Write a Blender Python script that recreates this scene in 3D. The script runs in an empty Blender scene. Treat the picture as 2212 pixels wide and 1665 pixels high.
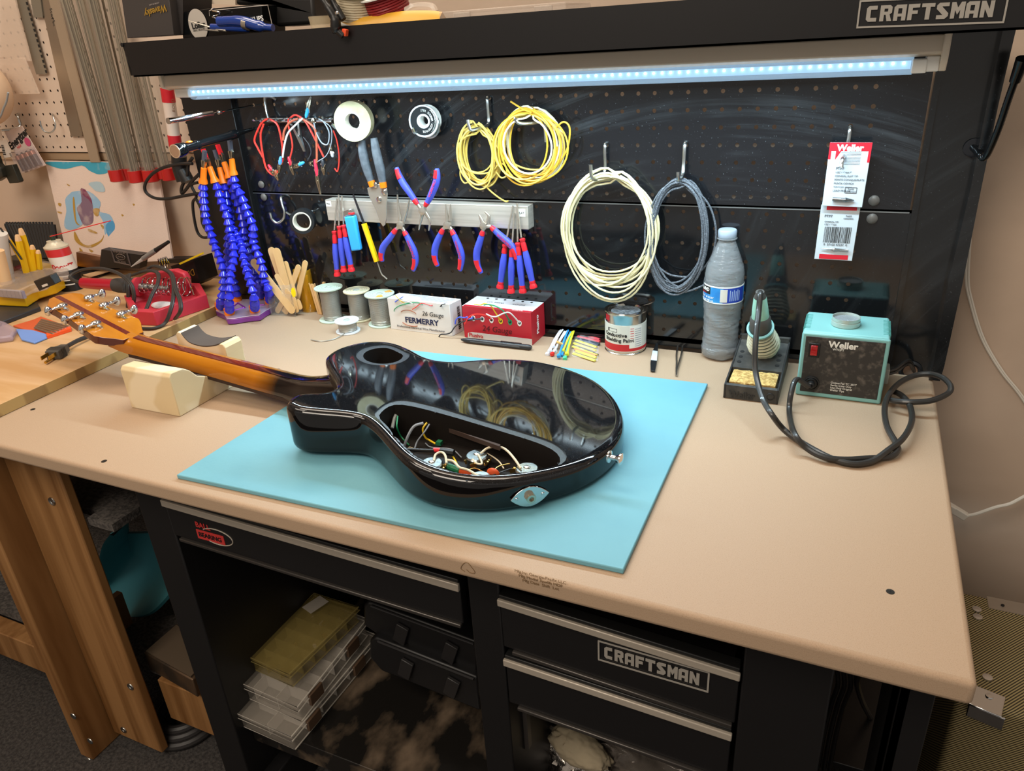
import bpy, bmesh, math, random
from mathutils import Vector as V, Matrix, geometry
random.seed(7)
IN = .0254                     # the scene is laid out in inches; bench top is z = 0, the floor 31 inches below
FL = 31.0
def W(p): return V((p[0]*IN, p[1]*IN, (p[2]+FL)*IN))
S = bpy.context.scene
C = S.collection
# ---------------------------------------------------------------- camera
cam = bpy.data.cameras.new('camera'); co = bpy.data.objects.new('camera', cam); C.objects.link(co)
CR = Matrix(((0.902,0,0),(0,1,0),(0,0,1)))
a_, b_, c_ = 0.447002462, 1.13290435, -0.0638732392
co.matrix_world = Matrix.Translation(W((42.729, -46.760, 3.4318+16.2345))) @ (Matrix.Rotation(a_, 4, 'Z') @ Matrix.Rotation(b_, 4, 'X') @ Matrix.Rotation(c_, 4, 'Z'))
cam.sensor_fit = 'HORIZONTAL'; cam.sensor_width = 36; cam.lens = 1596.389/2212*36
cam.clip_start = .05; S.camera = co
S.view_settings.view_transform = 'Standard'; S.view_settings.look = 'None'; S.view_settings.gamma = 1
S.view_settings.exposure = -0.12
# ---------------------------------------------------------------- light
wd = bpy.data.worlds.new('world'); S.world = wd; wd.use_nodes = True
bg = wd.node_tree.nodes['Background']; bg.inputs[0].default_value = (1, .90, .80, 1); bg.inputs[1].default_value = .45
def area(name, loc, rot, sx, sy, power, col):
    l = bpy.data.lights.new(name, 'AREA'); l.shape = 'RECTANGLE'; l.size = sx*IN; l.size_y = sy*IN; l.energy = power; l.color = col
    o = bpy.data.objects.new(name, l); C.objects.link(o); o.location = W(loc); o.rotation_euler = rot; return o
area('ceiling_light', (14, -74, 64), (math.radians(32), 0, 0), 48, 30, 34, (1, .88, .74))
area('ceiling_light', (-20, -34, 70), (math.radians(5), 0, 0), 30, 20, 8, (1, .88, .74))
area('ceiling_light', (10, -3, 72), (0, 0, 0), 60, 16, 22, (1, .88, .74))
area('tube_light', (21.9, -5.2, 16.85), (math.radians(-4), 0, 0), 44, .7, 8, (.66, .88, 1))
# ---------------------------------------------------------------- materials
def lin(c):
    if isinstance(c, str): c = tuple(int(c[i:i+2], 16)/255 for i in (0, 2, 4))
    return tuple((x/12.92 if x <= .04045 else ((x+.055)/1.055)**2.4) for x in c[:3])+(1,)
MATS = {}
def M(name, col, rough=.5, metal=0, col2=None, scale=8, stretch=(1,1,1), bump=0, bscale=60, coat=0, trans=0, alpha=1, ior=1.45, emit=0, detail=4, lo=.4, hi=.6, rvar=0, spec=.5, kind='noise', sheen=0):
    if name in MATS: return MATS[name]
    m = bpy.data.materials.new(name); m.use_nodes = True; nt = m.node_tree; b = nt.nodes['Principled BSDF']
    b.inputs['Base Color'].default_value = lin(col); b.inputs['Roughness'].default_value = rough; b.inputs['Metallic'].default_value = metal
    b.inputs['Coat Weight'].default_value = coat; b.inputs['Coat Roughness'].default_value = .03
    b.inputs['Transmission Weight'].default_value = trans; b.inputs['Alpha'].default_value = alpha; b.inputs['IOR'].default_value = ior
    b.inputs['Specular IOR Level'].default_value = spec
    if emit: b.inputs['Emission Color'].default_value = lin(col); b.inputs['Emission Strength'].default_value = emit
    tc = nt.nodes.new('ShaderNodeTexCoord'); mp = nt.nodes.new('ShaderNodeMapping'); nt.links.new(tc.outputs['Object'], mp.inputs[0])
    mp.inputs['Scale'].default_value = stretch
    if col2 is not None:
        if kind == 'wave':
            n = nt.nodes.new('ShaderNodeTexWave'); n.inputs['Scale'].default_value = scale; n.inputs['Distortion'].default_value = 7; n.inputs['Detail'].default_value = 2; n.inputs['Detail Scale'].default_value = .8
        else:
            n = nt.nodes.new('ShaderNodeTexNoise'); n.inputs['Scale'].default_value = scale; n.inputs['Detail'].default_value = detail
        r = nt.nodes.new('ShaderNodeValToRGB'); r.color_ramp.elements[0].position = lo; r.color_ramp.elements[1].position = hi
        r.color_ramp.elements[0].color = lin(col); r.color_ramp.elements[1].color = lin(col2)
        nt.links.new(mp.outputs[0], n.inputs['Vector']); nt.links.new(n.outputs[0], r.inputs[0]); nt.links.new(r.outputs[0], b.inputs['Base Color'])
        if rvar:
            mr = nt.nodes.new('ShaderNodeMapRange'); mr.inputs[3].default_value = rough; mr.inputs[4].default_value = rough+rvar; mr.inputs[1].default_value = lo; mr.inputs[2].default_value = hi
            nt.links.new(n.outputs[0], mr.inputs[0]); nt.links.new(mr.outputs[0], b.inputs['Roughness'])
    if bump:
        n2 = nt.nodes.new('ShaderNodeTexNoise'); n2.inputs['Scale'].default_value = bscale; n2.inputs['Detail'].default_value = 3
        bp = nt.nodes.new('ShaderNodeBump'); bp.inputs['Strength'].default_value = bump; bp.inputs['Distance'].default_value = .002
        nt.links.new(mp.outputs[0], n2.inputs['Vector']); nt.links.new(n2.outputs[0], bp.inputs['Height']); nt.links.new(bp.outputs[0], b.inputs['Normal'])
    MATS[name] = m; return m
def G(name, col=(1,1,1), rough=.02, ior=1.45, alpha=None):        # clear plastic or glass
    return M(name, col, rough, trans=1, ior=ior)
def clearfilm(name, col, a, rough=.12):
    return M(name, col, rough, alpha=a)
# ---------------------------------------------------------------- mesh helpers (coordinates in inches)
ORG = {}
def spl(pts, n=6, closed=False):
    P = [V(p) for p in pts]; out = []; L = len(P)
    for i in range(L if closed else L-1):
        p0 = P[(i-1) % L] if closed or i else P[0]*2-P[1]; p1 = P[i]; p2 = P[(i+1) % L]
        p3 = P[(i+2) % L] if closed or i+2 < L else P[-1]*2-P[-2]
        for k in range(n):
            t = k/n; out.append(.5*((2*p1)+(p2-p0)*t+(2*p0-5*p1+4*p2-p3)*t*t+(3*p1-p0-3*p2+p3)*t**3))
    if not closed: out.append(P[-1])
    return out
def frame(d):
    d = V(d).normalized(); u = V((0,0,1)) if abs(d.z) < .9 else V((1,0,0)); x = d.cross(u).normalized(); return x, d.cross(x).normalized()
class MB:
    def __init__(s): s.v = []; s.f = []; s.m = []; s.mi = 0
    def add(s, vs, fs):
        b = len(s.v); s.v += [V(v) for v in vs]; s.f += [tuple(b+i for i in f) for f in fs]; s.m += [s.mi]*len(fs); return s
    def box(s, a, b):
        x0,y0,z0 = a; x1,y1,z1 = b
        return s.add([(x0,y0,z0),(x1,y0,z0),(x1,y1,z0),(x0,y1,z0),(x0,y0,z1),(x1,y0,z1),(x1,y1,z1),(x0,y1,z1)], [(0,3,2,1),(4,5,6,7),(0,1,5,4),(1,2,6,5),(2,3,7,6),(3,0,4,7)])
    def obox(s, c, size, ax=(1,0,0), ay=(0,1,0), az=None):
        ax = V(ax).normalized(); ay = V(ay); ay = (ay-ax*ay.dot(ax)).normalized(); az = ax.cross(ay)
        c = V(c); h = [k/2 for k in size]
        vs = [c+ax*(sx*h[0])+ay*(sy*h[1])+az*(sz*h[2]) for sz in (-1,1) for sx,sy in ((-1,-1),(1,-1),(1,1),(-1,1))]
        return s.add(vs, [(0,3,2,1),(4,5,6,7),(0,1,5,4),(1,2,6,5),(2,3,7,6),(3,0,4,7)])
    def loft(s, rings, cap=True, closed=False):
        n = len(rings[0]); vs = [p for r in rings for p in r]; fs = []
        R = len(rings)
        for i in range(R if closed else R-1):
            for k in range(n):
                a = i*n+k; b = i*n+(k+1) % n; c = ((i+1) % R)*n+(k+1) % n; d = ((i+1) % R)*n+k; fs.append((a,b,c,d))
        if cap and not closed: fs += [tuple(range(n-1,-1,-1)), tuple(range((R-1)*n, R*n))]
        return s.add(vs, fs)
    def tube(s, pts, r, n=8, closed=False, cap=True, flat=1):
        P = [V(p) for p in pts]; L = len(P); rings = []
        d0 = (P[1]-P[0]).normalized(); x, y = frame(d0)
        for i in range(L):
            if closed: d = (P[(i+1) % L]-P[i-1])
            else: d = P[min(i+1, L-1)]-P[max(i-1, 0)]
            if d.length < 1e-9: d = d0.copy()
            d.normalize(); x = (x-d*x.dot(d))
            if x.length < 1e-6: x = frame(d)[0]
            x.normalize(); y = d.cross(x); rr = r[i] if isinstance(r, (list, tuple)) else r
            rings.append([P[i]+x*(rr*math.cos(t*2*math.pi/n))+y*(rr*flat*math.sin(t*2*math.pi/n)) for t in range(n)])
        return s.loft(rings, cap, closed)
    def cyl(s, p0, p1, r0, r1=None, n=24, cap=True):
        r1 = r0 if r1 is None else r1; return s.tube([p0, p1], [r0, r1], n, cap=cap)
    def lathe(s, prof, org=(0,0,0), axis=(0,0,1), n=32, sx=1, sy=1):
        ax = V(axis).normalized(); x, y = frame(ax)
        if abs(ax.z) > .99: x = V((1,0,0)); y = ax.cross(x)
        o = V(org); rings = [[o+ax*h+x*(r*sx*math.cos(t*2*math.pi/n))+y*(r*sy*math.sin(t*2*math.pi/n)) for t in range(n)] for r, h in prof]
        return s.loft(rings, prof[0] != prof[-1])
    def prism(s, pts, d):
        P = [V(p) for p in pts]; d = V(d); n = len(P)
        return s.add(P+[p+d for p in P], [tuple(range(n-1,-1,-1)), tuple(range(n, 2*n))]+[(i,(i+1) % n, n+(i+1) % n, n+i) for i in range(n)])
    def ball(s, c, r, n=12, m=8):
        rx, ry, rz = (r,r,r) if not isinstance(r, (tuple, list)) else r; c = V(c)
        rings = [[c+V((rx*math.sin(p)*math.cos(t*2*math.pi/n), ry*math.sin(p)*math.sin(t*2*math.pi/n), -rz*math.cos(p))) for t in range(n)] for p in [max(.02, min(math.pi-.02, i*math.pi/m)) for i in range(m+1)]]
        return s.loft(rings)
    def quad(s, *p): return s.add(p, [tuple(range(len(p)))])
    def holed(s, outer, holes):                # flat face with holes
        polys = [[V(p) for p in outer]]+[[V(p) for p in h] for h in holes]
        tris = geometry.tessellate_polygon(polys); flat = [p for q in polys for p in q]
        return s.add(flat, [tuple(t) for t in tris])
    def xf(s, mat):
        s.v = [mat @ v for v in s.v]; return s
    def build(s, name, mat, parent=None, org=None, smooth=35, bevel=0, seg=2, merge=False, sub=0, solid=0):
        if parent is not None: org = ORG[parent]
        elif org is None:
            xs = [v.x for v in s.v]; ys = [v.y for v in s.v]; org = ((min(xs)+max(xs))/2, (min(ys)+max(ys))/2, min(v.z for v in s.v))
        org = V(org); me = bpy.data.meshes.new(name); me.from_pydata([(v-org)*IN for v in s.v], [], s.f)
        for m in (mat if isinstance(mat, (list, tuple)) else [mat]): me.materials.append(m)
        for p, i in zip(me.polygons, s.m): p.material_index = i
        bm = bmesh.new(); bm.from_mesh(me)
        if merge: bmesh.ops.remove_doubles(bm, verts=bm.verts, dist=.0002)
        bmesh.ops.recalc_face_normals(bm, faces=bm.faces); bm.to_mesh(me); bm.free()
        me.polygons.foreach_set('use_smooth', [True]*len(me.polygons)); me.set_sharp_from_angle(angle=math.radians(smooth))
        o = bpy.data.objects.new(name, me); C.objects.link(o)
        if parent is not None: o.parent = parent
        else: o.location = W(org)
        ORG[o] = tuple(org)
        if bevel:
            b = o.modifiers.new('bevel', 'BEVEL'); b.width = bevel*IN; b.segments = seg; b.limit_method = 'ANGLE'; b.angle_limit = math.radians(40); b.harden_normals = False
        if solid:
            b = o.modifiers.new('solid', 'SOLIDIFY'); b.thickness = solid*IN; b.offset = 0
        if sub: b = o.modifiers.new('sub', 'SUBSURF'); b.levels = b.render_levels = sub
        return o
def tag(o, label=None, cat=None, group=None, kind=None):
    if label: o['label'] = label
    if cat: o['category'] = cat
    if group: o['group'] = group
    if kind: o['kind'] = kind
    return o
def thing(name, label, cat, org, group=None):
    o = bpy.data.objects.new(name, None); C.objects.link(o); o.location = W(org) if org != (0,0,0) else (0,0,0); o.empty_display_size = .02
    ORG[o] = tuple(org); return tag(o, label, cat, group)
def sub(o, parent): o.parent = parent; return o
def struct(o): o['kind'] = 'structure'; return o
def kids(o): return [c for c in bpy.data.objects if c.parent == o]
def copy_tree(o, parent=None):
    c = o.copy(); C.objects.link(c)
    if parent is not None: c.parent = parent
    for ch in kids(o): copy_tree(ch, c)
    return c
def place(o, pos, ux=None, uy=None, uz=None, s=1):     # sets a thing's pose from axis vectors
    ux = V(ux or (1,0,0)).normalized()
    if uy is None: uy = V(uz).cross(ux) if uz else V((0,1,0))
    uy = V(uy); uy = (uy-ux*uy.dot(ux)).normalized(); uz = ux.cross(uy)
    R = Matrix((ux, uy, uz)).transposed().to_4x4(); o.matrix_world = Matrix.Translation(W(pos)) @ R @ Matrix.Scale(s, 4); return o
def text(s, size, mat, parent, pos, ux=(1,0,0), uy=(0,0,1), name='lettering', align='CENTER', bold=0, shear=0, ext=.004, sx=1, kind='CENTER'):
    cu = bpy.data.curves.new('t', 'FONT'); cu.body = s; cu.size = size; cu.align_x = align; cu.align_y = kind; cu.extrude = ext; cu.offset = bold; cu.shear = shear; cu.resolution_u = 3; cu.space_line = 1.0
    t = bpy.data.objects.new('t', cu); me = bpy.data.meshes.new_from_object(t); me.name = name
    bpy.data.objects.remove(t); bpy.data.curves.remove(cu)
    ux = V(ux).normalized(); uy = V(uy); uy = (uy-ux*uy.dot(ux)).normalized(); uz = ux.cross(uy)
    org = V(ORG[parent]); p = V(pos)
    for v in me.vertices: v.co = (p+ux*v.co.x*sx+uy*v.co.y+uz*v.co.z-org)*IN
    me.materials.clear(); me.materials.append(mat)
    o = bpy.data.objects.new(name, me); C.objects.link(o); o.parent = parent; ORG[o] = tuple(org); return o
def dusty(name, base, dust, rough, cx, cz, amt=.8, lo=.5, hi=.85, spec=.6):
    "glossy black steel with wiped arcs and specks of dust"
    m = bpy.data.materials.new(name); m.use_nodes = True; nt = m.node_tree; b = nt.nodes['Principled BSDF']; N = nt.nodes.new; L = nt.links.new
    tc = N('ShaderNodeTexCoord'); s = N('ShaderNodeVectorMath'); s.operation = 'SUBTRACT'; s.inputs[1].default_value = (cx*IN, 0, cz*IN); L(tc.outputs['Object'], s.inputs[0])
    ln = N('ShaderNodeVectorMath'); ln.operation = 'LENGTH'; L(s.outputs[0], ln.inputs[0]); sp = N('ShaderNodeSeparateXYZ'); L(s.outputs[0], sp.inputs[0])
    at = N('ShaderNodeMath'); at.operation = 'ARCTAN2'; L(sp.outputs[2], at.inputs[0]); L(sp.outputs[0], at.inputs[1])
    r = N('ShaderNodeMath'); r.operation = 'MULTIPLY'; r.inputs[1].default_value = 38; L(ln.outputs['Value'], r.inputs[0])
    cb = N('ShaderNodeCombineXYZ'); L(r.outputs[0], cb.inputs[0]); L(at.outputs[0], cb.inputs[1])
    n = N('ShaderNodeTexNoise'); n.inputs['Scale'].default_value = 1.0; n.inputs['Detail'].default_value = 12; n.inputs['Roughness'].default_value = .7; L(cb.outputs[0], n.inputs['Vector'])
    n2 = N('ShaderNodeTexNoise'); n2.inputs['Scale'].default_value = 5; n2.inputs['Detail'].default_value = 3; L(tc.outputs['Object'], n2.inputs['Vector'])
    mu = N('ShaderNodeMath'); mu.operation = 'MULTIPLY'; mr = N('ShaderNodeMapRange'); mr.inputs[1].default_value = lo; mr.inputs[2].default_value = hi; L(n.outputs[0], mr.inputs[0])
    m2 = N('ShaderNodeMapRange'); m2.inputs[1].default_value = .35; m2.inputs[2].default_value = .65; L(n2.outputs[0], m2.inputs[0]); L(mr.outputs[0], mu.inputs[0]); L(m2.outputs[0], mu.inputs[1])
    n3 = N('ShaderNodeTexNoise'); n3.inputs['Scale'].default_value = 420; n3.inputs['Detail'].default_value = 1; L(tc.outputs['Object'], n3.inputs['Vector']); m3 = N('ShaderNodeMapRange'); m3.inputs[1].default_value = .7; m3.inputs[2].default_value = .78; L(n3.outputs[0], m3.inputs[0])
    ad = N('ShaderNodeMath'); ad.operation = 'ADD'; ad.use_clamp = True; L(mu.outputs[0], ad.inputs[0]); L(m3.outputs[0], ad.inputs[1])
    am = N('ShaderNodeMath'); am.operation = 'MULTIPLY'; am.inputs[1].default_value = amt; L(ad.outputs[0], am.inputs[0])
    mx = N('ShaderNodeMix'); mx.data_type = 'RGBA'; mx.inputs[6].default_value = lin(base); mx.inputs[7].default_value = lin(dust); L(am.outputs[0], mx.inputs[0]); L(mx.outputs[2], b.inputs['Base Color'])
    rr = N('ShaderNodeMapRange'); rr.inputs[3].default_value = rough; rr.inputs[4].default_value = rough+.35; L(am.outputs[0], rr.inputs[0]); L(rr.outputs[0], b.inputs['Roughness']); b.inputs['Specular IOR Level'].default_value = spec
    return m
# common materials
BLK = M('black_steel', '15161a', .16, col2='26292d', scale=14, detail=8, lo=.45, hi=.75, rvar=.2, spec=.6)
BLKP = M('black_plastic', '161616', .4)
RUB = M('black_rubber', '1b1b1c', .55)
CHR = M('chrome', 'd8d8d8', .08, 1)
STL = M('brushed_steel', 'a9a9a6', .3, 1, bump=.15, bscale=120, stretch=(1,1,12))
ZINC = M('zinc_wire', 'bfc4c4', .28, 1)
WHT = M('white_plastic', 'e8e8e2', .4)
INK = M('black_ink', '1a1a1a', .7)
WINK = M('white_ink', 'e6e6e0', .6)
RED = M('red_plastic', 'd8242c', .35)
BLUE = M('blue_grip', '4450c4', .45)
ORANGE = M('orange_plastic', 'f07814', .35)
YEL = M('yellow_plastic', 'f0c818', .35)
PINE = M('pine_wood', 'd9b988', .6, col2='c69f68', scale=14, stretch=(1,1,.15))
CLEAR = clearfilm('clear_plastic', 'dfe6e6', .22, .08)
CARD = M('cardboard', 'b08a5c', .8)

# ---------------------------------------------------------------- the room
WALLM = M('painted_plaster', 'c6b19e', .75, col2='c0aa96', scale=3, bump=.35, bscale=28)
struct(MB().box((-75,3.2,-FL), (110,3.7,75)).build('wall_back', WALLM))
CARP = M('dark_carpet', '2a2726', .95, col2='4c4845', scale=160, detail=6, lo=.35, hi=.7, bump=1, bscale=300)
struct(MB().box((-75,-110,-FL-.5), (110,3.2,-FL)).build('floor', CARP))
struct(MB().box((-75,-110,76), (110,3.7,76.5)).build('ceiling', M('ceiling_white', 'd8d0c4', .9)))
struct(MB().box((-75.5,-110,-FL), (-75,3.7,76)).build('wall_left', WALLM))
struct(MB().box((49,2.7,-FL), (110,3.2,-FL+4)).build('baseboard_back', M('base_white', 'c9c3b8', .5), bevel=.1))
# ---------------------------------------------------------------- workbench
MDF = M('mdf', 'ab9279', .6, col2='997e63', scale=1100, detail=3, lo=.5, hi=.8, bump=.1, bscale=500)
wt = thing('worktop', 'wide fibreboard worktop with rounded front edge, under the guitar and blue mat', 'worktop', (20,-12.6,-1))
MB().box((-24,-25.2,-1), (48.32,-.35,0)).build('slab', MDF, wt, bevel=.22, seg=4)
SCRM = M('dark_screw', '4a4640', .35, .9)
HOLE = M('dark_hole', '2c241c', .9)
for q in ((45.8,-21.38,0), (7.93,-11.28,0), (-3.55,-21.24,0), (6.95,-24.44,0)):
    x, y, z = q
    s_ = MB().cyl((x,y,-.05), (x,y,.012), .17, .15, 16); s_.mi = 1
    s_.box((x-.1,y-.02,.008), (x+.1,y+.02,.016)); s_.box((x-.02,y-.1,.008), (x+.02,y+.1,.016)); s_.build('screw', [SCRM, INK], wt)
# stamped printing on the front edge
pr = M('edge_stamp', '7a5f40', .8)
text('Mfg by: Georgia-Pacific LLC\nMfg Model 3aw0ft MDF\nMfg Date  Shift  Lot', .2, pr, wt, (33.1,-25.215,-.12), (1,0,0), (0,0,1), name='printing', align='CENTER')
tr = MB().tube(spl([(29.62,-25.215,-.62),(29.45,-25.215,-.5),(29.62,-25.215,-.2),(29.8,-25.215,-.12),(29.98,-25.215,-.3),(30.12,-25.215,-.55),(29.9,-25.215,-.62),(29.72,-25.215,-.5)],5), .014, 5)
tr.build('printing', pr, wt)

# butcher table on the left
WOODT = M('birch_plywood', 'c9a47a', .5, col2='be9565', scale=9, stretch=(.5,4,1), detail=6)
PLY = M('plywood_edge', 'a98a55', .6, col2='8e6f42', scale=16, kind='wave', stretch=(1,1,.4))
lt = thing('side_table', 'warm wooden side table running back along the wall, left of the bench', 'table', (-24,-10,-FL))
tm = MB().prism([(-60,-24,.02),(-4.5,-24,.02),(-5.0,-8,.02),(-5.3,3.1,.02),(-60,3.1,.02)], (0,0,.78)); tm.m[3] = tm.m[4] = 1
tm.build('table_top', [WOODT, PLY], lt, bevel=.03)
FIR = M('fir_lumber', '9a6f42', .6, col2='70481f', scale=26, stretch=(1.6,.8,.07), detail=5, lo=.38, hi=.68)
def leg_board(a, b): MB().box(a, b).build('leg', FIR, lt, bevel=.12, seg=2)
lb = MB().box((-7.55,-22,-FL+.8), (-2.05,-21.3,-1.02)).build('leg', FIR, lt, bevel=.12)
lb = MB().box((-9.1,-24.2,-FL), (-7.6,-20.6,-1.02)).build('leg', FIR, lt, bevel=.12)
MB().box((-60,-21.6,-FL+4.2), (-9.1,-20.1,-FL+7.2)).build('rail', FIR, lt, bevel=.08)
MB().box((-2.1,-20.4,-FL+3), (6,-18.9,-FL+7.2)).build('rail', FIR, lt, bevel=.08)
CSH = M('carpet_grey', '5d5752', .95, col2='3e3a37', scale=140, detail=5, bump=.8, bscale=240)
MB().box((-60,-20,-FL+7.2), (4,3,-FL+7.9)).build('lower_shelf', CSH, lt)
MB().box((-60,-20.4,-8.6), (.4,3,-8)).box((-2,-21.25,-8.6), (.4,-20.4,-8)).build('middle_shelf', CSH, lt)
for p in ((-3.83,-22.02,-6.59), (-2.9,-22.02,-23.23), (-5.64,-22.02,-32.29), (-6.03,-22.02,-29.25)):
    x, y, z = p; MB().lathe([(.32,0),(.30,.05),(.18,.02),(.16,-.02)], (x,y,z), (0,-1,0), 16).build('bolt', STL, lt)
for p in ((-7.64,-24.22,-25.97), (-6.79,-24.22,-28.36), (-8.14,-24.22,-31.19)):
    x, y, z = p; MB().lathe([(.3,0),(.28,.05),(.16,.02)], (x+.0,y,z), (0,-1,0), 14).build('bolt', STL, lt)

# steel frame under the bench
FRM = M('frame_black', '151415', .4)
fr = thing('steel_bench', 'black steel bench frame with leg panels and a scratched lower shelf', 'bench frame', (25,-12,-FL))
MB().box((6.45,-23,-27.5), (8.9,-1,-1.02)).build('leg_panel', FRM, fr, bevel=.08)
MB().box((28.35,-23,-FL), (30.0,-1,-1.02)).build('leg_panel', FRM, fr, bevel=.08)
MB().box((40.95,-23,-FL), (44.3,-1,-1.02)).build('leg_panel', FRM, fr, bevel=.08)
MB().box((46.6,-22.6,-FL), (47.8,-21,-1.02)).box((46.6,-22.6,-FL), (47.0,-18,-1.02)).build('corner_post', FRM, fr, bevel=.05)
MB().box((46.6,-3,-FL), (47.8,-1.5,-1.02)).build('corner_post', FRM, fr, bevel=.05)
SHB = M('scratched_black_shelf', '1b1917', .25, col2='6e5d4b', scale=16, detail=12, lo=.5, hi=.7, rvar=.4, stretch=(1,.6,1))
MB().box((8.9,-21.6,-22.8), (28.35,-1,-22.2)).box((8.9,-21.8,-24), (28.35,-21.5,-22.2)).build('lower_shelf', SHB, fr, bevel=.05)
MB().box((8.9,-1.6,-22.2), (28.35,-1.1,-1.05)).box((30,-1.6,-FL+1), (40.95,-1.1,-1.05)).build('back_panel', FRM, fr)
MB().box((7.2,-22,-FL), (10,-18,-27.2)).build('foot', FRM, fr, bevel=.1); MB().box((26,-22,-FL), (28.3,-18,-22.8)).build('foot', FRM, fr, bevel=.1)
MB().box((44.3,-18,-14), (47.8,-3,-13.6)).build('side_shelf', FRM, fr, bevel=.05)

ALU = M('drawer_pull_aluminium', 'b0a698', .38, .25, bump=.1, bscale=300, stretch=(.02,1,8))
def drawer(name, label, x0, x1, zt, h, open_, sl, pull=.42):
    t = thing(name, label, 'drawer', ((x0+x1)/2,-23-open_,zt-h))
    y = -23-open_
    def z(x, dz): return zt+dz+sl*(x-x0)
    def bar(a, b, c, d, ya, yb): # front bar sloping slightly with the sagging slide
        m = MB().add([(a,ya,z(a,c)),(b,ya,z(b,c)),(b,yb,z(b,c)),(a,yb,z(a,c)),(a,ya,z(a,d)),(b,ya,z(b,d)),(b,yb,z(b,d)),(a,yb,z(a,d))], [(0,3,2,1),(4,5,6,7),(0,1,5,4),(1,2,6,5),(2,3,7,6),(3,0,4,7)]); return m
    bar(x0, x1, -h, 0, y, y+.6).build('drawer_front', FRM, t, bevel=.06)
    d = bar(x0+.4, x1-.4, -h+.3, -.9, y+.6, y+14); d.build('drawer_box', FRM, t)
    bar(x0-.05, x1+.05, -pull, .03, y-.22, y-.02).build('pull', ALU, t, bevel=.05)
    bar(x0, x1, .03, .25, y-.1, y+.5).build('pull_lip', BLKP, t, bevel=.05)
    bar(x0+.5, x1-.1, -h-.22, -h, y-.16, y+.1).build('bottom_rail', M('rail_sheen','4a4643',.3,.6), t, bevel=.05)
    return t, y, z
d1, y1, z1 = drawer('drawer', 'black wide drawer with BALL BEARING badge above the clear organizers', 8.8, 27.9, -2.95, 2.55, 0, -.028, .42)
bg_ = M('badge_red', 'b83330', .5)
n_ = (10.81,-23.03,-4.24)
text('BALL', .5, bg_, d1, (n_[0]+.62,-23.03,n_[2]+.02), (1,0,-.03), (0,0,1), name='badge_lettering', bold=.012)
b_ = MB().box((n_[0],-23.03,n_[2]-.95), (n_[0]+2.05,-23.0,n_[2]-.33)); b_.build('badge', bg_, d1)
text('BEARING', .42, FRM, d1, (n_[0]+1.0,-23.045,n_[2]-.64), (1,0,-.02), (0,0,1), name='badge_lettering', bold=.012)
cx_, cz_ = n_[0]+1.55, n_[2]-.5
MB().tube([(cx_+1.15*math.cos(a*math.pi/20), -23.02, cz_+.52*math.sin(a*math.pi/20)) for a in range(-14, 17)], .035, 6).build('badge_swoosh', ALU, d1)
d2, y2, z2 = drawer('drawer', 'upper right drawer lettered CRAFTSMAN, slightly open', 30.0, 40.85, -3.75, 3.0, 0, -.055, .36)
d3, y3, z3 = drawer('drawer', 'lower right plain black drawer with ribbed pull', 30.05, 40.75, -7.45, 3.0, 0, -.04, .38)
LOGO = M('logo_silver', 'a9a39a', .45, .3)
def logo(parent, x0, x1, zlo, zhi, y, sl=0, m=LOGO, reg=True):
    dx = x1-x0; dz = zhi-zlo; t = .07*dz
    ux = V((1,0,sl)).normalized(); P = lambda u, v: (x0+u*dx, y, zlo+v*dz+sl*u*dx)
    f = MB()
    for a, b in (((0,0),(1,0)), ((1,0),(1,1)), ((1,1),(0,1)), ((0,1),(0,0))):
        pa, pb = V(P(*a)), V(P(*b)); d = (pb-pa).normalized()
        f.obox((pa+pb)/2, ((pb-pa).length-(t if abs(d.x) < .5 else -t*.9), .03, t), d, (0,1,0))
    f.build('logo_frame', m, parent)
    # angular capitals drawn as polygons on a 5 x 7 grid
    L = {'C': [[(0,1),(1,0),(4.4,0),(4.4,1.7),(1.8,1.7),(1.8,5.3),(4.4,5.3),(4.4,7),(1,7),(0,6)]],
     'R': [[(0,0),(1.7,0),(1.7,7),(0,7)], [(1.7,7),(1.7,5.5),(3.2,5.5),(3.2,4.2),(1.7,4.2),(1.7,2.8),(2.4,2.8),(3.1,0),(5,0),(4,3),(4.9,3.6),(4.9,6.2),(4,7)]],
     'A': [[(0,0),(1.7,0),(1.7,5.4),(3.3,5.4),(3.3,0),(5,0),(5,7),(1,7),(0,6)], [(1.7,1.8),(3.3,1.8),(3.3,3.1),(1.7,3.1)]],
     'F': [[(0,0),(1.8,0),(1.8,7),(0,7)], [(1.8,7),(1.8,5.4),(4.6,5.4),(4.6,7)], [(1.8,4.2),(1.8,2.7),(4,2.7),(4,4.2)]],
     'T': [[(-.3,7),(-.3,5.4),(1.4,5.4),(1.4,0),(3.2,0),(3.2,5.4),(4.9,5.4),(4.9,7)]],
     'S': [[(.2,0),(3.6,0),(4.8,1.2),(4.8,2.4),(2,5.4),(4.8,5.4),(4.8,7),(1,7),(0,6),(0,4.4),(2.6,1.7),(.2,1.7)]],
     'M': [[(0,0),(1.6,0),(1.6,3.6),(2.6,1.6),(3.6,3.6),(3.6,0),(5.3,0),(5.3,7),(3.7,7),(2.6,4.6),(1.6,7),(0,7)]],
     'N': [[(0,0),(1.6,0),(1.6,3.6),(3.4,0),(5,0),(5,7),(3.4,7),(3.4,3.4),(1.6,7),(0,7)]]}
    n = MB(); w = .88*dx/9; x = .055
    for i, ch in enumerate('CRAFTSMAN'):
        for pl in L[ch]:
            q = [P(x+(i*w+px/5.7*w)/dx, .2+py/7*.6) for px, py in pl]
            n.prism([(a,b-.015,c) for a,b,c in q], (0,.03,0))
    n.build('logo_lettering', m, parent)
q_ = [(34.79,-23.04,-5.78),(34.8,-23.04,-4.66),(39.64,-23.04,-5.87),(39.62,-23.04,-4.75)]
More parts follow.
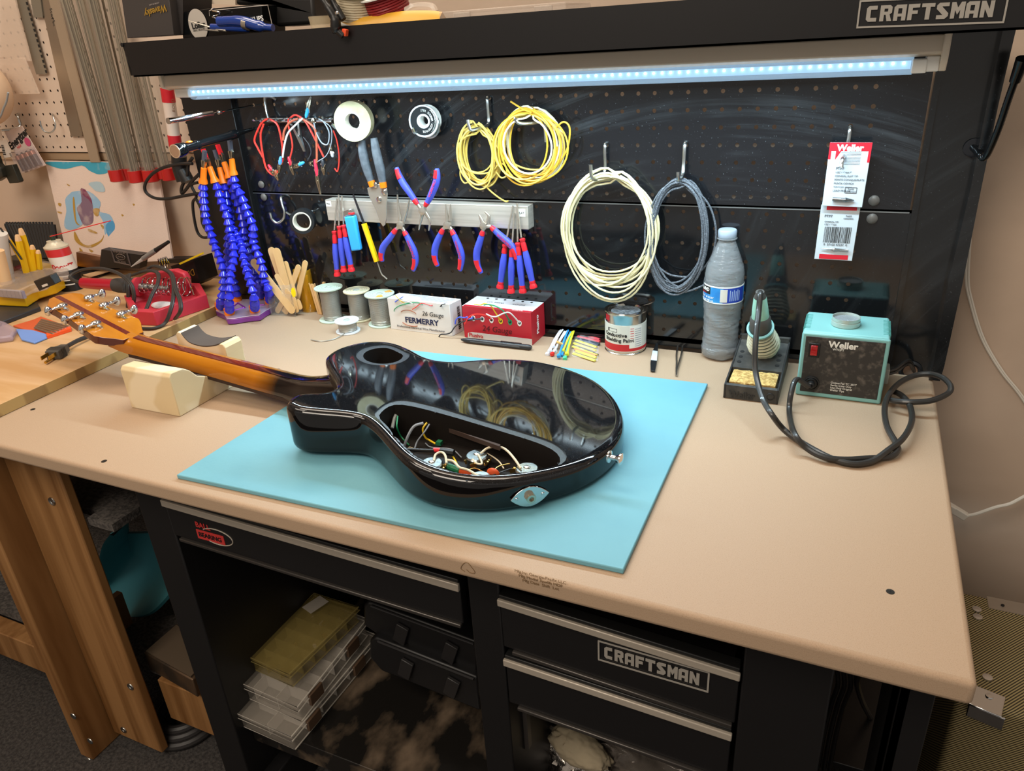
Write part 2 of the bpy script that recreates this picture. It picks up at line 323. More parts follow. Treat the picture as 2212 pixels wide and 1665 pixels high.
logo(d2, q_[0][0]+.02, q_[2][0], q_[0][2]-.04, q_[1][2]-.06, -23.04, (q_[2][2]-q_[0][2])/(q_[2][0]-q_[0][0]))

# pegboard tower
tw = thing('pegboard_tower', 'black steel pegboard back standing on the bench, dusty and glossy', 'pegboard', (21.5,0,0))
def pegpanel(x0, x1, z0, z1, cols, zrows, r=.125):
    m = MB(); xs = list(cols); zt = sorted(zrows); n = 12; th = .06
    gx = [xs[0]-.5]+[x+.5 for x in xs]; gz = [zt[0]-.5]+[z+.5 for z in zt]
    sk = set()
    for x in xs:
        for z in zt:
            sq = []; ci = []
            for k in range(n):
                a = (k+.0)*2*math.pi/n; c, s = math.cos(a), math.sin(a); q = .5/max(abs(c), abs(s)); sq.append((x+c*q, z+s*q)); ci.append((x+c*r, z+s*r))
            # corners fixed by 12-gon -> use 4 extra points
            b = len(m.v)
            sqq = []
            for k in range(n): sqq.append(sq[k])
            m.add([(a,0,c) for a,c in sqq]+[(a,0,c) for a,c in ci]+[(a,th,c) for a,c in ci], [(k,(k+1) % n,n+(k+1) % n,n+k) for k in range(n)]+[(n+k,n+(k+1) % n,2*n+(k+1) % n,2*n+k) for k in range(n)])
            for sx, sz, k in ((1,1,1),(-1,1,4),(-1,-1,7),(1,-1,10)):
                m.add([(x+sx*.5,0,z+sz*.5),(sq[k][0],0,sq[k][1]),(sq[(k+1) % n][0],0,sq[(k+1) % n][1])], [(0,1,2)])
    X0, X1, Z0_, Z1_ = gx[0], gx[-1], gz[0], gz[-1]
    for a, b in (((x0,z0),(x1,Z0_)), ((x0,Z1_),(x1,z1)), ((x0,Z0_),(X0,Z1_)), ((X1,Z0_),(x1,Z1_))):
        m.add([(a[0],0,a[1]),(b[0],0,a[1]),(b[0],0,b[1]),(a[0],0,b[1])], [(0,1,2,3)])
    m.add([(x0,0,z0),(x1,0,z0),(x1,.3,z0),(x0,.3,z0),(x0,0,z1),(x1,0,z1),(x1,.3,z1),(x0,.3,z1)], [(0,1,2,3),(4,5,6,7),(0,3,7,4),(1,2,6,5)])
    return m
PANEL = dusty('pegboard_black', '17181b', '6a7074', .15, 14, -16, .75)
PANEL2 = dusty('pegboard_gloss', '141517', '5a6064', .09, 5, 12, .3)
TOPZ = 16.23
pegpanel(-1.8, 45.6, 9.72, 18.75, range(0,44), [TOPZ-k for k in range(7)]).build('upper_panel', PANEL, tw, merge=True)
pegpanel(-1.8, 45.9, .05, 9.55, range(0,44), [TOPZ-k for k in range(7,16)]).build('lower_panel', PANEL2, tw, merge=True)
MB().box((-1.8,-.04,9.55), (45.6,.02,9.62)).build('panel_seam', M('seam_edge','9aa0a2',.3,.8), tw)
# side posts
pl = MB().box((-6.9,-.4,0.8), (-1.8,.6,18.75)).build('left_post', FRM, tw, bevel=.06)
FO = [V(p) for p in [(48.75,-1,18.6),(48.67,-1,15.31),(48.68,-1,11.08),(48.73,-1,6.07),(48.68,-1,1.04),(48.61,-1,-1.32)]]; FI = [V(p) for p in [(48.21,-1,18.43),(48.17,-1,15.32),(48.2,-1,11.07),(48.03,-1,6.02),(48.12,-1,0.97),(48.03,-1,-0.85)]]
for k in range(len(FO)): FO[k].z = FI[k].z = (FO[k].z+FI[k].z)/2
FO[-1].z = FI[-1].z = .05; FO[0].z = FI[0].z = 18.7
POSTM = dusty('post_black', '131415', '55585a', .14, 40, -6, .35)
pm = MB().loft([[V((45.95,-.1,f.z)), V((g.x+.1,-.1,f.z)), V((g.x+.1,.1,f.z)), V((45.95,.1,f.z))] for f, g in zip(FO, FI)])
pm.loft([[g, f, f+V((0,1.6,0)), g+V((0,1.6,0))] for f, g in zip(FO, FI)]).box((45.7,-.2,.02), (46,.6,18.7)).build('right_post', POSTM, tw)
KN = M('rivet_grey', '6d6a66', .5, .3)
for p in ((43.72,-0.05,10.22), (43.76,-0.05,9.2), (-0.71,-0.05,10.28), (-0.71,-0.05,9.28)):
    MB().lathe([(.3,0),(.29,.06),(.2,.14),(.05,.17)], p, (0,-1,0), 20).build('panel_knob', KN, tw)
# top shelf with front lip
sh = thing('top_shelf', 'black steel shelf with a folded front lip lettered CRAFTSMAN, full of boxes', 'shelf', (21,-4,19))
LIP = M('lip_black', '110f10', .4)
MB().add([(-2.9,-8,20.9),(49.5,-8,20.8),(49.5,-8,18.8),(-2.55,-8,18.8),(-2.9,-7.9,20.9),(49.5,-7.9,20.8),(49.5,-7.9,18.8),(-2.55,-7.9,18.8)], [(0,1,2,3),(4,7,6,5),(0,4,5,1),(3,2,6,7),(0,3,7,4),(1,5,6,2)]).build('front_lip', LIP, sh)
MB().box((-2.5,-8,18.8), (49.5,-.45,18.9)).build('shelf_board', FRM, sh)
MB().add([(-2.9,-7.9,18.9),(-2.9,0,18.9),(-2.9,0,19.6),(-2.9,-6.6,20.3),(-2.9,-7.9,20.9)], [(0,1,2,3,4)]).build('end_flange', FRM, sh, solid=.06)
MB().lathe([(.13,0),(.13,.05),(.05,.07)], (-2.85,-8.02,20.79), (0,-1,0), 12).build('rivet', BLKP, sh)
q_ = [(41.88,-8.06,19.24),(47.32,-8.06,19.12),(42.24,-8.06,19.56),(42.24,-8.06,20.17)]
logo(sh, q_[0][0], q_[1][0], q_[0][2], q_[0][2]+(q_[3][2]-q_[2][2])/.6, -8.06, (q_[1][2]-q_[0][2])/(q_[1][0]-q_[0][0]))
# light fixture
BEI = M('fixture_beige', 'd9cdbb', .4)
lf = thing('light_fixture', 'long beige LED tube light fixture mounted under the black shelf', 'light fixture', (21.5,-4.5,17.2))
MB().prism([(-2.6,-5.6,18.75),(-2.6,-5.75,18.0),(-2.6,-5.5,17.85),(-2.6,-2.5,17.85),(-2.6,-2.5,18.75)], (48.2,0,0)).build('housing', BEI, lf, bevel=.06)
MB().prism([(45.45,-5.85,18.8),(45.45,-5.85,17.8),(45.45,-5.5,17.2),(45.45,-4.4,17.15),(45.45,-2.4,18.8)], (.3,0,0)).build('end_cap', BEI, lf, bevel=.05)
MB().prism([(-2.75,-5.85,18.8),(-2.75,-5.85,17.95),(-2.75,-5.2,17.75),(-2.75,-2.4,18.0),(-2.75,-2.4,18.8)], (.3,0,0)).build('end_cap', BEI, lf, bevel=.05)
MB().box((44.9,-5.6,17.2), (45.45,-4.6,17.85)).box((44.35,-5.7,17.15), (44.95,-4.9,17.75)).build('socket', WHT, lf, bevel=.05)
MB().box((-1.9,-5.5,17.25), (-.6,-4.6,17.85)).build('socket', WHT, lf, bevel=.1)
LENS = M('tube_lens', 'b4d4ee', .12, alpha=.34, emit=.75)
MB().tube([(-.5,-5.2,17.5),(44.4,-5.2,17.5)], .42, 20, cap=False).build('tube', LENS, lf)
STRIP = M('led_strip', '9cc4ea', .4, emit=.8)
MB().box((-.4,-5.48,17.34), (44.3,-5.4,17.7)).build('led_board', STRIP, lf)
dots = MB()
for i in range(99):
    x = -.1+i*.45; dots.lathe([(.06,0),(.05,.04),(.01,.05)], (x,-5.5,17.6), (0,-1,.2), 8)
dots.build('led_chips', M('led_chip', 'f2f9ff', .4, emit=14), lf)

# ---------------------------------------------------------------- things on the pegboard
HW = .11
def hook(label, pts, group=None, r=HW, name='peg_hook'):
    o = MB().tube(spl(pts, 5), r, 10).build(name, ZINC); tag(o, label, 'hook', group); return o
def peg(x, z, out, up=.55, drop=0, s=None):
    "wire hook: plate leg up the board, arm coming forward, tip turned up"
    return [(x,.0,z+1.55),(x,-.3,z+1.5),(x,-.36,z+1.2),(x,-.3,z+.5),(x,-.34,z+.1),(x,-.6,z),(x,-out*.6,z),(x,-out+.2,z+.02),(x,-out,z+.15),(x,-out-.02,z+up)]
def coil(name, label, cat, ctr, a, b, n, mats, r, y0, dy, seed, jit=.12, phase=0, ends=(), lean=0, bottom=0):
    rnd = random.Random(seed); m = MB(); pts = []
    for k in range(n):
        ja, jb, ox, oz = rnd.gauss(0,jit), rnd.gauss(0,jit), rnd.gauss(0,jit*.8), rnd.gauss(0,jit*.8)
        tw_ = rnd.uniform(-.12,.12)
        aa, bb = a*(1+ja*.5), b*(1+jb*.5); yy = y0+dy*rnd.random()
        for t in range(20):
            th = math.pi/2+2*math.pi*t/20
            x = aa*math.cos(th); z = bb*math.sin(th)
            topf = (math.sin(th)+1)/2
            xx = x*math.cos(tw_)-z*math.sin(tw_)*(1-topf)+ox*(1-topf*.7)+lean*(1-topf); zz = z+oz*(1-topf)-bottom*(jb+.1)*abs(1-topf)
            pts.append((ctr[0]+xx, yy+.06*math.sin(3*th+k), ctr[1]+zz-(b-bb)*0))
    sp = spl(pts, 2)
    seg = len(sp)//max(1, len(mats)*2)
    if len(mats) > 1:
        k = 0; i = 0
        while i < len(sp)-1:
            m.mi = k % len(mats); m.tube(sp[i:i+seg+1], r, 7); i += seg; k += 1
    else: m.tube(sp, r, 7)
    for e in ends: m.mi = 0; m.tube(spl(e, 6), r, 7)
    return tag(m.build(name, mats), label, cat)
YW = M('yellow_wire', 'd9bc5c', .4); YW2 = M('deep_yellow_wire', 'dfae36', .4); WW = M('pale_wire', 'efe6c8', .4)
CRW = M('cream_cloth_wire', 'e0d6ac', .55); BKW = M('black_cloth_wire', '4b5058', .55, col2='9aa2aa', scale=900, lo=.5, hi=.7, stretch=(1,1,1))
# yellow coils
hook('zinc peg hook carrying the small yellow wire coil', [(20,0,16.3),(20,-.3,16.25),(20.02,-.35,15.9),(20.0,-.3,14.9),(19.95,-.6,14.55),(19.7,-1.3,14.5),(19.4,-1.75,14.45),(19.3,-1.85,14.7),(19.25,-1.85,15.1)], 'zinc peg hooks')
coil('wire_coil', 'small tight coil of yellow wire with a trailing end', 'wire coil', (19.3,12.75), 1.3, 1.85, 15, [YW], .055, -1.2, .7, 3, .22, ends=[[(19.6,-1,11.1),(19.9,-1,10.6),(20.6,-.9,10.0),(21.1,-.8,9.7),(21.3,-.8,9.75)],[(20.6,-1,12.4),(21.3,-1,12.1),(21.4,-1,11.5),(21,-1,11.3),(20.6,-1,11.7)],[(18.1,-1,12.4),(17.9,-1,11.4),(18.2,-1,10.9),(18.6,-1,11.2),(18.5,-1,12)]])
hook('zinc peg hook carrying the large yellow and white wire coil', [(24,0,15.0),(24,-.3,14.6),(24.05,-.4,13.5),(24.0,-.35,14.75),(23.6,-.9,14.75),(22.9,-1.7,14.8),(22.65,-1.9,15.05),(22.7,-1.92,15.2)], 'zinc peg hooks')
coil('wire_coil', 'large loose coil of mixed yellow and white wire', 'wire coil', (23.2,13.4), 1.85, 2.0, 19, [YW2, WW, YW2, YW], .06, -1.6, 1.0, 11, .25, ends=[[(23.6,-1.5,15.4),(22.9,-1.5,15.7),(22.2,-1.5,16.1)],[(25.0,-1.2,14.4),(25.6,-1.2,14.8),(26.0,-1.2,14.4),(25.8,-1.2,13.2),(25.2,-1.2,12.3)]])
# cream and black loops
hook('zinc peg hook holding the cream wire loop', [(28,0,13.35),(28,-.3,13.3),(28.0,-.36,12.9),(28.0,-.3,11.9),(27.9,-.6,11.5),(27.7,-1.1,11.35),(27.5,-1.5,11.5),(27.45,-1.55,12.3)], 'zinc peg hooks')
coil('wire_coil', 'large oval loop of cream cloth-covered wire', 'wire coil', (28.45,8.05), 2.9, 3.45, 13, [CRW], .07, -1.2, .6, 5, .13, lean=-.1, bottom=1.5, ends=[[(25.35,-1,7.9),(25.6,-1,7.2),(26.0,-1,6.3),(26.8,-1,5.2),(28.5,-1,4.4)]])
hook('zinc peg hook holding the black wire loop', [(33,0,13.4),(33,-.3,13.35),(33.0,-.4,13.0),(33.0,-.45,12.2),(33.0,-.7,11.6),(32.95,-1.3,11.4),(32.9,-1.45,11.6),(32.9,-1.45,11.9)], 'zinc peg hooks')
coil('wire_coil', 'oval loop of black cloth-covered wire beside the cream one', 'wire coil', (32.95,7.8), 1.75, 3.5, 16, [BKW], .065, -1.1, .5, 9, .1, ends=[[(32.9,-1,11.3),(31.7,-1,10.6),(30.9,-1,8.6),(31.0,-1,6.4),(31.9,-1,4.9),(33.2,-1,4.3),(34.4,-1,4.7),(35.0,-1,5.2),(34.8,-1,5.5),(34.7,-1,4.9)],[(33.1,-1,11.3),(34.6,-.8,10),(35.2,-.8,8.3),(35,-.8,6.6),(34.0,-.8,5.4),(32.6,-.8,5.3),(31.7,-.8,5.8),(31.5,-.8,6.0)]])

# tape roll and solder rolls
MASK = M('masking_tape', 'b8b08c', .6, col2='aaa07a', scale=60); CORE = M('card_core', 'cfc8b8', .7)
def tape(label, c, ax, R, r, w, mt, mc, name='tape_roll'):
    t = thing(name, label, 'tape', c); a = V(ax).normalized(); p = V(c)
    MB().lathe([(R,-w/2),(R+.0,w/2),(r,w/2),(r,-w/2),(R,-w/2)], p, a, 40).build('tape', mt, t)
    MB().lathe([(r+.005,-w/2-.01),(r+.005,w/2+.01),(r-.09,w/2+.01),(r-.09,-w/2-.01),(r+.005,-w/2-.01)], p, a, 40).build('core', mc, t)
    return t
hook('zinc peg hook inside the masking tape roll', [(10,0,16.3),(10,-.3,16.3),(10.0,-.5,16.15),(9.95,-.4,15.2),(9.9,-.4,14.7),(9.6,-1.4,14.65),(9.1,-2.2,14.75),(8.95,-2.5,15.0)], 'zinc peg hooks')
tape('round roll of cream masking tape on a peg hook', (10.49,-2,15.16), (-.28,1,.02), 1.32, .62, .75, MASK, CORE)
tape('black electrical tape roll low on the pegboard beside a J hook', (3.82,-1.2,7.81), (-.45,1,-.05), .95, .72, .75, M('black_tape','202224',.3), M('pale_core','cfc9b6',.6))
hook('bent zinc wire hook inside the black tape roll', [(4.12,0,8.32), (4.19,-0.4,8.39), (3.79,-1,8.37), (3.23,-1.6,8.34), (3.08,-1.9,8.5), (3.03,-2,8.66)], 'zinc peg hooks', .08)
hook('open zinc J hook near the left edge of the pegboard', [(1,0,9.35), (1.33,-0.4,9.33), (1.51,-0.6,8.85), (1.69,-0.7,8.32), (1.51,-0.8,7.77), (0.93,-0.9,7.45), (0.56,-1,7.78), (0.57,-1.1,8.3)], 'zinc peg hooks')
SOL = M('solder_wire', 'b9bcb8', .25, .9, bump=.2, bscale=400, stretch=(1,1,20))
SPB = M('spool_black', '1c2022', .3)
so = thing('solder_spool', 'small solder spool with a black printed label hung on the board', 'spool', (15,-1,14)); c_ = V((15.62,-1.3,15)); ax_ = V((-.2,1,0)).normalized()
MB().lathe([(1.0,-.05),(1.0,.03),(.36,.03),(.36,-.05),(1.0,-.05)], c_, ax_, 40).build('flange', SPB, so)
MB().lathe([(1.03,-.07),(1.03,.05),(.93,.05),(.93,-.07),(1.03,-.07)], c_, ax_, 40).lathe([(.46,-.08),(.46,.0),(.34,.0),(.34,-.08),(.46,-.08)], c_, ax_, 32).build('rim', M('label_white','dfe6ea',.4), so)
MB().lathe([(.8,.05),(.8,.75),(.3,.75),(.3,.05),(.8,.05)], c_, ax_, 32).build('core', WHT, so)
MB().lathe([(1.0,.75),(1.0,.82),(.3,.82),(.3,.75),(1.0,.75)], c_, ax_, 32).build('flange', WHT, so)
w_ = MB(); rnd = random.Random(2)
for k in range(7):
    y = .1+.09*k; w_.tube([c_+ax_*y+V((.87*math.cos(t*math.pi/12)+.1*(k>4), 0, .87*math.sin(t*math.pi/12)-.05*k)) for t in range(24)], .055, 6, closed=True)
w_.build('solder', SOL, so)
for s_, a0, sg in (('KESTER SOLDER',118,-1),('TECHNOLOGY, INC',-105,1)):
    for k, ch in enumerate(s_):
        a = math.radians(a0+sg*9.5*k); rad = V((math.cos(a),0,math.sin(a))); tg = V((-math.sin(a),0,math.cos(a)))*sg
        if ch != ' ': text(ch, .2, WINK, so, c_-ax_*.07+rad*.68, tg, rad*(-sg), name='label_print')
hook('zinc peg hook through the solder spool', [(15,0,15.2),(15,-.3,15.1),(15,-.35,14.4),(15,-.9,14.25),(15,-1.6,14.3),(14.95,-1.75,14.6)], 'zinc peg hooks')

# wire rack of test leads
rk = thing('lead_rack', 'zinc wire rack with a row of short prongs holding test leads', 'rack', (5,-1,15))
m = MB(); qs = [(1,-1,15.22),(1.66,-1,15.16),(2.49,-1,15.22),(3.12,-1,15.19),(3.93,-1,15.24),(4.5,-1,15.23),(5.28,-1,15.22),(5.94,-1,15.21),(6.78,-1,15.3),(7.38,-1,15.31)]
z_ = 14.6
pr0 = qs[1]; pr1 = qs[-1]
m.tube([(pr0[0]-.6,-.55,pr0[2]+.12),(pr1[0]+.3,-.55,pr1[2]-.15)], .09, 8); m.tube([(pr0[0]-.6,-.8,pr0[2]-.02),(pr1[0]+.3,-.8,pr1[2]-.28)], .09, 8)
m.tube(spl([(pr0[0]+.1,-.6,pr0[2]+.1),(pr0[0]-.05,-.5,pr0[2]+.6),(pr0[0]-.05,-.45,pr0[2]+1.5),(pr0[0]+.15,-.4,pr0[2]+1.65),(pr0[0]+.4,-.2,pr0[2]+1.6),(pr0[0]+.6,0,pr0[2]+1.4)],6), .1, 8)
for q in qs: m.tube(spl([(q[0]+.12,-.5,q[2]+.0),(q[0]+.06,-.9,q[2]-.03),(q[0],-1.3,q[2]+.0),(q[0]-.02,-1.45,q[2]+.12)],4), .07, 8)
m.build('frame', ZINC, rk)
REDW = M('red_wire', 'e2372c', .4); DRED = M('dark_red_sleeve', 'c41f33', .35); GRYW = M('grey_wire', '8d949c', .4); BKW1 = M('thin_black_wire', '303236', .4); CBL = M('cyan_sleeve', '3aa7e8', .35); BRN = M('brown_wire', 'a8543c', .45); WHW = M('white_wire', 'dfe2dc', .4)
def clip(t, p, d, L=.55, s=1, name='alligator_clip'):
    "small toothed clip: two tapering jaws around a pivot"
    d = V(d).normalized(); n = V((0,-1,0)); sd = d.cross(n).normalized(); p = V(p); m = MB()
    for k in (-1, 1):
        m.loft([[p+sd*(k*.03*s)+n*(-.09*s), p+sd*(k*.13*s)+n*(-.09*s), p+sd*(k*.13*s)+n*(.09*s), p+sd*(k*.03*s)+n*(.09*s)],
                [p+d*(L*.35)+sd*(k*.02*s)+n*(-.1*s), p+d*(L*.35)+sd*(k*.16*s)+n*(-.1*s), p+d*(L*.35)+sd*(k*.16*s)+n*(.1*s), p+d*(L*.35)+sd*(k*.02*s)+n*(.1*s)],
                [p+d*L+sd*(k*.01*s)+n*(-.04*s), p+d*L+sd*(k*.05*s)+n*(-.04*s), p+d*L+sd*(k*.05*s)+n*(.04*s), p+d*L+sd*(k*.01*s)+n*(.04*s)]])
    m.cyl(p+d*(L*.3)+n*.13*s, p+d*(L*.3)-n*.13*s, .05*s, n=10)
    for k in (-1, 1): m.tube([p+d*(-.02)+sd*(k*.1*s), p-d*(L*.28)+sd*(k*.2*s)], .04*s, 6)
    return m.build(name, M('nickel','c9c4b2',.25,1), t)
def lead(label, pts, wm, r, ends):
    t = thing('test_lead', label, 'test lead', pts[0])
    MB().tube(spl(pts, 6), r, 8).build('wire', wm, t)
    for kind, p, d, sm, L in ends:
        p = V(p); d = V(d).normalized()
        if sm: MB().lathe([(.07,-L*.55),(.12,-L*.4),(.14,0),(.11,L*.2)], p, d, 12).build('sleeve', sm, t)
        clip(t, p+d*L*.15, d, L*.9)
    return t
P = [(2.03,-1.25,15.29),(1.48,-1.25,14.96),(0.61,-1.25,13.91),(0.74,-1.25,13.28),(1.09,-1.25,12.56),(1.66,-1.25,11.71),(2.44,-1.25,15.29),(3.04,-1.25,14.94),(3.18,-1.25,14.07),(3.11,-1.25,13.06),(2.83,-1.25,12.17),(2.11,-1.25,11.39),(1.67,-1.25,11.3),(1.2,-1.25,11.79),(1.13,-1.25,12.84),(1.27,-1.25,14.17),(1.78,-1.25,14.99)]
lead('red test lead looping left of the rack with a bare-tipped red sleeve', [P[0],P[1],P[2],P[3],P[4]], REDW, .075, [('c',P[5],(.5,0,-.85),DRED,.7)])
lead('thick red test lead hanging in a long loop at the left end of the rack', [P[16],P[15],P[14],P[13],P[12],P[11],P[10],P[9],P[8],P[7],P[6],P[0]], REDW, .075, [('c',P[11],(.1,0,-1),M('brown_sleeve','8a4a30',.4),.5)])
P = [(6.12,-1.4,15.83),(5.62,-1.4,15.34),(4.92,-1.4,14.93),(4.05,-1.4,14.34),(3.52,-1.4,13.52),(3.12,-1.4,12.6),(2.8,-1.4,12.24)]
lead('white test lead with blue sleeves crossing in front of the rack', [P[1],P[2],P[3],P[4],P[5]], WHW, .07, [('c',(6.18,-1.4,15.87),(.45,0,.8),CBL,1.0),('c',P[6],(-.35,0,-.9),M('pale_blue_sleeve','4f8fd8',.35),.8)])
P = [(4.12,-1.3,14.76),(4.16,-1.3,13.46),(3.71,-1.3,12.5),(3.67,-1.3,12.18),(4.18,-1.3,15.23),(4.81,-1.3,15.55),(5.34,-1.3,15.42),(5.8,-1.3,14.99),(6.37,-1.3,13.8),(6.85,-1.3,12.64),(6.68,-1.3,12.07)]
lead('short red wire ending in a red sleeve and copper clip below the rack', [P[4],P[0],P[1],P[2]], REDW, .06, [('c',P[3],(.15,0,-1),DRED,.85)])
lead('red wire arching over the middle of the rack with black-sleeved clip', P[4:10], REDW, .07, [('c',P[10],(-.05,0,-1),M('black_sleeve','2c2e33',.4),.7)])
P = [(3.43,-1.35,13.82),(3.71,-1.35,14.51),(4.41,-1.35,15.1),(5.35,-1.35,15.3),(6.11,-1.35,14.99),(6.54,-1.35,14.4),(6.32,-1.35,12.86),(6.16,-1.35,12.21),(5.91,-1.35,11.01),(5.35,-1.35,14.03),(5.74,-1.35,13.51),(5.81,-1.35,12.95),(5.38,-1.35,12.38),(4.64,-1.35,12.11),(6.51,-1.35,15.03),(6.58,-1.35,14.36),(6.92,-1.35,13.64),(7.45,-1.35,13.55),(7.72,-1.35,14.35),(7.38,-1.35,15.06),(6.99,-1.35,15.27),(7.9,-1.35,14.72),(7.81,-1.35,13.72),(7.19,-1.35,12.78),(6.26,-1.35,12.3),(5.78,-1.35,12.16)]
lead('brown test lead ending in a long red sleeve and large steel clip', P[0:8], BRN, .085, [('c',(6.04,-1.35,11.59),(0,0,-1),M('red_sleeve_large','cf2f45',.35),1.6)])
lead('thin black wire with blue sleeve curving below the rack', P[9:13], BKW1, .04, [('c',P[13],(-.9,0,-.35),CBL,.7)])
lead('grey wire coiled twice at the right end of the rack', P[14:21], GRYW, .05, [('c',P[14],(0,0,1),None,.3)])
lead('thin grey wire hanging diagonally over the red sleeve', [P[20]]+P[21:25], GRYW, .035, [('c',P[25],(-1,0,.1),None,.3)])
P = [(7.93,-1.1,14.44),(8.11,-1.1,13.68),(8.08,-1.1,12.57),(7.76,-1.1,11.61),(7.52,-1.1,11.79),(7.53,-1.1,12.27),(7.49,-1.1,12.92)]
lead('red wire hanging beside the masking tape with tiny silver clip', P[:5], REDW, .05, [('c',P[6],(-.05,0,1),M('grey_sleeve','b6b9bb',.4),.6)])
P = [(4.12,-1,14.94),(4.68,-1,14.03),(4.95,-1,12.98),(4.83,-1,14.97)]
sc = thing('spring_clip', 'large zinc alligator clip with long arms hanging under the rack', 'clip', P[1])
m = MB(); a, b, c, d = [V(p) for p in P]
m.loft([[a+V((-.08,-.05,0)),a+V((.08,-.05,0)),a+V((.08,.05,0)),a+V((-.08,.05,0))],[b+V((-.17,-.12,0)),b+V((.12,-.12,0)),b+V((.12,.12,0)),b+V((-.17,.12,0))],[c+V((-.1,-.05,0)),c+V((.1,-.05,0)),c+V((.1,.05,0)),c+V((-.1,.05,0))]])
m.loft([[d+V((-.07,-.05,0)),d+V((.07,-.05,0)),d+V((.07,.05,0)),d+V((-.07,.05,0))],[b+V((-.0,-.12,.1)),b+V((.2,-.12,.1)),b+V((.2,.12,.1)),b+V((-.0,.12,.1))]]); m.cyl(b+V((0,-.2,0)), b+V((0,.2,0)), .1, n=12)
m.build('jaws', ZINC, sc)

# magnetic bar with hand tools
BRS = M('brushed_bar', 'cfc7bc', .35, .45, col2='b5ada2', scale=60, stretch=(.12,1,4), lo=.3, hi=.7)
mb = thing('magnetic_bar', 'brushed steel magnetic tool bar fixed across the pegboard', 'tool bar', (14.4,-.5,7.8))
MB().box((6.08,-1.0,7.88), (22.8,-.02,9.45)).build('bar', BRS, mb, bevel=.03)
MB().box((6.15,-1.02,8.95), (6.6,-1.0,9.35)).build('paper_label', WHT, mb); MB().box((22.05,-1.02,8.75), (22.6,-1.0,9.25)).build('paper_label', WHT, mb)
text('FLAT', .2, INK, mb, (22.32,-1.03,9.0), name='label_print'); text('PHIL', .18, INK, mb, (6.37,-1.03,9.15), name='label_print')
TST = M('tool_steel', 'c2b9ac', .25, .75); GRED = M('grip_red', 'd6242e', .4)
def shaft(pts, r, t, mat=TST, name='shaft'): return MB().tube(pts, r, 10).build(name, mat, t)
def screwdriver(label, tip, neck, c0, c1, e0, e1, y=-1.45):
    "tip, neck, collar start/end, handle end, cap end as (x, z)"
    t = thing('precision_screwdriver', label, 'screwdriver', (c0[0],y,e1[2]), 'precision screwdrivers on the magnetic bar')
    tip, neck, c0, c1, e0, e1 = [V((p[0], y, p[2])) for p in (tip, neck, c0, c1, e0, e1)]; tip.y = -1.12
    shaft([neck, neck.lerp(tip, .8), tip], .065, t)
    d = (e1-c0).normalized()
    MB().lathe([(.12,-.1),(.2,-.06),(.2,.06),(.15,.15),(.19,.35),(.19,(c1-c0).length),(.1,(c1-c0).length+.02)], c0, d, 16).build('collar', GRED, t)
    L = (e0-c1).length; MB().lathe([(.17,0),(.2,.1),(.25,L*.35),(.24,L*.6),(.2,L)], c1, (e0-c1), 12).build('handle', BLUE, t)
    L2 = (e1-e0).length+.02; MB().lathe([(.2,0),(.22,L2*.3),(.2,L2*.4),(.28,L2*.75),(.27,L2),(.1,L2+.04)], e0, d, 18).build('end_cap', GRED, t); return t
screwdriver('red and blue precision screwdriver, leftmost and lowest of the three left of the lighter', *[(7.31,-1.45,9.6),(6.88,-1.45,7.29),(6.84,-1.45,7.12),(6.73,-1.45,6.28),(6.51,-1.45,4.19),(6.48,-1.45,3.66)])
screwdriver('red and blue precision screwdriver, middle of the three left of the lighter', *[(7.53,-1.45,9.89),(7.37,-1.45,7.64),(7.38,-1.45,7.52),(7.33,-1.45,6.73),(7.19,-1.45,4.54),(7.18,-1.45,4.06)])
screwdriver('red and blue precision screwdriver touching the blue lighter', *[(7.81,-1.45,9.81),(7.82,-1.45,7.75),(7.82,-1.45,7.62),(7.8,-1.45,6.83),(7.88,-1.45,4.67),(7.94,-1.45,4.16)])
screwdriver('red and blue precision screwdriver, leftmost of the four at the right end of the bar', *[(21.78,-1.35,9.49),(21.33,-1.35,7.37),(21.17,-1.35,6.83),(21.08,-1.35,6.29),(20.66,-1.35,4.22),(20.54,-1.35,3.77)])
screwdriver('red and blue precision screwdriver, second of the four at the right end of the bar', *[(21.85,-1.45,9.01),(21.72,-1.45,7.03),(21.69,-1.45,6.84),(21.62,-1.45,6.08),(21.45,-1.45,4.03),(21.4,-1.45,3.47)])
screwdriver('red and blue precision screwdriver, third of the four at the right end of the bar', *[(22.11,-1.5,9.68),(22.13,-1.5,7.14),(22.15,-1.5,6.99),(22.19,-1.5,6.24),(22.29,-1.5,4.07),(22.32,-1.5,3.56)])
screwdriver('red and blue precision screwdriver, rightmost of the four at the right end of the bar', *[(22.08,-1.45,9.6),(22.42,-1.45,7.44),(22.49,-1.45,7.3),(22.65,-1.45,6.55),(23.05,-1.45,4.46),(23.15,-1.45,3.96)])
def grip(t, pts, red=None, w=.23, y=-1.45, redtop=True):
    P = spl([(p[0], y, p[2]) for p in pts], 5); n = len(P); r = [w*(.75+.35*math.sin(math.pi*min(1, i/n*1.15))) for i in range(n)]
    r[0] *= .8; r[-1] *= .75
    o = MB().tube(P, r, 12).build('handle', BLUE, t)
    if redtop: sub(MB().tube([p+V((0,-.035,0)) for p in P[:max(3,n//6)]], [q*1.02 for q in r[:max(3,n//6)]], 12).build('grip_inlay', GRED, t), o)
    if red: 
        a, b = int(n*red[0]), int(n*red[1]); sd = red[2]
        sub(MB().tube([p+V((sd*.06,-.07,0)) for p in P[a:b]], [q*.88 for q in r[a:b]], 12).build('grip_inlay', GRED, t), o)
    return P, o
BRAND = M('brand_red', 'c03a50', .5)
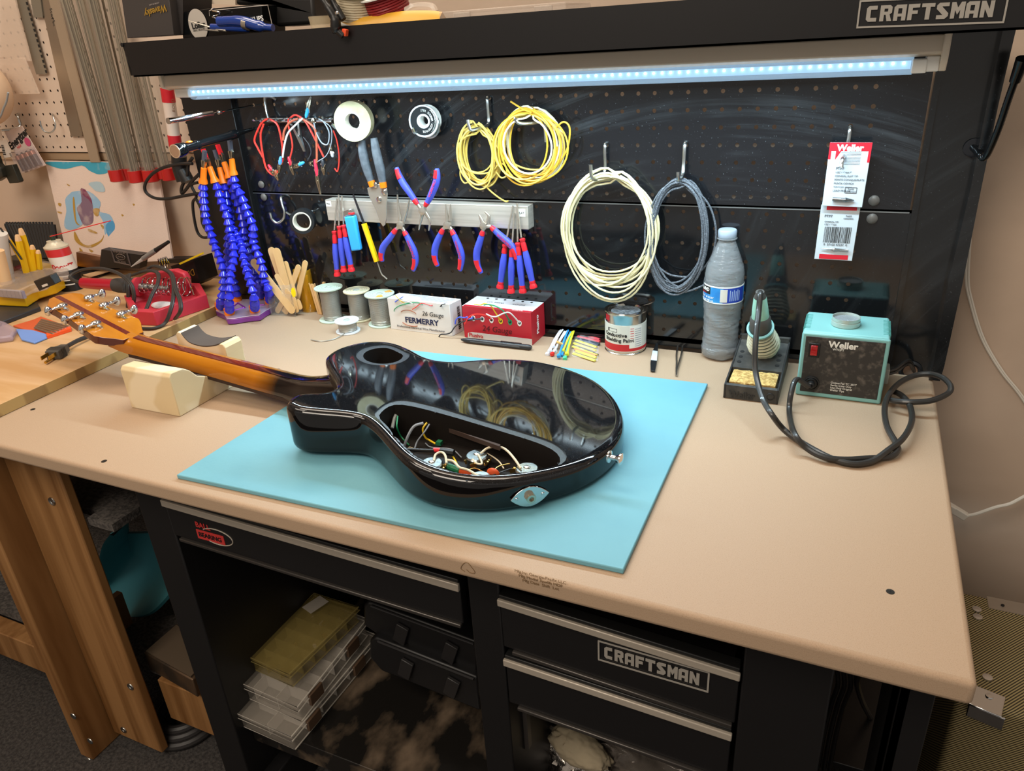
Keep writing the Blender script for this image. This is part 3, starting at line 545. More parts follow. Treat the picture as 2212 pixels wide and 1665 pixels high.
def pliers(label, L, R, piv, jaws, cap=True, red=(.62,.98), y=-1.45, flip=1, brand=True, jw=.15):
    t = thing('pliers', label, 'pliers', (piv[0],y,piv[2]), 'blue and red handled pliers')
    PL, o1 = grip(t, L, (red[0], red[1], .05), y=y); PR, o2 = grip(t, R, (red[0], red[1], -.9), y=y)
    if brand:
        a, b = int(len(PR)*.2), int(len(PR)*.62); k = 0
        d = (PR[b]-PR[a]).normalized(); up = V((-d.z,0,d.x)); 
        tx = text('WORKPRO', .26, BRAND, t, PR[(a+b)//2]+V((0,-.3,0)), tuple(d), tuple(up if up.z > 0 else -up), bold=.006, name='grip_lettering'); tx.parent = o2
    p = V((piv[0], y, piv[2])); m = MB()
    for k, j in enumerate(jaws):
        J = spl([(a[0], y+.08*(1-i/len(j)), a[2]) for i, a in enumerate(j)], 4); n = len(J)
        m.tube(J, [jw*(1-.75*i/n) for i in range(n)], 8)
    dn = (V((L[0][0],y,L[0][2]))+V((R[0][0],y,R[0][2])))/2
    for Q in (L[0], R[0]): m.tube([p, V((Q[0],y,Q[2]))], [.17,.13], 8)
    m.lathe([(.27,-.14),(.27,.14),(.1,.17)], p, (0,-1,0), 14); m.build('jaws', TST, t, smooth=50); return t
pliers('long needle-nose pliers hanging nose up, left of the three hanging from the bar', [(12.5,-1.45,7.61),(11.81,-1.45,6.9),(11.13,-1.45,6.21),(10.85,-1.45,5.53),(10.87,-1.45,5.07)], [(13.13,-1.45,7.48),(13.47,-1.45,6.74),(13.78,-1.45,5.94),(13.81,-1.45,5.21),(13.5,-1.45,4.53)], (12.89,-1.45,7.91), [[(12.84,-1.45,8.15),(12.84,-1.45,9.17),(12.91,-1.45,10.09)], [(13.17,-1.45,8.24),(13.6,-1.45,9.11),(13.86,-1.45,9.74)]])
pliers('short needle-nose pliers in the middle of the three hanging from the bar', [(16.42,-1.45,7.78),(15.92,-1.45,7.02),(15.56,-1.45,6.28),(15.48,-1.45,5.56),(15.64,-1.45,5)], [(17.08,-1.45,7.73),(17.41,-1.45,6.93),(17.67,-1.45,6.08),(17.65,-1.45,5.45),(17.46,-1.45,4.79)], (16.77,-1.45,8.07), [[(16.75,-1.45,8.37),(16.77,-1.45,8.98),(16.79,-1.45,9.51)], [(16.99,-1.45,8.38),(17.08,-1.45,8.99),(17.16,-1.45,9.51)]])
pliers('diagonal cutting pliers hanging open at the right of the bar', [(19.57,-1.5,7.78),(19.25,-1.5,7.04),(18.92,-1.5,6.17),(18.91,-1.5,5.38),(19.18,-1.5,4.72)], [(20.2,-1.6,8.09),(20.8,-1.6,7.55),(21.5,-1.6,6.99),(21.92,-1.6,6.44),(22.06,-1.6,5.8)], (19.65,-1.5,8.12), [[(19.59,-1.5,8.12),(19.46,-1.5,8.56),(19.32,-1.5,8.86)], [(19.9,-1.5,8.28),(20.04,-1.5,8.81),(19.8,-1.5,9.1)]], jw=.2)
pliers('pliers hanging upside down above the bar with handles up', [(14.69,-1.7,9.5),(14.12,-1.7,10.31),(13.68,-1.7,10.94),(13.42,-1.7,11.5),(13.29,-1.7,12.02)], [(15.29,-1.7,9.4),(15.8,-1.7,10.1),(16.33,-1.7,10.99),(16.5,-1.7,11.54),(16.53,-1.7,11.97)], (15.03,-1.7,9.06), [[(14.94,-1.7,8.85),(14.72,-1.7,8.26),(14.52,-1.7,7.67)], [(15.19,-1.7,8.95),(15.5,-1.7,8.38),(15.34,-1.7,7.66)]], y=-1.7)
# wire stripper
ws = thing('wire_stripper', 'grey handled wire stripper with orange collars over the left of the bar', 'wire stripper', (11.12,-1.7,8.12))
GRYH = M('stripper_grey', '4d5258', .45, col2='5c6268', scale=90)
for L_ in ([(10.7,-1.7,13.87),(10.64,-1.7,13.08),(10.76,-1.7,12.04),(11,-1.7,11.06)], [(11.72,-1.7,13.98),(11.77,-1.7,13.08),(11.92,-1.7,11.89),(11.98,-1.7,11)]):
    P = spl([(a,-1.7,c) for a,b,c in L_], 6); n = len(P); o = MB().tube(P, [.3*(.8+.3*math.sin(math.pi*i/n)) for i in range(n)], 12).build('handle', GRYH, ws)
    d = (P[-1]-P[-3]).normalized(); MB().tube([P[-1], P[-1]+d*.4], [.27,.25], 12).build('collar', ORANGE, ws)
blade = [(10.59,-1.6,10.54),(11.14,-1.6,10.8),(11.84,-1.6,10.85),(12.24,-1.6,10.53),(12.23,-1.6,10.16),(12.05,-1.6,9.41),(11.94,-1.6,8.56),(11.72,-1.6,7.95),(11.52,-1.6,7.79),(11.31,-1.6,8.11),(11.09,-1.6,8.96),(10.83,-1.6,9.54),(10.64,-1.6,10.04)]
MB().prism(blade, (0,-.12,0)).build('blade', TST, ws, bevel=.02)
for q in ((11.36,-1.75,10.79), (12.02,-1.75,10.31), (11.5,-1.75,9.77)): MB().lathe([(.2,-.05),(.2,.04),(.1,.1)], q, (0,-1,0), 16).build('rivet', CHR, ws)
# lighter and pick
lg = thing('lighter', 'light blue disposable lighter stuck to the magnetic bar', 'lighter', (8.7,-1.4,6))
q = [(8.02,-1.4,8.36),(8.97,-1.4,8.47),(9.08,-1.4,5.85),(8.21,-1.4,5.72)]
MB().prism([(a,-1.15,c) for a,b,c in q], (0,-.45,0)).build('body', M('lighter_blue','38a6f2',.2), lg, bevel=.14, seg=4)
q = [(8.07,-1.4,8.76),(8.8,-1.4,8.97),(8.85,-1.4,8.53),(8.07,-1.4,8.4)]
MB().prism([(a,-1.2,c) for a,b,c in q], (0,-.38,0)).build('hood', CHR, lg, bevel=.05)
q = (8.73,-1.5,8.63); MB().box((q[0]-.22,-1.62,q[2]-.1),(q[0]+.2,-1.35,q[2]+.06)).build('button', RED, lg, bevel=.04)
pk = thing('hook_pick', 'hook pick with a yellow hexagonal handle hanging right of the lighter', 'pick', (10,-1.3,5))
q = [(8.98,-1.3,9.97),(9.56,-1.3,7.89),(9.57,-1.3,7.84),(10.25,-1.3,4.99),(10.31,-1.3,4.94),(10.52,-1.3,4.07),(10.76,-1.3,3.83),(10.98,-1.3,3.65)]
MB().tube(q[2:4], .21, 6).build('handle', M('pick_yellow','f2c414',.35), pk); MB().tube(q[0:2], [.07,.1], 8).build('shaft', M('dark_steel','55555a',.3,1), pk); MB().tube(spl(q[4:8],4), .05, 8).build('hook', TST, pk)
# rods sticking out of the first holes
pkr = thing('magnetic_pickup', 'chrome telescopic rod sticking straight out of the pegboard at upper left', 'rod', (0,-4,16.2))
MB().tube([(0,-8.3,16.0),(0,-4.3,16.07)], .19, 14).lathe([(.21,0),(.21,.12)], (0,-8.35,16.0), (0,1,0), 14).build('barrel', CHR, pkr); MB().tube([(0,-4.3,16.07),(0,0,16.22)], .05, 8).lathe([(.16,0),(.16,.2)], (0,-3.7,16.08), (0,1,0), 12).build('rod', CHR, pkr)
fl = thing('penlight', 'slim black flashlight with an orange button sticking out below the chrome rod', 'flashlight', (0,-5,14))
GB = M('gloss_black', '121416', .12, .3); a = V((0,-8.4,14.05)); d = (V((-.5,0,14.5))-a).normalized()
MB().lathe([(.44,0),(.46,.05),(.46,.5),(.42,.55),(.44,.7),(.42,.9),(.33,1.1),(.33,1.9),(.3,2.0),(.33,2.1),(.33,2.3),(.28,2.4),(.27,5.6),(.33,5.8),(.33,6.4),(.2,6.6),(.12,8.3)], a, d, 28).build('barrel', GB, fl)
MB().lathe([(.36,-.012),(.36,.02)], a, d, 24).build('lens', M('lens_warm','a4836a',.15), fl); MB().lathe([(.46,-.02),(.46,.01),(.37,.01),(.37,-.02),(.46,-.02)], a, d, 28).build('bezel', M('bezel','e6c6a6',.3,.6), fl)
MB().ball(a+d*1.45+V((0.05,0,.34)), (.15,.3,.08)).build('button', ORANGE, fl)
# blister bags on the right
BAG = M('blister_white', 'c3ccd2', .3, bump=.1, bscale=30); BAGC = clearfilm('blister_film', 'd6e0e6', .35, .1); WRED = M('packet_red', 'cc2030', .4); WPR = M('print_grey', '4a4d52', .6)
hook('zinc peg hook holding the red and white tip packets', [(42,0,14.2),(42,-.3,14.1),(42.0,-.35,13.6),(41.95,-.4,12.95),(41.9,-1.0,12.8),(41.85,-1.7,12.75),(41.83,-1.85,12.45),(41.85,-1.9,12.3)], 'zinc peg hooks')
def packet(label, q, y, red_top, red_bot, tipz, extra):
    t = thing('tip_packet', label, 'packet', (q[0][0],y,q[2][2]), 'tip packets on the right hook')
    q = [V((a,y,c)) for a,b,c in q]; MB().prism(q, (0,.1,0)).build('bag', BAG, t, bevel=.02)
    tl, tr, br, bl = q; ux = (tr-tl).normalized(); uy = (tl-bl).normalized(); w = (tr-tl).length; h = (tl-bl).length
    def pt(u, v, o=-.015): return tl.lerp(tr, u).lerp(bl.lerp(br, u), v)+V((0,o,0))
    def patch(u0, v0, u1, v1, m, name='print', o=-.012): MB().prism([pt(u0,v0,o),pt(u1,v0,o),pt(u1,v1,o),pt(u0,v1,o)], (0,.008,0)).build(name, m, t)
    extra(t, pt, patch, ux, uy, w, h); return t
def e1(t, pt, patch, ux, uy, w, h):
    patch(0, 0, 1, .13, WRED); patch(0,.13,.06,.26,WRED); patch(.94,.13,1,.3,WRED)
    MB().prism([pt(.17,.06),pt(.36,.06),pt(.17,.27)], (0,.004,0)).build('print', WRED, t)
    text('Weller', .46, WINK, t, pt(.5,.085,-.03), ux, uy, bold=.02, name='brand_lettering')
    for i, (s, k) in enumerate((('PTP7',.19),('1/32" / 1"16A.7"',.12),('CONICAL FLAT TIP',.13),('PONTE CONIQUE/PLATE',.13),('PUNTA CONICA',.13),('TCP-TC201 IRONS',.11),('LEAD FREE 06',.14))):
        text(s, k*1.05, WPR, t, pt(.22,.4+.058*i,-.03), ux, uy, align='LEFT', name='print_lettering')
    m = MB()
    for i in range(9): m.prism([pt(.3+.02*(i%3),.15+.022*i,-.02),pt(.78,.15+.022*i,-.02),pt(.78,.156+.022*i,-.02),pt(.3+.02*(i%3),.156+.022*i,-.02)], (0,.003,0))
    m.build('fine_print', M('fine_print','8f979e',.6), t)
    text('RoHS\ncompliant', .13, WPR, t, pt(.66,.735,-.03), ux, uy, name='print_lettering')
    f = MB(); 
    for a, b, c, d in ((.52,.69,.8,.69),(.8,.69,.8,.78),(.8,.78,.52,.78),(.52,.78,.52,.69)): f.tube([pt(a,b,-.02), pt(c,d,-.02)], .014, 4)
    f.build('print_frame', WPR, t)
    a = pt(.24,.88,-.1); b = pt(.78,.885,-.1); MB().tube([a, a.lerp(b,.55), a.lerp(b,.6), a.lerp(b,.7), a.lerp(b,.75), b], [.1,.1,.13,.1,.09,.02], 12).build('soldering_tip', M('tip_iron','8c9296',.25,1), t)
def e2(t, pt, patch, ux, uy, w, h):
    patch(.15, 0, .92, .09, WRED); patch(.12, .9, .88, .985, WRED)
    text('PTP7', .2, INK, t, pt(.12,.2,-.03), ux, uy, align='LEFT', name='print_lettering'); text('RoHS\ncompliant', .13, INK, t, pt(.74,.21,-.03), ux, uy, name='print_lettering')
    text('CONICAL TIP', .12, INK, t, pt(.14,.3,-.03), ux, uy, align='LEFT', name='print_lettering'); text('1/32" / 1"16A', .12, INK, t, pt(.14,.35,-.03), ux, uy, align='LEFT', name='print_lettering')
    rnd = random.Random(4); m = MB(); u = .17
    while u < .86:
        k = rnd.choice((.008,.014,.022)); m.prism([pt(u,.39,-.02),pt(u+k,.39,-.02),pt(u+k,.68,-.02),pt(u,.68,-.02)], (0,.003,0)); u += k+rnd.choice((.008,.012,.02))
    m.build('barcode', INK, t); text('0  37103 47337  0', .17, INK, t, pt(.5,.715,-.03), ux, uy, name='print_lettering')
    a = pt(.15,.79,-.08); b = pt(.85,.8,-.08); MB().tube([a, a.lerp(b,.4), a.lerp(b,.45), a.lerp(b,.52), a.lerp(b,.55), b], [.015,.05,.1,.1,.07,.07], 12).build('soldering_tip', M('tip_silver','d5d8da',.25,1), t)
packet('lower see-through packet with barcode and red strips behind the upper packet', [(41.02,-0.9,10.09),(43.07,-0.9,10.09),(43.02,-0.9,6.91),(40.98,-0.9,6.91)], -.9, 0, 0, 0, e2)
packet('upper red and white packet with a flat soldering tip, front of the hook', [(41.1,-1.2,13.53),(43.21,-1.2,13.52),(43.15,-1.2,10.05),(41.07,-1.2,10.09)], -1.2, 0, 0, 0, e1)
# gooseneck on the right post
gn = thing('gooseneck', 'black flexible gooseneck arm fixed to the right post', 'flexible arm', (47,-1,13))
MB().lathe([(.5,0),(.5,.06),(.42,.08),(.05,.08)], (48.08,-0.2,13.08), (0,-1,0), 28).build('base_disc', BLK, gn)
g = MB(); P = spl([(48.01,-0.2,13.13), (48.24,-1.2,12.95), (48.43,-1.6,12.81), (48.55,-2,13.21), (48.67,-2.6,14.33), (48.74,-3.2,15.72), (48.79,-3.6,16.54)], 16)
g.tube(P, [.16+.012*(i % 2) for i in range(len(P))], 12).build('hose', GB, gn)
g = MB().tube([P[-1], P[-1]+(P[-1]-P[-6]).normalized()*1.1], [.24,.3], 14); g.build('sleeve', GB, gn)
# white cords beside the post
WCORD = M('white_cord', 'd9d2c6', .5)
c1 = MB(); 
for k in range(2): c1.tube(spl([(a+.0+.12*k,b,c) for a,b,c in [(48.99,2.9,7.98), (49.36,2.9,5.21), (49.8,2.9,3.8), (50.82,2.9,1.51), (52.17,2.9,-0.48), (53.41,2.9,-1.89), (54.72,2.9,-3.61)]], 6), .07, 8)
tag(c1.build('cable', WCORD), 'beige twin cord hanging down the wall right of the black post', 'cord')
c2 = thing('cable', 'white cord with a plug connector crossing the wall below the bench edge', 'cord', (51,1,-9))
MB().tube(spl([(51.68,1,-10.07), (52.3,1,-9.85), (53.38,1.2,-9.18), (54.13,1.4,-8.87), (54.81,1.6,-8.3), (55.6,1.6,-7.53)], 6), .11, 8).build('cord', WCORD, c2)
q = (51.11,1,-9.71); w = (51.75,1,-10.05); MB().obox((V(q)+V(w))/2, (1.1,.45,.5), V(w)-V(q), (0,1,0)).build('connector', WCORD, c2, bevel=.06); MB().obox(V(q)+V((-.5,0,.2)), (1.2,.5,.6), V(w)-V(q), (0,1,0)).build('connector', WCORD, c2, bevel=.08)

# ---------------------------------------------------------------- mat and guitar
MATB = M('foam_mat', '6ca6b5', .55, col2='659eae', scale=6, bump=.15, bscale=90)
mm = MB().prism([(12.45,-24.45,0.0),(36.15,-23.85,0),(36.05,-5.6,0),(12.9,-6.15,0),(12.75,-15,0)], (0,0,.25))
tag(mm.build('foam_mat', MATB, bevel=.05, org=(24,-15,0)), 'light blue foam mat lying on the bench under the guitar', 'mat')

GBLK = M('guitar_black', '0e0f12', .04, col2='606266', scale=1500, detail=1, lo=.62, hi=.85, coat=.1, spec=.65, rvar=.06)
GSIDE = M('guitar_side_black', '080708', .04, coat=.1, spec=.5)
CAV = M('cavity_black', '17120f', .6, spec=.3)
LEDG = M('ledge_grey', '30353a', .32, col2='4b5258', scale=500, detail=4, lo=.5, hi=.85)
GO = (24,-16,.25)
gt = thing('electric_guitar', 'glossy black electric guitar lying face down on the blue mat, control cavity open', 'guitar', GO)
OUT = spl([(16.9,-20.33,0),(16.74,-19.78,0),(16.86,-19.19,0),(17.33,-18.81,0),(17.85,-18.47,0),(18.12,-18.07,0),(18.02,-17.55,0),(17.44,-16.93,0),(16.42,-16.08,0),(15.35,-14.94,0),(15.15,-13.89,0),(15.36,-12.96,0),(15.93,-12,0),(16.74,-11.38,0),(17.9,-11.18,0),(19.23,-11.55,0),(20.33,-12.02,0),(21.33,-12.14,0),(22.29,-11.86,0),(23.07,-11.28,0),(24.14,-10.53,0),(25.68,-9.81,0),(27.19,-9.56,0),(28.82,-9.75,0),(30.58,-10.44,0),(31.97,-11.69,0),(32.82,-12.96,0),(33.38,-14.29,0),(33.62,-15.72,0),(33.48,-17.2,0),(32.95,-18.79,0),(32.15,-20.07,0),(31.02,-21.25,0),(29.77,-22.13,0),(28.76,-22.55,0),(27.61,-22.77,0),(26.58,-22.75,0),(25.55,-22.48,0),(24.7,-22.07,0),(23.72,-21.41,0),(22.85,-20.81,0),(22.04,-20.33,0),(21.28,-20.05,0),(20.38,-20.13,0),(19.15,-20.51,0),(18,-20.79,0),(17.21,-20.65,0)], 3, True)
def inset(P, d):
    n = len(P); out = []
    for i in range(n):
        t = (P[(i+1) % n]-P[i-1]).normalized(); nn = V((-t.y, t.x, 0)); out.append(P[i]+nn*d)
    return out
area_ = sum(OUT[i].x*OUT[(i+1) % len(OUT)].y-OUT[(i+1) % len(OUT)].x*OUT[i].y for i in range(len(OUT)))
SG = 1 if area_ > 0 else -1
TILT = .09                      # the body leans: neck end up on the cradle, strap end low
def zt(x, z): return z-TILT*(x-24)*max(0, min(1, (z-.3)/1.8))
def at_z(P, z): return [V((p.x, p.y, zt(p.x, z))) for p in P]
TOPB = 2.55
IN0 = .40
rim = [(IN0+.05,TOPB),(IN0,TOPB),(.29,2.535),(.19,2.5),(.1,2.44),(.035,2.35),(0,2.22),(0,.78),(.03,.64),(.1,.53),(.3,.44)]
rings = [at_z(inset(OUT, SG*d), z) for d, z in rim]
cen = V((24.5,-16.4,0))
rings += [[V((cen.x+(p.x-cen.x)*k, cen.y+(p.y-cen.y)*k, z)) for p in OUT] for k, z in ((.8,.36),(.5,.27))]
def fitin(h, gap):
    out = []
    c = sum(h, V())/len(h)
    for p in h:
        q = p.copy()
        for _ in range(12):
            dm = min((V((q.x-o.x, q.y-o.y, 0)).length for o in OUT))
            if dm >= gap: break
            q = q+(c-q).normalized()*.05
        out.append(q)
    return out
def radial(P, n, c):
    P = spl(P, 4, True); out = []
    for k in range(n):
        a = 2*math.pi*k/n; d = V((math.cos(a), math.sin(a), 0)); best = None
        for i in range(len(P)):
            p, q = P[i]-c, P[(i+1) % len(P)]-c; e = q-p; den = d.x*e.y-d.y*e.x
            if abs(den) < 1e-9: continue
            t = (p.x*e.y-p.y*e.x)/den; u = (p.x*d.y-p.y*d.x)/den
            if t > 0 and -.001 <= u <= 1.001 and (best is None or t > best): best = t
        out.append(c+d*best)
    return out
led_o = [V((x,y,0)) for x,y,z in [(21.7,-19.42,2.76),(21.57,-18.9,2.77),(21.59,-18.16,2.77),(21.8,-17.62,2.75),(22.34,-17.29,2.7),(23.21,-17.22,2.62),(24.42,-17.23,2.51),(26.25,-17.38,2.35),(28,-17.52,2.19),(29.69,-17.66,2.04),(30.82,-17.84,1.94),(31.48,-18.23,1.88),(31.89,-18.71,1.84),(32,-19.23,1.83),(31.88,-19.94,1.84),(31.44,-20.7,1.88),(30.76,-21.39,1.94),(29.67,-22.22,2.04),(28.49,-22.81,2.15),(27.53,-22.89,2.23),(26.41,-22.72,2.33),(25.21,-22.3,2.44),(24.42,-21.82,2.51),(23.77,-21.13,2.57),(23.08,-20.41,2.63),(22.29,-19.81,2.7)]]
led_i = [V((x,y,0)) for x,y,z in [(22.13,-19.44,2.72),(21.95,-18.82,2.73),(22.01,-18.25,2.73),(22.42,-17.93,2.69),(23.6,-17.88,2.59),(25.98,-17.97,2.37),(28.29,-18.15,2.16),(30.23,-18.34,1.99),(31.11,-18.61,1.91),(31.62,-19.14,1.86),(31.68,-19.67,1.86),(31.29,-20.32,1.89),(30.63,-21.1,1.95),(29.56,-21.98,2.05),(28.32,-22.5,2.16),(27.36,-22.57,2.25),(26.14,-22.26,2.36),(24.93,-21.76,2.47),(23.98,-21.02,2.55),(23.35,-20.28,2.61),(22.61,-19.77,2.67)]]
cc = sum(led_i, V())/len(led_i); cc = V((cc.x, cc.y, 0))
LO = fitin(radial(led_o, 96, cc), .5); LI = radial(led_i, 96, cc); LI = [p if (p-cc).length < (o-cc).length-.12 else cc+(o-cc)*(1-.2/(o-cc).length) for p, o in zip(LI, LO)]; LI = [p.lerp(o, .3) for p, o in zip(LI, LO)]
sw = V((18.18,-13.08,3.07)); sw.z = 0
so_ = [sw+V((1.62*math.cos(a*math.pi/24), 1.62*math.sin(a*math.pi/24)*.92, 0)) for a in range(48)]
si_ = [sw+V((1.12*math.cos(a*math.pi/24)+.03, 1.12*math.sin(a*math.pi/24)*.92, 0)) for a in range(48)]
so_ = fitin(so_, .5); si_ = [sw+(o-sw)*.74 for o in so_]
b = MB(); b.loft(rings[:6], cap=False); b.mi = 3; b.loft(rings[5:], cap=False)
b.mi = 0; b.holed(rings[0], [at_z(LO, TOPB), at_z(so_, TOPB)])
b.add(rings[-1], [tuple(range(len(OUT)))])
b.mi = 1; b.loft([at_z(LO, TOPB), at_z(LO, 2.47), at_z(LI, 2.465)], cap=False); b.loft([at_z(so_, TOPB), at_z(so_, 2.47), at_z(si_, 2.465)], cap=False)
b.mi = 2; b.loft([at_z(LI, 2.465), at_z(LI, .75)], cap=False); b.add(at_z(LI, .75), [tuple(range(96))])
b.loft([at_z(si_, 2.465), at_z(si_, .7)], cap=False); b.add(at_z(si_, .7), [tuple(range(48))])
b.build('body', [GBLK, LEDG, CAV, GSIDE], gt, merge=True, smooth=28)
for p in ((22.15,-19.69,2.72), (24.34,-17.77,2.52), (26.92,-17.87,2.29), (29.47,-18.07,2.06), (31.73,-19.42,1.85), (28.58,-22.52,2.14), (24.94,-21.81,2.47)):
    MB().cyl((p[0],p[1],zt(p[0],2.46)), (p[0],p[1],zt(p[0],2.48)), .045, n=10).build('screw_hole', CAV, gt)
MB().prism([(q[0],q[1]-.0,1.75) for q in [(25.16,-17.94,1.9),(28.41,-18.62,1.9),(28.45,-18.81,1.9)]], (0,0,-.25)).build('cavity_slot', M('raw_slot','3a2a22',.8), gt)
# neck: burst finish from amber to black towards the heel
nb = M('neck_burst', 'a8650f', .12, coat=.5, col2='96570b', scale=30, stretch=(.15,1,1))
nt = nb.node_tree; bs = nt.nodes['Principled BSDF']; src = bs.inputs['Base Color'].links[0].from_socket
tc = nt.nodes.new('ShaderNodeTexCoord'); sx_ = nt.nodes.new('ShaderNodeSeparateXYZ'); mr = nt.nodes.new('ShaderNodeMapRange'); mx = nt.nodes.new('ShaderNodeMix'); mx.data_type = 'RGBA'
nt.links.new(tc.outputs['Object'], sx_.inputs[0]); nt.links.new(sx_.outputs[0], mr.inputs[0]); mr.inputs[1].default_value = (10.6-24)*IN; mr.inputs[2].default_value = (12.4-24)*IN
nt.links.new(mr.outputs[0], mx.inputs[0]); nt.links.new(src, mx.inputs[6]); mx.inputs[7].default_value = lin('0a0606'); nt.links.new(mx.outputs[2], bs.inputs['Base Color'])
MAR = M('maroon_strip', '5c1712', .15, coat=.6)
nt = MAR.node_tree; bs = nt.nodes['Principled BSDF']; tc = nt.nodes.new('ShaderNodeTexCoord'); sx_ = nt.nodes.new('ShaderNodeSeparateXYZ'); mr = nt.nodes.new('ShaderNodeMapRange'); mx = nt.nodes.new('ShaderNodeMix'); mx.data_type = 'RGBA'
nt.links.new(tc.outputs['Object'], sx_.inputs[0]); nt.links.new(sx_.outputs[0], mr.inputs[0]); mr.inputs[1].default_value = (9.6-24)*IN; mr.inputs[2].default_value = (11.8-24)*IN
nt.links.new(mr.outputs[0], mx.inputs[0]); mx.inputs[6].default_value = lin('5c1712'); mx.inputs[7].default_value = lin('0a0606'); nt.links.new(mx.outputs[2], bs.inputs['Base Color'])
nv = V((.05,1,0)).normalized()
def sec(x, cy, hw, top, bot, n=15, e=2.2):
    "D-shaped section: flat below, rounded above"
    out = []
    for k in range(n+1):
        a = math.pi*k/n; c, s = math.cos(a), math.sin(a)
        out.append(V((x+nv.x*hw*c, cy+hw*(abs(c)**(2/e))*(1 if c > 0 else -1), bot+(top-bot)*(abs(s)**(2/e)))))
    out.append(V((x, cy-hw*1.0, bot-.02))); out.append(V((x, cy+hw*1.0, bot-.02)))
    return out
secs = [(18.3,-15.1,2.7,2.7,.6),(17.3,-15.1,2.5,2.6,.6),(16.2,-15.3,2.05,2.4,.7),(15.1,-15.55,1.55,2.2,.8),(14.2,-15.55,1.26,2.05,.9),(13.0,-15.35,1.12,1.93,1.0),(11,-15.3,1.09,2.1,1.17),(7,-15.25,1.02,2.45,1.55),(3,-15.2,.95,2.80,1.92),(.8,-15.2,.92,3.0,2.12),(0,-15.22,.95,3.12,2.2),(-.6,-15.25,1.05,3.28,2.4),(-1.3,-15.25,1.2,3.32,2.72)]
MB().loft([sec(*s) for s in secs]).build('neck', nb, gt, smooth=60)
fb = MB(); fr_ = []
for x, cy, hw, top, bot in secs[4:11]:
    fr_.append([V((x,cy-hw-.02,bot-.0)),V((x,cy+hw+.02,bot)),V((x,cy+hw+.02,bot-.22)),V((x,cy-hw-.02,bot-.22))])
fb.loft(fr_).build('fretboard', M('rosewood', '2a1712', .5), gt)
st = []
for x, cy, hw, top, bot in secs[3:11]:
    st.append([V((x,cy-.3,top-.1)),V((x,cy-.3,top+.006)),V((x,cy-.08,top+.014)),V((x,cy+.16,top+.012)),V((x,cy+.16,top-.1))])
MB().loft(st).build('centre_strip', MAR, gt, smooth=60)
# headstock
HN = V((-.45,-15.1,3.22)); ha = V((-.9606,.0545,.2725)); hl = V((.0569,.9984,.0009)); hn = V((.272,-.0163,.9622))
def H(a, l, h=0): return HN+ha*a+hl*l+hn*h
hs = [(-.3,-.95),(.2,-1.2),(.75,-1.6),(1.3,-1.88),(2.0,-1.8),(3.2,-1.66),(4.6,-1.48),(5.8,-1.4),(6.5,-1.42),(6.85,-1.1),(7.25,-.75),(7.35,-.15),(7.2,.5),(7.05,.9),(6.6,1.22),(5.8,1.2),(4.6,1.25),(3.2,1.35),(2,1.5),(1.3,1.58),(.75,1.3),(.2,.9),(-.3,.6)]
hm = MB(); top = [H(a,l) for a,l in hs]; n_ = len(hs); hm.add(top, [tuple(range(n_))]); hm.mi = 1
hm.add(top+[p-hn*.58 for p in top], [(i,(i+1) % n_,n_+(i+1) % n_,n_+i) for i in range(n_)]+[tuple(range(n_,2*n_))])
AMB = M('amber_maple', 'b47014', .12, col2='a66210', scale=24, stretch=(.3,1,1), coat=.7)
hm.build('headstock', [AMB, M('maroon_side', '4e1512', .2, coat=.5)], gt, merge=True, bevel=.04)
sp_ = MB().prism([H(.15,-.38,.008),H(.2,-.02,.008),H(7.2,.02,.008),H(7.3,-.36,.008)], hn*-.03); sp_.build('centre_strip', M('maroon_head','5c1712',.12,coat=.6), gt)
# tuners
def tuner(a, l, side, i, K=1.08):
    m = MB(); c = H(a, l, .2)
    t = MB()
    # oil-bath housing: rounded box over an elongated dome
    rg = []
    for k, (f, w, h) in enumerate(((-.32,.06,.08),(-.27,.17,.22),(-.1,.22,.33),(.12,.22,.34),(.28,.16,.26),(.36,.07,.12))):
        f *= K; w *= K; h *= K; rg.append([H(a,l)+hl*(side*f)+ha*(w*math.cos(q*math.pi/8))+hn*(.2+h*.55*math.sin(q*math.pi/8)) for q in range(16)])
    t.loft(rg); t.obox(H(a,l,.12), (.4,.5,.24), ha, hl)
    t.obox(H(a-.36,l-side*.05,.03), (.36,.2,.06), ha, hl); t.cyl(H(a-.44,l-side*.05,.05), H(a-.44,l-side*.05,.12), .08, n=10)
    t.cyl(H(a,l+side*.3,.22), H(a,l+side*.78,.18), .095, n=12); t.lathe([(.1,0),(.12,.05),(.1,.1)], H(a,l+side*.5,.19), hl*side, 12)
    o = t.build('tuner', CHR, gt, smooth=50)
    bt = MB(); c = H(a, l+side*1.0, .15); R = []
    for k in range(9):
        f = -1+2*k/8; w = math.sqrt(max(.03, 1-f*f)); R.append([c+hl*(side*f*.27)+ha*(.19*w*math.cos(q*math.pi/8)*(1.15+.2*f))+hn*(.36*w*math.sin(q*math.pi/8)*(1+.25*f)) for q in range(16)])
    bt.loft(R); b_ = bt.build('tuner_button', CHR, gt, smooth=60); b_.parent = o; return o
for i, (a, l, s_) in enumerate(((5.58,-.95,-1),(3.95,-.95,-1),(2.28,-.95,-1),(5.5,.98,1),(4.0,.98,1),(2.3,1.0,1))): tuner(a, l, s_, i)
# strap button and jack plate
sb = V((33.61,-17.38,1.35)); sd = V((1,-.12,0)).normalized(); sb = V((33.75,-18.01,1.72))
MB().lathe([(.3,-.02),(.3,.04),(.13,.1),(.12,.32),(.24,.5),(.3,.55),(.3,.62),(.1,.68)], sb, sd, 20).build('strap_button', CHR, gt)
jq = (31.62,-21.75,1.19)
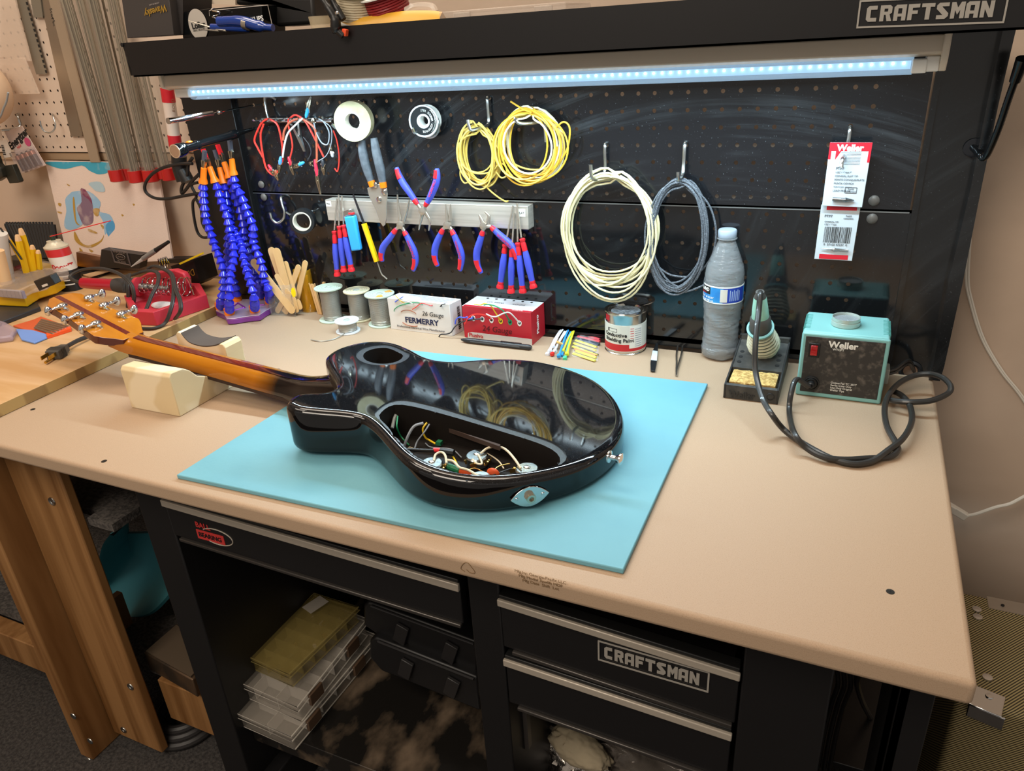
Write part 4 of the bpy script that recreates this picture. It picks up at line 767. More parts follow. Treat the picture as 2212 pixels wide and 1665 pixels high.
# find the spot and direction on the side
jt0 = V((31.45,-21.4,0.95)); jc = min(OUT, key=lambda p: (p-V((jt0.x,jt0.y,0))).length); ji = OUT.index(jc); jt = (OUT[ji+1]-OUT[ji-1]).normalized(); jt = jt if jt.x > 0 else -jt; jn = V((jt.y,-jt.x,0)); jn = jn if jn.y < 0 else -jn
jc = V((jc.x, jc.y, 1.0))+jn*.03; up = V((0,0,1))
el = []
for k in range(32):
    a = 2*math.pi*k/32; el.append(jc+jt*(.92*math.cos(a))+up*(.52*(1-math.cos(a)**2)*(1 if math.sin(a) > 0 else -1)))
jo = MB().prism(el, jn*.07).build('jack_plate', CHR, gt, bevel=.02)

j_ = MB(); j_.tube([jc+jn*.07, jc+jn*.2], .26, 6); j_.lathe([(.21,.2),(.21,.3),(.12,.3),(.12,.1),(.21,.1)], jc, jn, 20); sub(j_.build('jack_socket', M('nickel','c9c4b2',.25,1), gt), jo)
for k in (-1, 1):
    m = MB().lathe([(.1,.07),(.09,.11),(.02,.12)], jc+jt*(.62*k), jn, 12); m.obox(jc+jt*(.62*k)+jn*.12, (.12,.02,.025), jt, jn); m.obox(jc+jt*(.62*k)+jn*.12, (.025,.02,.12), jt, jn); sub(m.build('screw', CHR, gt), jo)
# electronics
POT = M('pot_nickel', 'b8bfc0', .22, 1); LUG = M('lug_brass', 'c9a45c', .3, 1); CLW = M('cloth_lead', 'd8ccb0', .6); CAPO = M('cap_orange', 'd4552a', .4); SLD = M('solder_blob', 'd0d0cc', .2, 1)
zf = .75
for i, q in enumerate(((25.55,-20.54,1.25), (27.34,-19.17,1.3), (28.38,-20.96,1.25), (30.17,-19.51,1.25))):
    x, y, z = q; p = MB().lathe([(.56,zf),(.56,1.2),(.5,1.27),(.02,1.27)], (x,y,0), (0,0,1), 28).build('potentiometer', POT, gt)
    sub(MB().ball((x-.02,y+.05,1.28), (.17,.13,.07)).build('solder', SLD, gt), p)
    for k in (-1,0,1): sub(MB().tube(spl([(x+.35+.02*abs(k),y-.05+.17*k,.85),(x+.62,y-.05+.17*k,.95),(x+.7,y-.05+.17*k,1.15)],4), .045, 6).build('lug', LUG, gt), p)
for q, d in (((27.4,-20.58,1.05), 0), ((28.69,-20.15,1.05), 1)):
    MB().ball(q, (.34,.13,.3), 16, 10).build('capacitor', CAPO, gt)
q = (26.66,-20.28,0.95); MB().tube([(q[0]-.5,q[1]+.1,.95),(q[0]-.45,q[1]+.1,1.0),(q[0]+.35,q[1]-.1,1.0),(q[0]+.4,q[1]-.1,.95)], [.12,.17,.17,.12], 10).build('capacitor', M('cap_green','1d6a45',.4), gt)
def cw(name, r, m, pts): MB().tube(spl(pts, 5), r, 7).build(name, m, gt)
cw('wire', .05, CLW, [(27.45,-19.22,1.35),(27.78,-19.61,1.35),(28.02,-19.98,1.35),(27.76,-20.01,1.35),(27.41,-19.74,1.35)])
w3 = [(27.53,-19.1,1.35),(27.76,-18.66,1.35),(28.31,-18.43,1.35),(28.8,-18.67,1.35),(29.44,-19.26,1.35),(29.97,-19.75,1.35)]; cw('wire', .06, CLW, [(a,b,c+.12*(0<i<5)) for i,(a,b,c) in enumerate(w3)])
cw('wire', .06, CLW, [(26.26,-20.18,1.35),(26.61,-20.21,1.35),(27.15,-20.61,1.35),(27.55,-20.66,1.35),(27.95,-20.81,1.35),(28.38,-21.03,1.35)])
cw('wire', .06, CLW, [(a,b,c+.1*(0<i<4)) for i,(a,b,c) in enumerate([(25.62,-20.4,1.3),(25.5,-19.99,1.3),(25.65,-19.69,1.3),(26,-19.92,1.3),(26.33,-20.41,1.3)])])
cw('wire', .03, LUG, [(28.64,-19.87,1.1),(28.71,-19.56,1.1),(28.88,-19.35,1.1),(29.12,-19.17,1.1)]); cw('wire', .03, LUG, [(27.49,-20.26,1.1),(27.72,-20.08,1.1),(28.25,-20.28,1.1),(28.64,-20.53,1.1)])
cw('wire', .03, BKW1, [(28.64,-20.53,1.1),(28.93,-20.15,1.1),(29.18,-19.78,1.1),(29.38,-19.52,1.1)])
cw('wire', .035, CLW, [(27.53,-18.47,1),(28.03,-18.71,1),(28.52,-19.05,1),(28.94,-19.5,1)])
cw('wire', .04, M('yellow_lead','e8c22a',.4), [(25.88,-19.13,1),(26.26,-19.51,1),(26.67,-19.97,1)])
a1 = [(23.87,-18.26,2)][0]; cw('wire', .075, GRYW, [a1, (23.48,-18.54,1.9), (23.26,-18.86,1.5), (23.1,-19.23,0.9)])
cw('wire', .05, M('yellow_lead','e8c22a',.4), [(24.02,-18.16,2), (23.86,-18.37,1.7), (23.91,-18.31,1.2), (24.08,-18.21,1), (24.52,-18.36,0.95)])
cw('wire', .04, GRYW, [(24.23,-18.26,2), (24.1,-18.63,1.7), (23.73,-18.81,1.2), (23.71,-19.14,0.9)])
cw('wire', .09, M('grey_cable','9aa09f',.4), [(22.09,-18.03,2.1), (22.04,-18.19,1.9), (22.14,-18.62,1.6)])
cw('wire', .04, M('green_wire','1f8a5a',.4), [(22.26,-18.16,2.1), (22.48,-18.67,1.8), (22.46,-18.52,1.3), (22.59,-18.48,1), (23.23,-18.86,0.9)])
cw('wire', .09, BLKP, [(23.47,-19.69,1.15), (24.41,-19.56,1.2), (25.1,-19.44,1.25)]); cw('sleeve', .12, RED, [(25.04,-19.41,1.25), (25.38,-19.32,1.25)]); cw('sleeve', .17, BLKP, [(25.41,-19.37,1.25), (26.15,-19.32,1.25)])
cw('wire', .03, GRYW, [(23.89,-18.33,0.85),(24.4,-18.6,0.85),(25.5,-18.45,0.85),(26.37,-19.01,0.85)]); cw('wire', .03, CLW, [(23.55,-18.99,0.85),(23.29,-18.97,0.85),(23.41,-19.26,0.85),(23.71,-19.26,0.85),(23.65,-18.96,0.85)])
MB().box((0,0,0),(.28,.28,.2)).xf(Matrix.Translation(V((24.57,-18.42,0.9)))).build('switch_lug', M('cap_green2','1f6a48',.4), gt)
for q in ((26.97,-19.48,1), (27.42,-19.72,1), (26.1,-20.26,1), (29.43,-19.53,1)):
    MB().obox(q, (.3,.12,.2), (1,.4,.3), (0,1,0)).ball((q[0]+.1,q[1],q[2]+.12), .09, 8, 6).build('lug', LUG, gt)

# neck cradle
CRD = M('basswood', 'e0cfae', .6, col2='d3bd94', scale=7, kind='wave', stretch=(.3,1.6,1.6))
cr = thing('neck_cradle', 'pale wooden neck rest block under the guitar neck', 'neck rest', (4.8,-16,0))
prof = [(-19,0),(-19,2.62),(-18.8,2.85),(-17.9,2.78),(-17.45,2.45),(-17.0,1.9),(-16.3,1.55),(-15.2,1.45),(-14.5,1.6),(-14.4,2.2),(-12.9,2.2),(-12.9,0)]
pl_ = MB(); nP = len(prof)
pl_.add([(2.75,y,z) for y,z in prof]+[(6.9,y,z) for y,z in prof], [tuple(range(nP)), tuple(range(nP,2*nP))]+[(i,(i+1) % nP,nP+(i+1) % nP,nP+i) for i in range(nP)])
pl_.build('block', CRD, cr, bevel=.06)
sc_ = spl([(3.3,0,3.35),(3.55,0,3.0),(4.0,0,2.72),(5.0,0,2.62),(6.0,0,2.78),(6.5,0,2.95)], 4)
MB().prism([(2.75,-14.4,2.1),(2.75,-14.4,3.2),(2.95,-14.4,3.42)]+[(q.x,-14.4,q.z) for q in sc_]+[(6.75,-14.4,2.95),(6.92,-14.4,2.7),(6.9,-14.4,2.1)], (0,1.5,0)).build('rear_prong', CRD, cr, bevel=.05)
ln = MB(); ln.loft([[V((q.x,-14.42,q.z+.05)), V((q.x,-12.9,q.z+.05)), V((q.x,-12.9,q.z-.02)), V((q.x,-14.42,q.z-.02))] for q in sc_]); ln.build('cork_lining', M('dark_lining','4a3f38',.85), cr)
ln = MB(); q = prof[3:9]; ln.loft([[V((2.8,y,z+.03)), V((6.85,y,z+.03)), V((6.85,y,z-.06)), V((2.8,y,z-.06))] for y,z in q]); ln.build('cork_lining', M('dark_lining','4a3f38',.85), cr)

# ---------------------------------------------------------------- things standing on the bench
# helping-hand stand with segmented arms
BLU = M('segment_blue', '2b30c8', .18, coat=.3); PUR = M('purple_base', '7c3a8c', .3, .2); PLT = M('base_plate', 'b9a4b8', .3, .3); OR2 = M('collar_orange', 'ef7a12', .4)
hh = thing('helping_hand', 'helping-hand stand with blue segmented arms, orange collars and purple base', 'helping hand', (-2.5,-3,0))
bp_ = [(a,b) for a,b,c in [(-4.86,-3.79,0.55),(-3.39,-4.35,0.55),(-2.36,-5.15,0.55),(-1.78,-4.92,0.55),(-1.32,-4.42,0.55),(-0.74,-3.96,0.55),(-0.27,-3.68,0.55),(-0.51,-2.64,0.55),(-0.54,-1.52,0.55),(-1.01,-0.65,0.55),(-1.95,-0.03,0.55),(-2.97,-0.29,0.55),(-4.69,-0.73,0.55),(-5.11,-1.35,0.55),(-5.39,-2.11,0.55),(-5.55,-2.82,0.55)]]
MB().prism([(a,b,.05) for a,b in bp_], (0,0,.42)).build('base', PUR, hh, bevel=.05); MB().prism([(a,b,.48) for a,b in bp_], (0,0,.07)).build('base_plate', PLT, hh, bevel=.03)
sl = MB()
for a, b in zip([(-3.19,-3.4,0.57),(-4.33,-1.73,0.57),(-4.04,-2.49,0.57),(-2.38,-1.89,0.57)], [(-2.85,-2.51,0.57),(-2.68,-2.63,0.57),(-4.33,-1.73,0.57),(-1.61,-1.53,0.57)]): sl.tube([a, b], .07, 6)
sl.build('slot', M('slot_purple','8a3aa8',.3,.3), hh)
def seg_arm(pts, ycol, clipm=None, small=False):
    P = spl(pts, 8); L = [0]
    for i in range(1, len(P)): L.append(L[-1]+(P[i]-P[i-1]).length)
    def at(s):
        s = max(0, min(L[-1]-1e-4, s)); i = max(j for j in range(len(L)) if L[j] <= s); i = min(i, len(P)-2); t = (s-L[i])/max(1e-6, L[i+1]-L[i]); return P[i].lerp(P[i+1], t), (P[i+1]-P[i]).normalized()
    b0, d0 = at(0); MB().lathe([(.4,-.1),(.42,.15),(.37,.25),(.42,.3),(.4,.5),(.1,.5)], b0, (0,0,1), 16).build('collar', OR2, hh)
    step = .56; n = int((L[-1]-.8)/step)
    s = .6
    m = MB()
    for i in range(n):
        c, d = at(s+i*step)
        m.lathe([(.2,-.06),(.37,.0),(.385,.07),(.34,.16),(.2,.44),(.21,.5),(.12,.56)], c, d, 14)
    arm = m.build('segmented_arm', BLU, hh)
    c, d = at(s+n*step); MB().lathe([(.36,-.05),(.33,.12),(.24,.35),(.22,1.15),(.12,1.2)], c, d, 16).build('arm_end', OR2, hh)
    e = c+d*1.2; nn = V((0,-1,0)); sdv = d.cross(nn).normalized(); k = MB()
    for q in (-1, 1): k.loft([[e+sdv*(q*.02)+nn*.12, e+sdv*(q*.1)+nn*.12, e+sdv*(q*.1)-nn*.12, e+sdv*(q*.02)-nn*.12], [e+d*.5+sdv*(q*.05)+nn*.12, e+d*.5+sdv*(q*.2)+nn*.12, e+d*.5+sdv*(q*.2)-nn*.12, e+d*.5+sdv*(q*.05)-nn*.12], [e+d*.7+sdv*(q*.02)+nn*.08, e+d*.7+sdv*(q*.1)+nn*.08, e+d*.7+sdv*(q*.1)-nn*.08, e+d*.7+sdv*(q*.02)-nn*.08]])
    cl = k.build('clip', M('nickel','c9c4b2',.25,1), hh)
    sub(MB().obox(e+d*.95, (.22,.3,.75), sdv, nn, d).build('clip_sleeve', clipm or M('grey_sleeve_dark','50525c',.4), hh), cl)
# arm 1: leftmost
T1 = [(-3.9,-4,0.98),(-3.88,-4,1.42),(-3.29,-4,2.01),(-2.8,-4,3.01),(-2.69,-4,4.07),(-2.58,-4,5.11),(-2.72,-4,5.96),(-2.99,-4,6.61)]
seg_arm([(-4.79,-3.27,0.6), (-3.56,-4.2,1.63), (-3.21,-4,2.66), (-3.19,-3.6,4.02), (-3.58,-3.3,4.9), (-4.16,-3,5.99), (-4.22,-2.9,6.26), (-4.61,-2.8,7.75), (-4.47,-2.8,9.03), (-4.23,-2.8,10.18), (-3.74,-2.8,11.58)], 0)
seg_arm([(-2.9,-4.21,0.6), (-1.82,-5,2.04), (-1.61,-4.8,3.24), (-1.77,-4.2,4.19), (-1.8,-3.6,5.04), (-1.99,-3.1,6.12), (-2.56,-2.6,6.83), (-2.63,-2.5,8.2), (-2.96,-2.4,9.37), (-3.05,-2.4,10.29), (-3.27,-2.4,11.46)], 0, RED)
seg_arm([(-1.2,-3.13,0.6), (0.08,-4.2,2.09), (-0.16,-4,3.31), (-0.67,-3.6,4.19), (-1.11,-3.2,4.97), (-1.43,-2.8,5.72), (-2.24,-2.2,6.46), (-3.08,-1.9,7.6), (-3.1,-1.8,8.86), (-3,-1.7,9.78), (-3.13,-1.6,10.9)], 0)
seg_arm([(-3.25,-0.08,0.6), (-1.63,-1.6,2.35), (-1.84,-1.6,3.1), (-1.88,-1.6,3.95), (-2.06,-1.6,5), (-2.25,-1.6,6.03), (-2.11,-1.5,7.15), (-2.08,-1.5,8.55), (-2.3,-1.5,9.59), (-2.3,-1.5,10.35), (-2.54,-1.5,11.53)], 0, RED)
seg_arm([(-1.51,-0.93,0.6), (0.03,-2.4,2.19), (-0.32,-2.3,2.99), (-0.35,-2.2,4.22), (-0.63,-2.1,5.22), (-0.9,-2,6.2), (-0.63,-2,7.33), (-0.91,-2,8.53), (-1.15,-2,9.72), (-1.56,-2,10.57), (-1.47,-2,11.73)], 0)
seg_arm([(-4.92,-1.2,0.6), (-4.55,-1.4,1.63), (-4.59,-1.5,2.88), (-4.55,-1.6,3.89), (-4.07,-1.7,5.44), (-3.9,-1.6,6.24), (-3.48,-1.2,7.71), (-3.49,-1.1,8.53), (-3.69,-1,9.46), (-3.66,-1,10.56)], 0)

# stick holders
STK = M('birch_stick', 'dcb883', .6, col2='cfa56c', scale=20, stretch=(1,1,.2)); 
hd = thing('stick_holder', 'clear acrylic holder full of wooden craft sticks, yellow oval sticker in front', 'holder', (.6,-1.6,0))
hb = [V(p) for p in [(-0.4,-2.23,0.03),(1.97,-1.99,0.03),(1.4,-0.31,0.03),(-1.04,-0.28,0.03)]]
ht = [V(p) for p in ((-0.64,-2,2.61), (1.79,-1.9,2.65), (1.76,-0.8,2.79), (-0.75,-0.8,2.72))]
for i in range(4):
    j = (i+1) % 4; MB().add([hb[i],hb[j],ht[j],ht[i]], [(0,1,2,3)]).build('panel', clearfilm('holder_film','c9c2b4',.14,.05), hh if 0 else hd, solid=.05)
MB().prism(hb, (0,0,.05)).build('panel', clearfilm('holder_film','c9c2b4',.14,.05), hd)
q = V((2.31,-2.1,2.16)); MB().lathe([(.3,0),(.3,.02)], q, (0,-1,.1), 24, sx=.75, sy=1.3).build('sticker', M('sticker_yellow','f4d810',.4), hd)
def stick(a, b, w, label, m=STK, name='craft_stick', grp='craft sticks in the holders', y0=None):
    a, b = V(a), V(b); d = (b-a).normalized(); n = V((.15,-1,.1)); n = (n-d*n.dot(d)).normalized(); s = d.cross(n).normalized(); L = (b-a).length; r = w/2; pts = []
    for k in range(9): t = math.pi*k/8; pts.append(b-d*r+d*(r*math.sin(t))+s*(r*math.cos(t)))
    for k in range(9): t = math.pi*k/8; pts.append(a+d*r-d*(r*math.sin(t))-s*(r*math.cos(t)))
    o = MB().prism(pts, n*.07).build(name, m); return tag(o, label, 'craft stick', grp)
K = [(-1.46,-1.75,4.63),(1.14,-1.75,2.07),(0.37,-1.75,5.64),(0.79,-1.75,3.33),(1.08,-1.75,5.68),(1.35,-1.75,2.94),(1.54,-1.75,4.55),(1.81,-1.75,2.98),(2.87,-1.75,4.3),(1.59,-1.75,2.32),(3.45,-1.75,4.64),(2.51,-1.75,2.71),(-0.91,-1.75,3.31),(0.74,-1.75,1.5),(0.65,-1.75,3.53),(1.63,-1.75,1.95)]
lab = ['wide craft stick leaning far left out of the acrylic holder','tall craft stick leaning left, behind the tallest one','tallest craft stick in the middle of the acrylic holder','narrow craft stick just right of the tallest one','craft stick leaning right with rounded top','craft stick leaning right beside the yellow tube','short dark craft stick under the wide leaning one','short craft stick in front of the tall pair']
B_ = (1.21,-0.84,0.25)
for i in range(8):
    t, c = V(K[2*i]), V(K[2*i+1]); d = (c-t).normalized(); w = .68 if i < 4 and i != 3 else .46
    t.y += (-.25,.2,0,.25,.3,.5,.1,-.1)[i]; c.y = t.y
    end = t+(c-t)*min(1.9, (t.z-.35)/(max(.2, t.z-c.z))); end.x = min(max(end.x, -.1), 1.9)
    stick(end, t, w, lab[i])
for i, (a, b) in enumerate(zip([(-0.05,-1.9,0.17),(0.62,-1.9,0.18),(1.14,-1.9,0.14),(1.54,-1.9,0.21),(1.99,-1.9,0.3),(2.33,-1.9,0.55),(0.87,-1.9,0.12)], [(1.15,-1.9,1.59),(1.07,-1.9,2.33),(1.21,-1.9,2.66),(1.53,-1.9,2.37),(1.88,-1.9,1.65),(2.14,-1.9,1.4),(1.74,-1.9,2.17)])):
    b = V(b); a = V(a); a.z = max(a.z,.12); b.y += .15*(i % 3); a.y += .15*(i % 3); stick(a, b, .45, 'craft stick standing low inside the front of the acrylic holder')
yt = thing('yellow_tube', 'yellow translucent tube packed with short sticks', 'tube', (3.1,-.9,0))
yc = V((2.18,-0.5,0)); ycx, ycy = yc.x, yc.y+.2
YT = clearfilm('tube_film', 'f4b020', .38, .15)
MB().loft([[V((ycx-.2*z/3.9+.62*r*math.cos(t*math.pi/14), ycy+.62*r*math.sin(t*math.pi/14), z)) for t in range(28)] for z, r in ((.02,1),(3.3,1.12),(3.55,1.15))], cap=False).build('tube', YT, yt, solid=.03)
rnd = random.Random(8)
for k in range(9):
    a = rnd.uniform(0,6.28); b = a+rnd.uniform(1.5,4)
    stick((ycx+.4*math.cos(a),ycy+.3*math.sin(a),.08), (ycx-.15+.4*math.cos(b),ycy+.3*math.sin(b),2.9+rnd.random()*.5), .2, 'thin stick inside the yellow tube', M('honey_stick','e0a030',.5))
sk = MB(); 
for g, (cx, cy, tx) in enumerate((( (3.63,-0.92,0)[0], (3.63,-0.92,0)[1], -.35), ((3.75,-0.57,0)[0]+.15, (3.75,-0.57,0)[1]+.3, .1))):
    for k in range(13):
        a = rnd.uniform(0,6.28); r = rnd.uniform(0,.3)
        if k < 10:
            o = MB().tube([(cx+r*math.cos(a),cy+r*math.sin(a),.03),(cx+tx+r*1.2*math.cos(a),cy+r*1.2*math.sin(a),2.55+rnd.uniform(-.1,.12))], .055, 6).build('wooden_skewer', M('bundle_wood','d8ae78',.6)); tag(o, ('short wooden skewer in the left bundle behind the spool','short wooden skewer in the right bundle behind the spools')[g], 'skewer', ('left bundle of skewers','right bundle of skewers')[g])
# solder spools
def spool(label, c, R, H, fr, wm, fm, top=None, tilt=0):
    t = thing('wire_spool', label, 'spool', (c[0],c[1],0))
    MB().lathe([(R,.02),(R,.1),(.25,.1),(.25,.02),(R,.02)], (c[0],c[1],0), (0,0,1), 40).build('flange', fm, t)
    MB().lathe([(R,H-.1),(R,H-.02),(.24,H-.02),(.24,H-.1),(R,H-.1)], (c[0],c[1],0), (0,0,1), 40).build('flange', fm, t)
    m = MB(); n = int((H-.2)/.075)
    m.lathe([(fr*R-.03,.1),(fr*R-.03,H-.1)], (c[0],c[1],0), (0,0,1), 32)
    m.tube([(c[0]+fr*R*math.cos(a*math.pi/12), c[1]+fr*R*math.sin(a*math.pi/12), .13+(H-.26)*a/(24*n)) for a in range(24*n+1)], .042, 6)
    m.build('solder', wm, t); MB().lathe([(.28,H-.03),(.28,H+.02),(.2,H+.02),(.2,.05)], (c[0],c[1],0), (0,0,1), 20).build('hub', M('hub_grey','b4bdb6',.4), t)
    for r in (.45,.6,.75): MB().lathe([(r*R,H-.03),(r*R+.01,H-.008),(r*R+.03,H-.008),(r*R+.04,H-.03),(r*R,H-.03)], (c[0],c[1],0), (0,0,1), 40).build('groove', M('groove','9fb0a2',.5), t)
    return t
GS = M('spool_green', 'bccbb9', .4); CS = M('spool_cream', 'd8cfae', .45)
SS = M('solder_bright', 'b4b3ac', .32, .6)
p = (5.59,-2.22,0); spool('pale green spool of solder wire, leftmost of the three tall ones', (p[0]-.05,p[1]+.55), 1.12, 2.75, .64, SS, GS)
p = (7.58,-1.55,0); spool('cream topped spool of solder wire between the two greenish ones', (p[0]+.1,p[1]+.6), 1.05, 2.45, .72, SS, CS)
p = (10.15,-2.41,0); t = spool('cream spool with orange paper marks beside the white wire box', (p[0],p[1]+1.0), 1.16, 2.5, .76, SS, GS)
for a, b in ((-1.2,.5),(.7,.7)):
    MB().lathe([(.95,0),(.95,.015),(.55,.015),(.55,0)], (p[0],p[1]+1.0,2.49), (0,0,1), 40).add([],[]) if 0 else MB().prism([(p[0]+r*math.cos(u),p[1]+1.0+r*math.sin(u),2.49) for r, u in ((.5,a),(1.0,a-.1),(1.0,a+.5),(.5,a+.6))], (0,0,.02)).build('paper_mark', M('mark_orange','d9a24e',.5), t)
p = (8.38,-4.48,0); t = spool('small white spool of solder lying nearest, with a loose wire end', (p[0]-.0,p[1]+.85), .93, .95, .72, SS, M('spool_white','dfe5ea',.35))
MB().tube(spl([(8.29,-2.85,0.1), (8.57,-4.52,0.1), (8.3,-5.59,0.05), (7.59,-6.13,0.06), (6.74,-6.1,0.08)], 6), .04, 6).build('loose_end', SS, t)
# wire boxes
def cardbox(name, label, cat, corners, h, mats, org=None):
    "corners: front-left, front-right, back-right, back-left at z = 0"
    t = thing(name, label, cat, (corners[0][0],corners[0][1],0)); c = [V((a,b,0)) for a,b,*_ in corners]; m = MB()
    m.add(c+[p+V((0,0,h)) for p in c], [(0,1,5,4),(1,2,6,5),(2,3,7,6),(3,0,4,7),(4,5,6,7),(3,2,1,0)]); m.m = list(mats[1])
    m.build('carton', mats[0], t, bevel=.03); ux = (c[1]-c[0]).normalized(); return t, c, ux, V((0,0,1))
BXW = M('box_white', 'd9d4cf', .5); BXR = M('box_red', 'b3202c', .4)
q = [(11.4,-2.26,0),(16.83,-2.38,0),(17.09,-1.04,0)]
fl_, fr_, br_ = V(q[0]), V(q[1]), V(q[2]); H1 = 2.5
bl_ = fl_+(br_-fr_)
t, c, ux, uz = cardbox('wire_box', 'white carton of 26 gauge wire with coloured wires poking out', 'box', [(p.x,p.y) for p in (fl_,fr_,br_,bl_)], H1, ([BXW, M('box_top','dfe4ea',.5)], [0,0,0,0,1,0]))
fn = V((ux.y,-ux.x,0)); fp = lambda u, v, o=.02: fl_.lerp(fr_, u)+V((0,0,v*H1))+fn*o
text('FERMERRY', .6, M('navy_print','23284a',.5), t, fp(.53,.36), tuple(ux), (0,0,1), bold=.02, name='brand_lettering', sx=1.05)
text('Professional Electrical Wire Manufacturer', .25, M('print_brown','4a403c',.6), t, fp(.5,.13), tuple(ux), (0,0,1), name='print_lettering')
text('26 Gauge', .48, INK, t, fp(.72,.62), tuple(ux), (0,.0,1), name='handwriting', shear=.2)
MB().tube([fp(.33+.14*math.cos(a/8), .52+.16*math.sin(a/8), .02) for a in range(4,22)], .025, 5).tube([fp(.36+.15*math.cos(a/8), .3+.12*math.sin(a/8), .02) for a in range(27,44)], .03, 5).build('print_swirl', M('swirl_brown','a0522d',.5), t)
m = MB(); sd = (br_-fr_).normalized(); rnd = random.Random(5); z = .35
while z < 2.1: k = rnd.choice((.03,.05,.08)); m.obox(fr_+sd*((br_-fr_).length*.72)+V((0,0,z))+ux*.015, (.02,.45,k), ux, sd); z += k+rnd.choice((.04,.06))
m.build('barcode', INK, t)
tp = MB()
for i, (v, u0, u1) in enumerate(((.25,.5,.93),(.38,.5,.9),(.5,.45,.95),(.63,.3,.95),(.76,.2,.95),(.87,.2,.5))): tp.obox(fl_.lerp(fr_,(u0+u1)/2)+(bl_-fl_)*v+V((0,0,H1+.012)), ((u1-u0)*(fr_-fl_).length,.06,.01), ux, (bl_-fl_))
tp.build('top_print', M('fine_print2','8a8f98',.6), t)
WC = {'b':M('wire_blue','4a62d8',.35),'y':M('yellow_lead','e8c22a',.4),'w':WHW,'g':M('green_wire','1f8a5a',.4),'r':M('wire_red','dc3a34',.35),'k':BKW1}
def poke(t, col, hole, pts, r=.035):
    MB().tube(spl([hole]+pts, 6), r, 6).build('wire', WC[col], t)
yF = fl_.y-.35
for col, pts in (('b',[(12.12,-2.3,2.26),(12.39,-2.3,2.44),(12.89,-2.3,2.73)]),('y',[(12.91,-2.35,2.28),(12.63,-2.35,2.42),(12.23,-2.35,2.82)]),('w',[(13.72,-2.4,2.31),(13.29,-2.4,2.43),(12.73,-2.4,2.44)]),('g',[(14.5,-2.4,2.28),(14.18,-2.4,2.4),(13.48,-2.4,2.32),(12.53,-2.4,2.02),(12.07,-2.4,1.72),(11.98,-2.4,1.53)]),('r',[(15.34,-2.5,2.31),(14.78,-2.5,2.43),(14.44,-2.5,2.37),(13.99,-2.5,2.05),(13.69,-2.5,1.87)]),('k',[(16.18,-2.6,2.34),(16.35,-2.6,2.51),(16.63,-2.6,2.6)])):
    MB().lathe([(.06,0),(.06,.02)], V(pts[0])+V((0,.2,0)), fn, 10).build('wire_hole', INK, t); poke(t, col, V(pts[0])+V((0,.25,0)), pts)
q = [(17.8,-2.28,0),(23.25,-2.4,0),(23.32,-0.07,0)]
fl2, fr2, br2 = V(q[0]), V(q[1]), V(q[2]); bl2 = fl2+(br2-fr2); H2 = 2.45
t, c, ux, uz = cardbox('wire_box', 'red and white carton of 24 gauge wire with coloured wires poking out', 'box', [(p.x,p.y) for p in (fl2,fr2,br2,bl2)], H2, ([BXR, M('box_top','dfe4ea',.5)], [0,0,0,0,1,0]))
fn = V((ux.y,-ux.x,0)); fp = lambda u, v, o=.02: fl2.lerp(fr2, u)+V((0,0,v*H2))+fn*o
MB().prism([fp(.05,.0,.012),fp(1,.0,.012),fp(1,.2,.012),fp(.12,.2,.012),fp(.06,.16,.012)], fn*.006).build('print_band', M('band_white','c9c0b8',.5), t)
MB().prism([fl2+V((0,0,H2+.01))+ux*.1, fr2+V((0,0,H2+.01)), fr2+(br2-fr2)*.12+V((0,0,H2+.01)), fl2+(bl2-fl2)*.12+V((0,0,H2+.01))+ux*.1], (0,0,.008)).build('print_band', BXR, t)
text('Plusivo', .42, BXR, t, fp(.18,.1,.03), tuple(ux), (0,0,1), name='brand_lettering', bold=.008)
text('24 Gauge', .62, M('marker_dark','4a1218',.6), t, fp(.5,.36,.03), tuple(ux), (0,0,1), name='handwriting', shear=.15)
sd = (br2-fr2).normalized(); text('Plusivo', .5, WINK, t, fr2+sd*((br2-fr2).length*.45)+ux*.02+V((0,0,H2*.5)), (0,0,1), tuple(-sd), name='brand_lettering', bold=.012)
bd = (bl2-fl2); tpv = lambda u, v: fl2.lerp(fr2, u)+bd*v+V((0,0,H2+.02))
text('WIRE KIT', .34, M('fine_print2','8a8f98',.6), t, tpv(.38,.55), tuple(-ux), tuple(-bd), name='top_print'); text('HOOK', .34, M('fine_print2','8a8f98',.6), t, tpv(.72,.55), tuple(-ux), tuple(-bd), name='top_print')
text('PLUSIVO', .22, WINK, t, tpv(.8,.07), tuple(-ux), tuple(-bd), name='brand_lettering')
for i in range(6): MB().lathe([(.1,0),(.1,.012)], tpv(.2+.13*i,.85), (0,0,1), 14).build('punched_hole', INK, t)
HC = ('b','k','r','y','g','w')
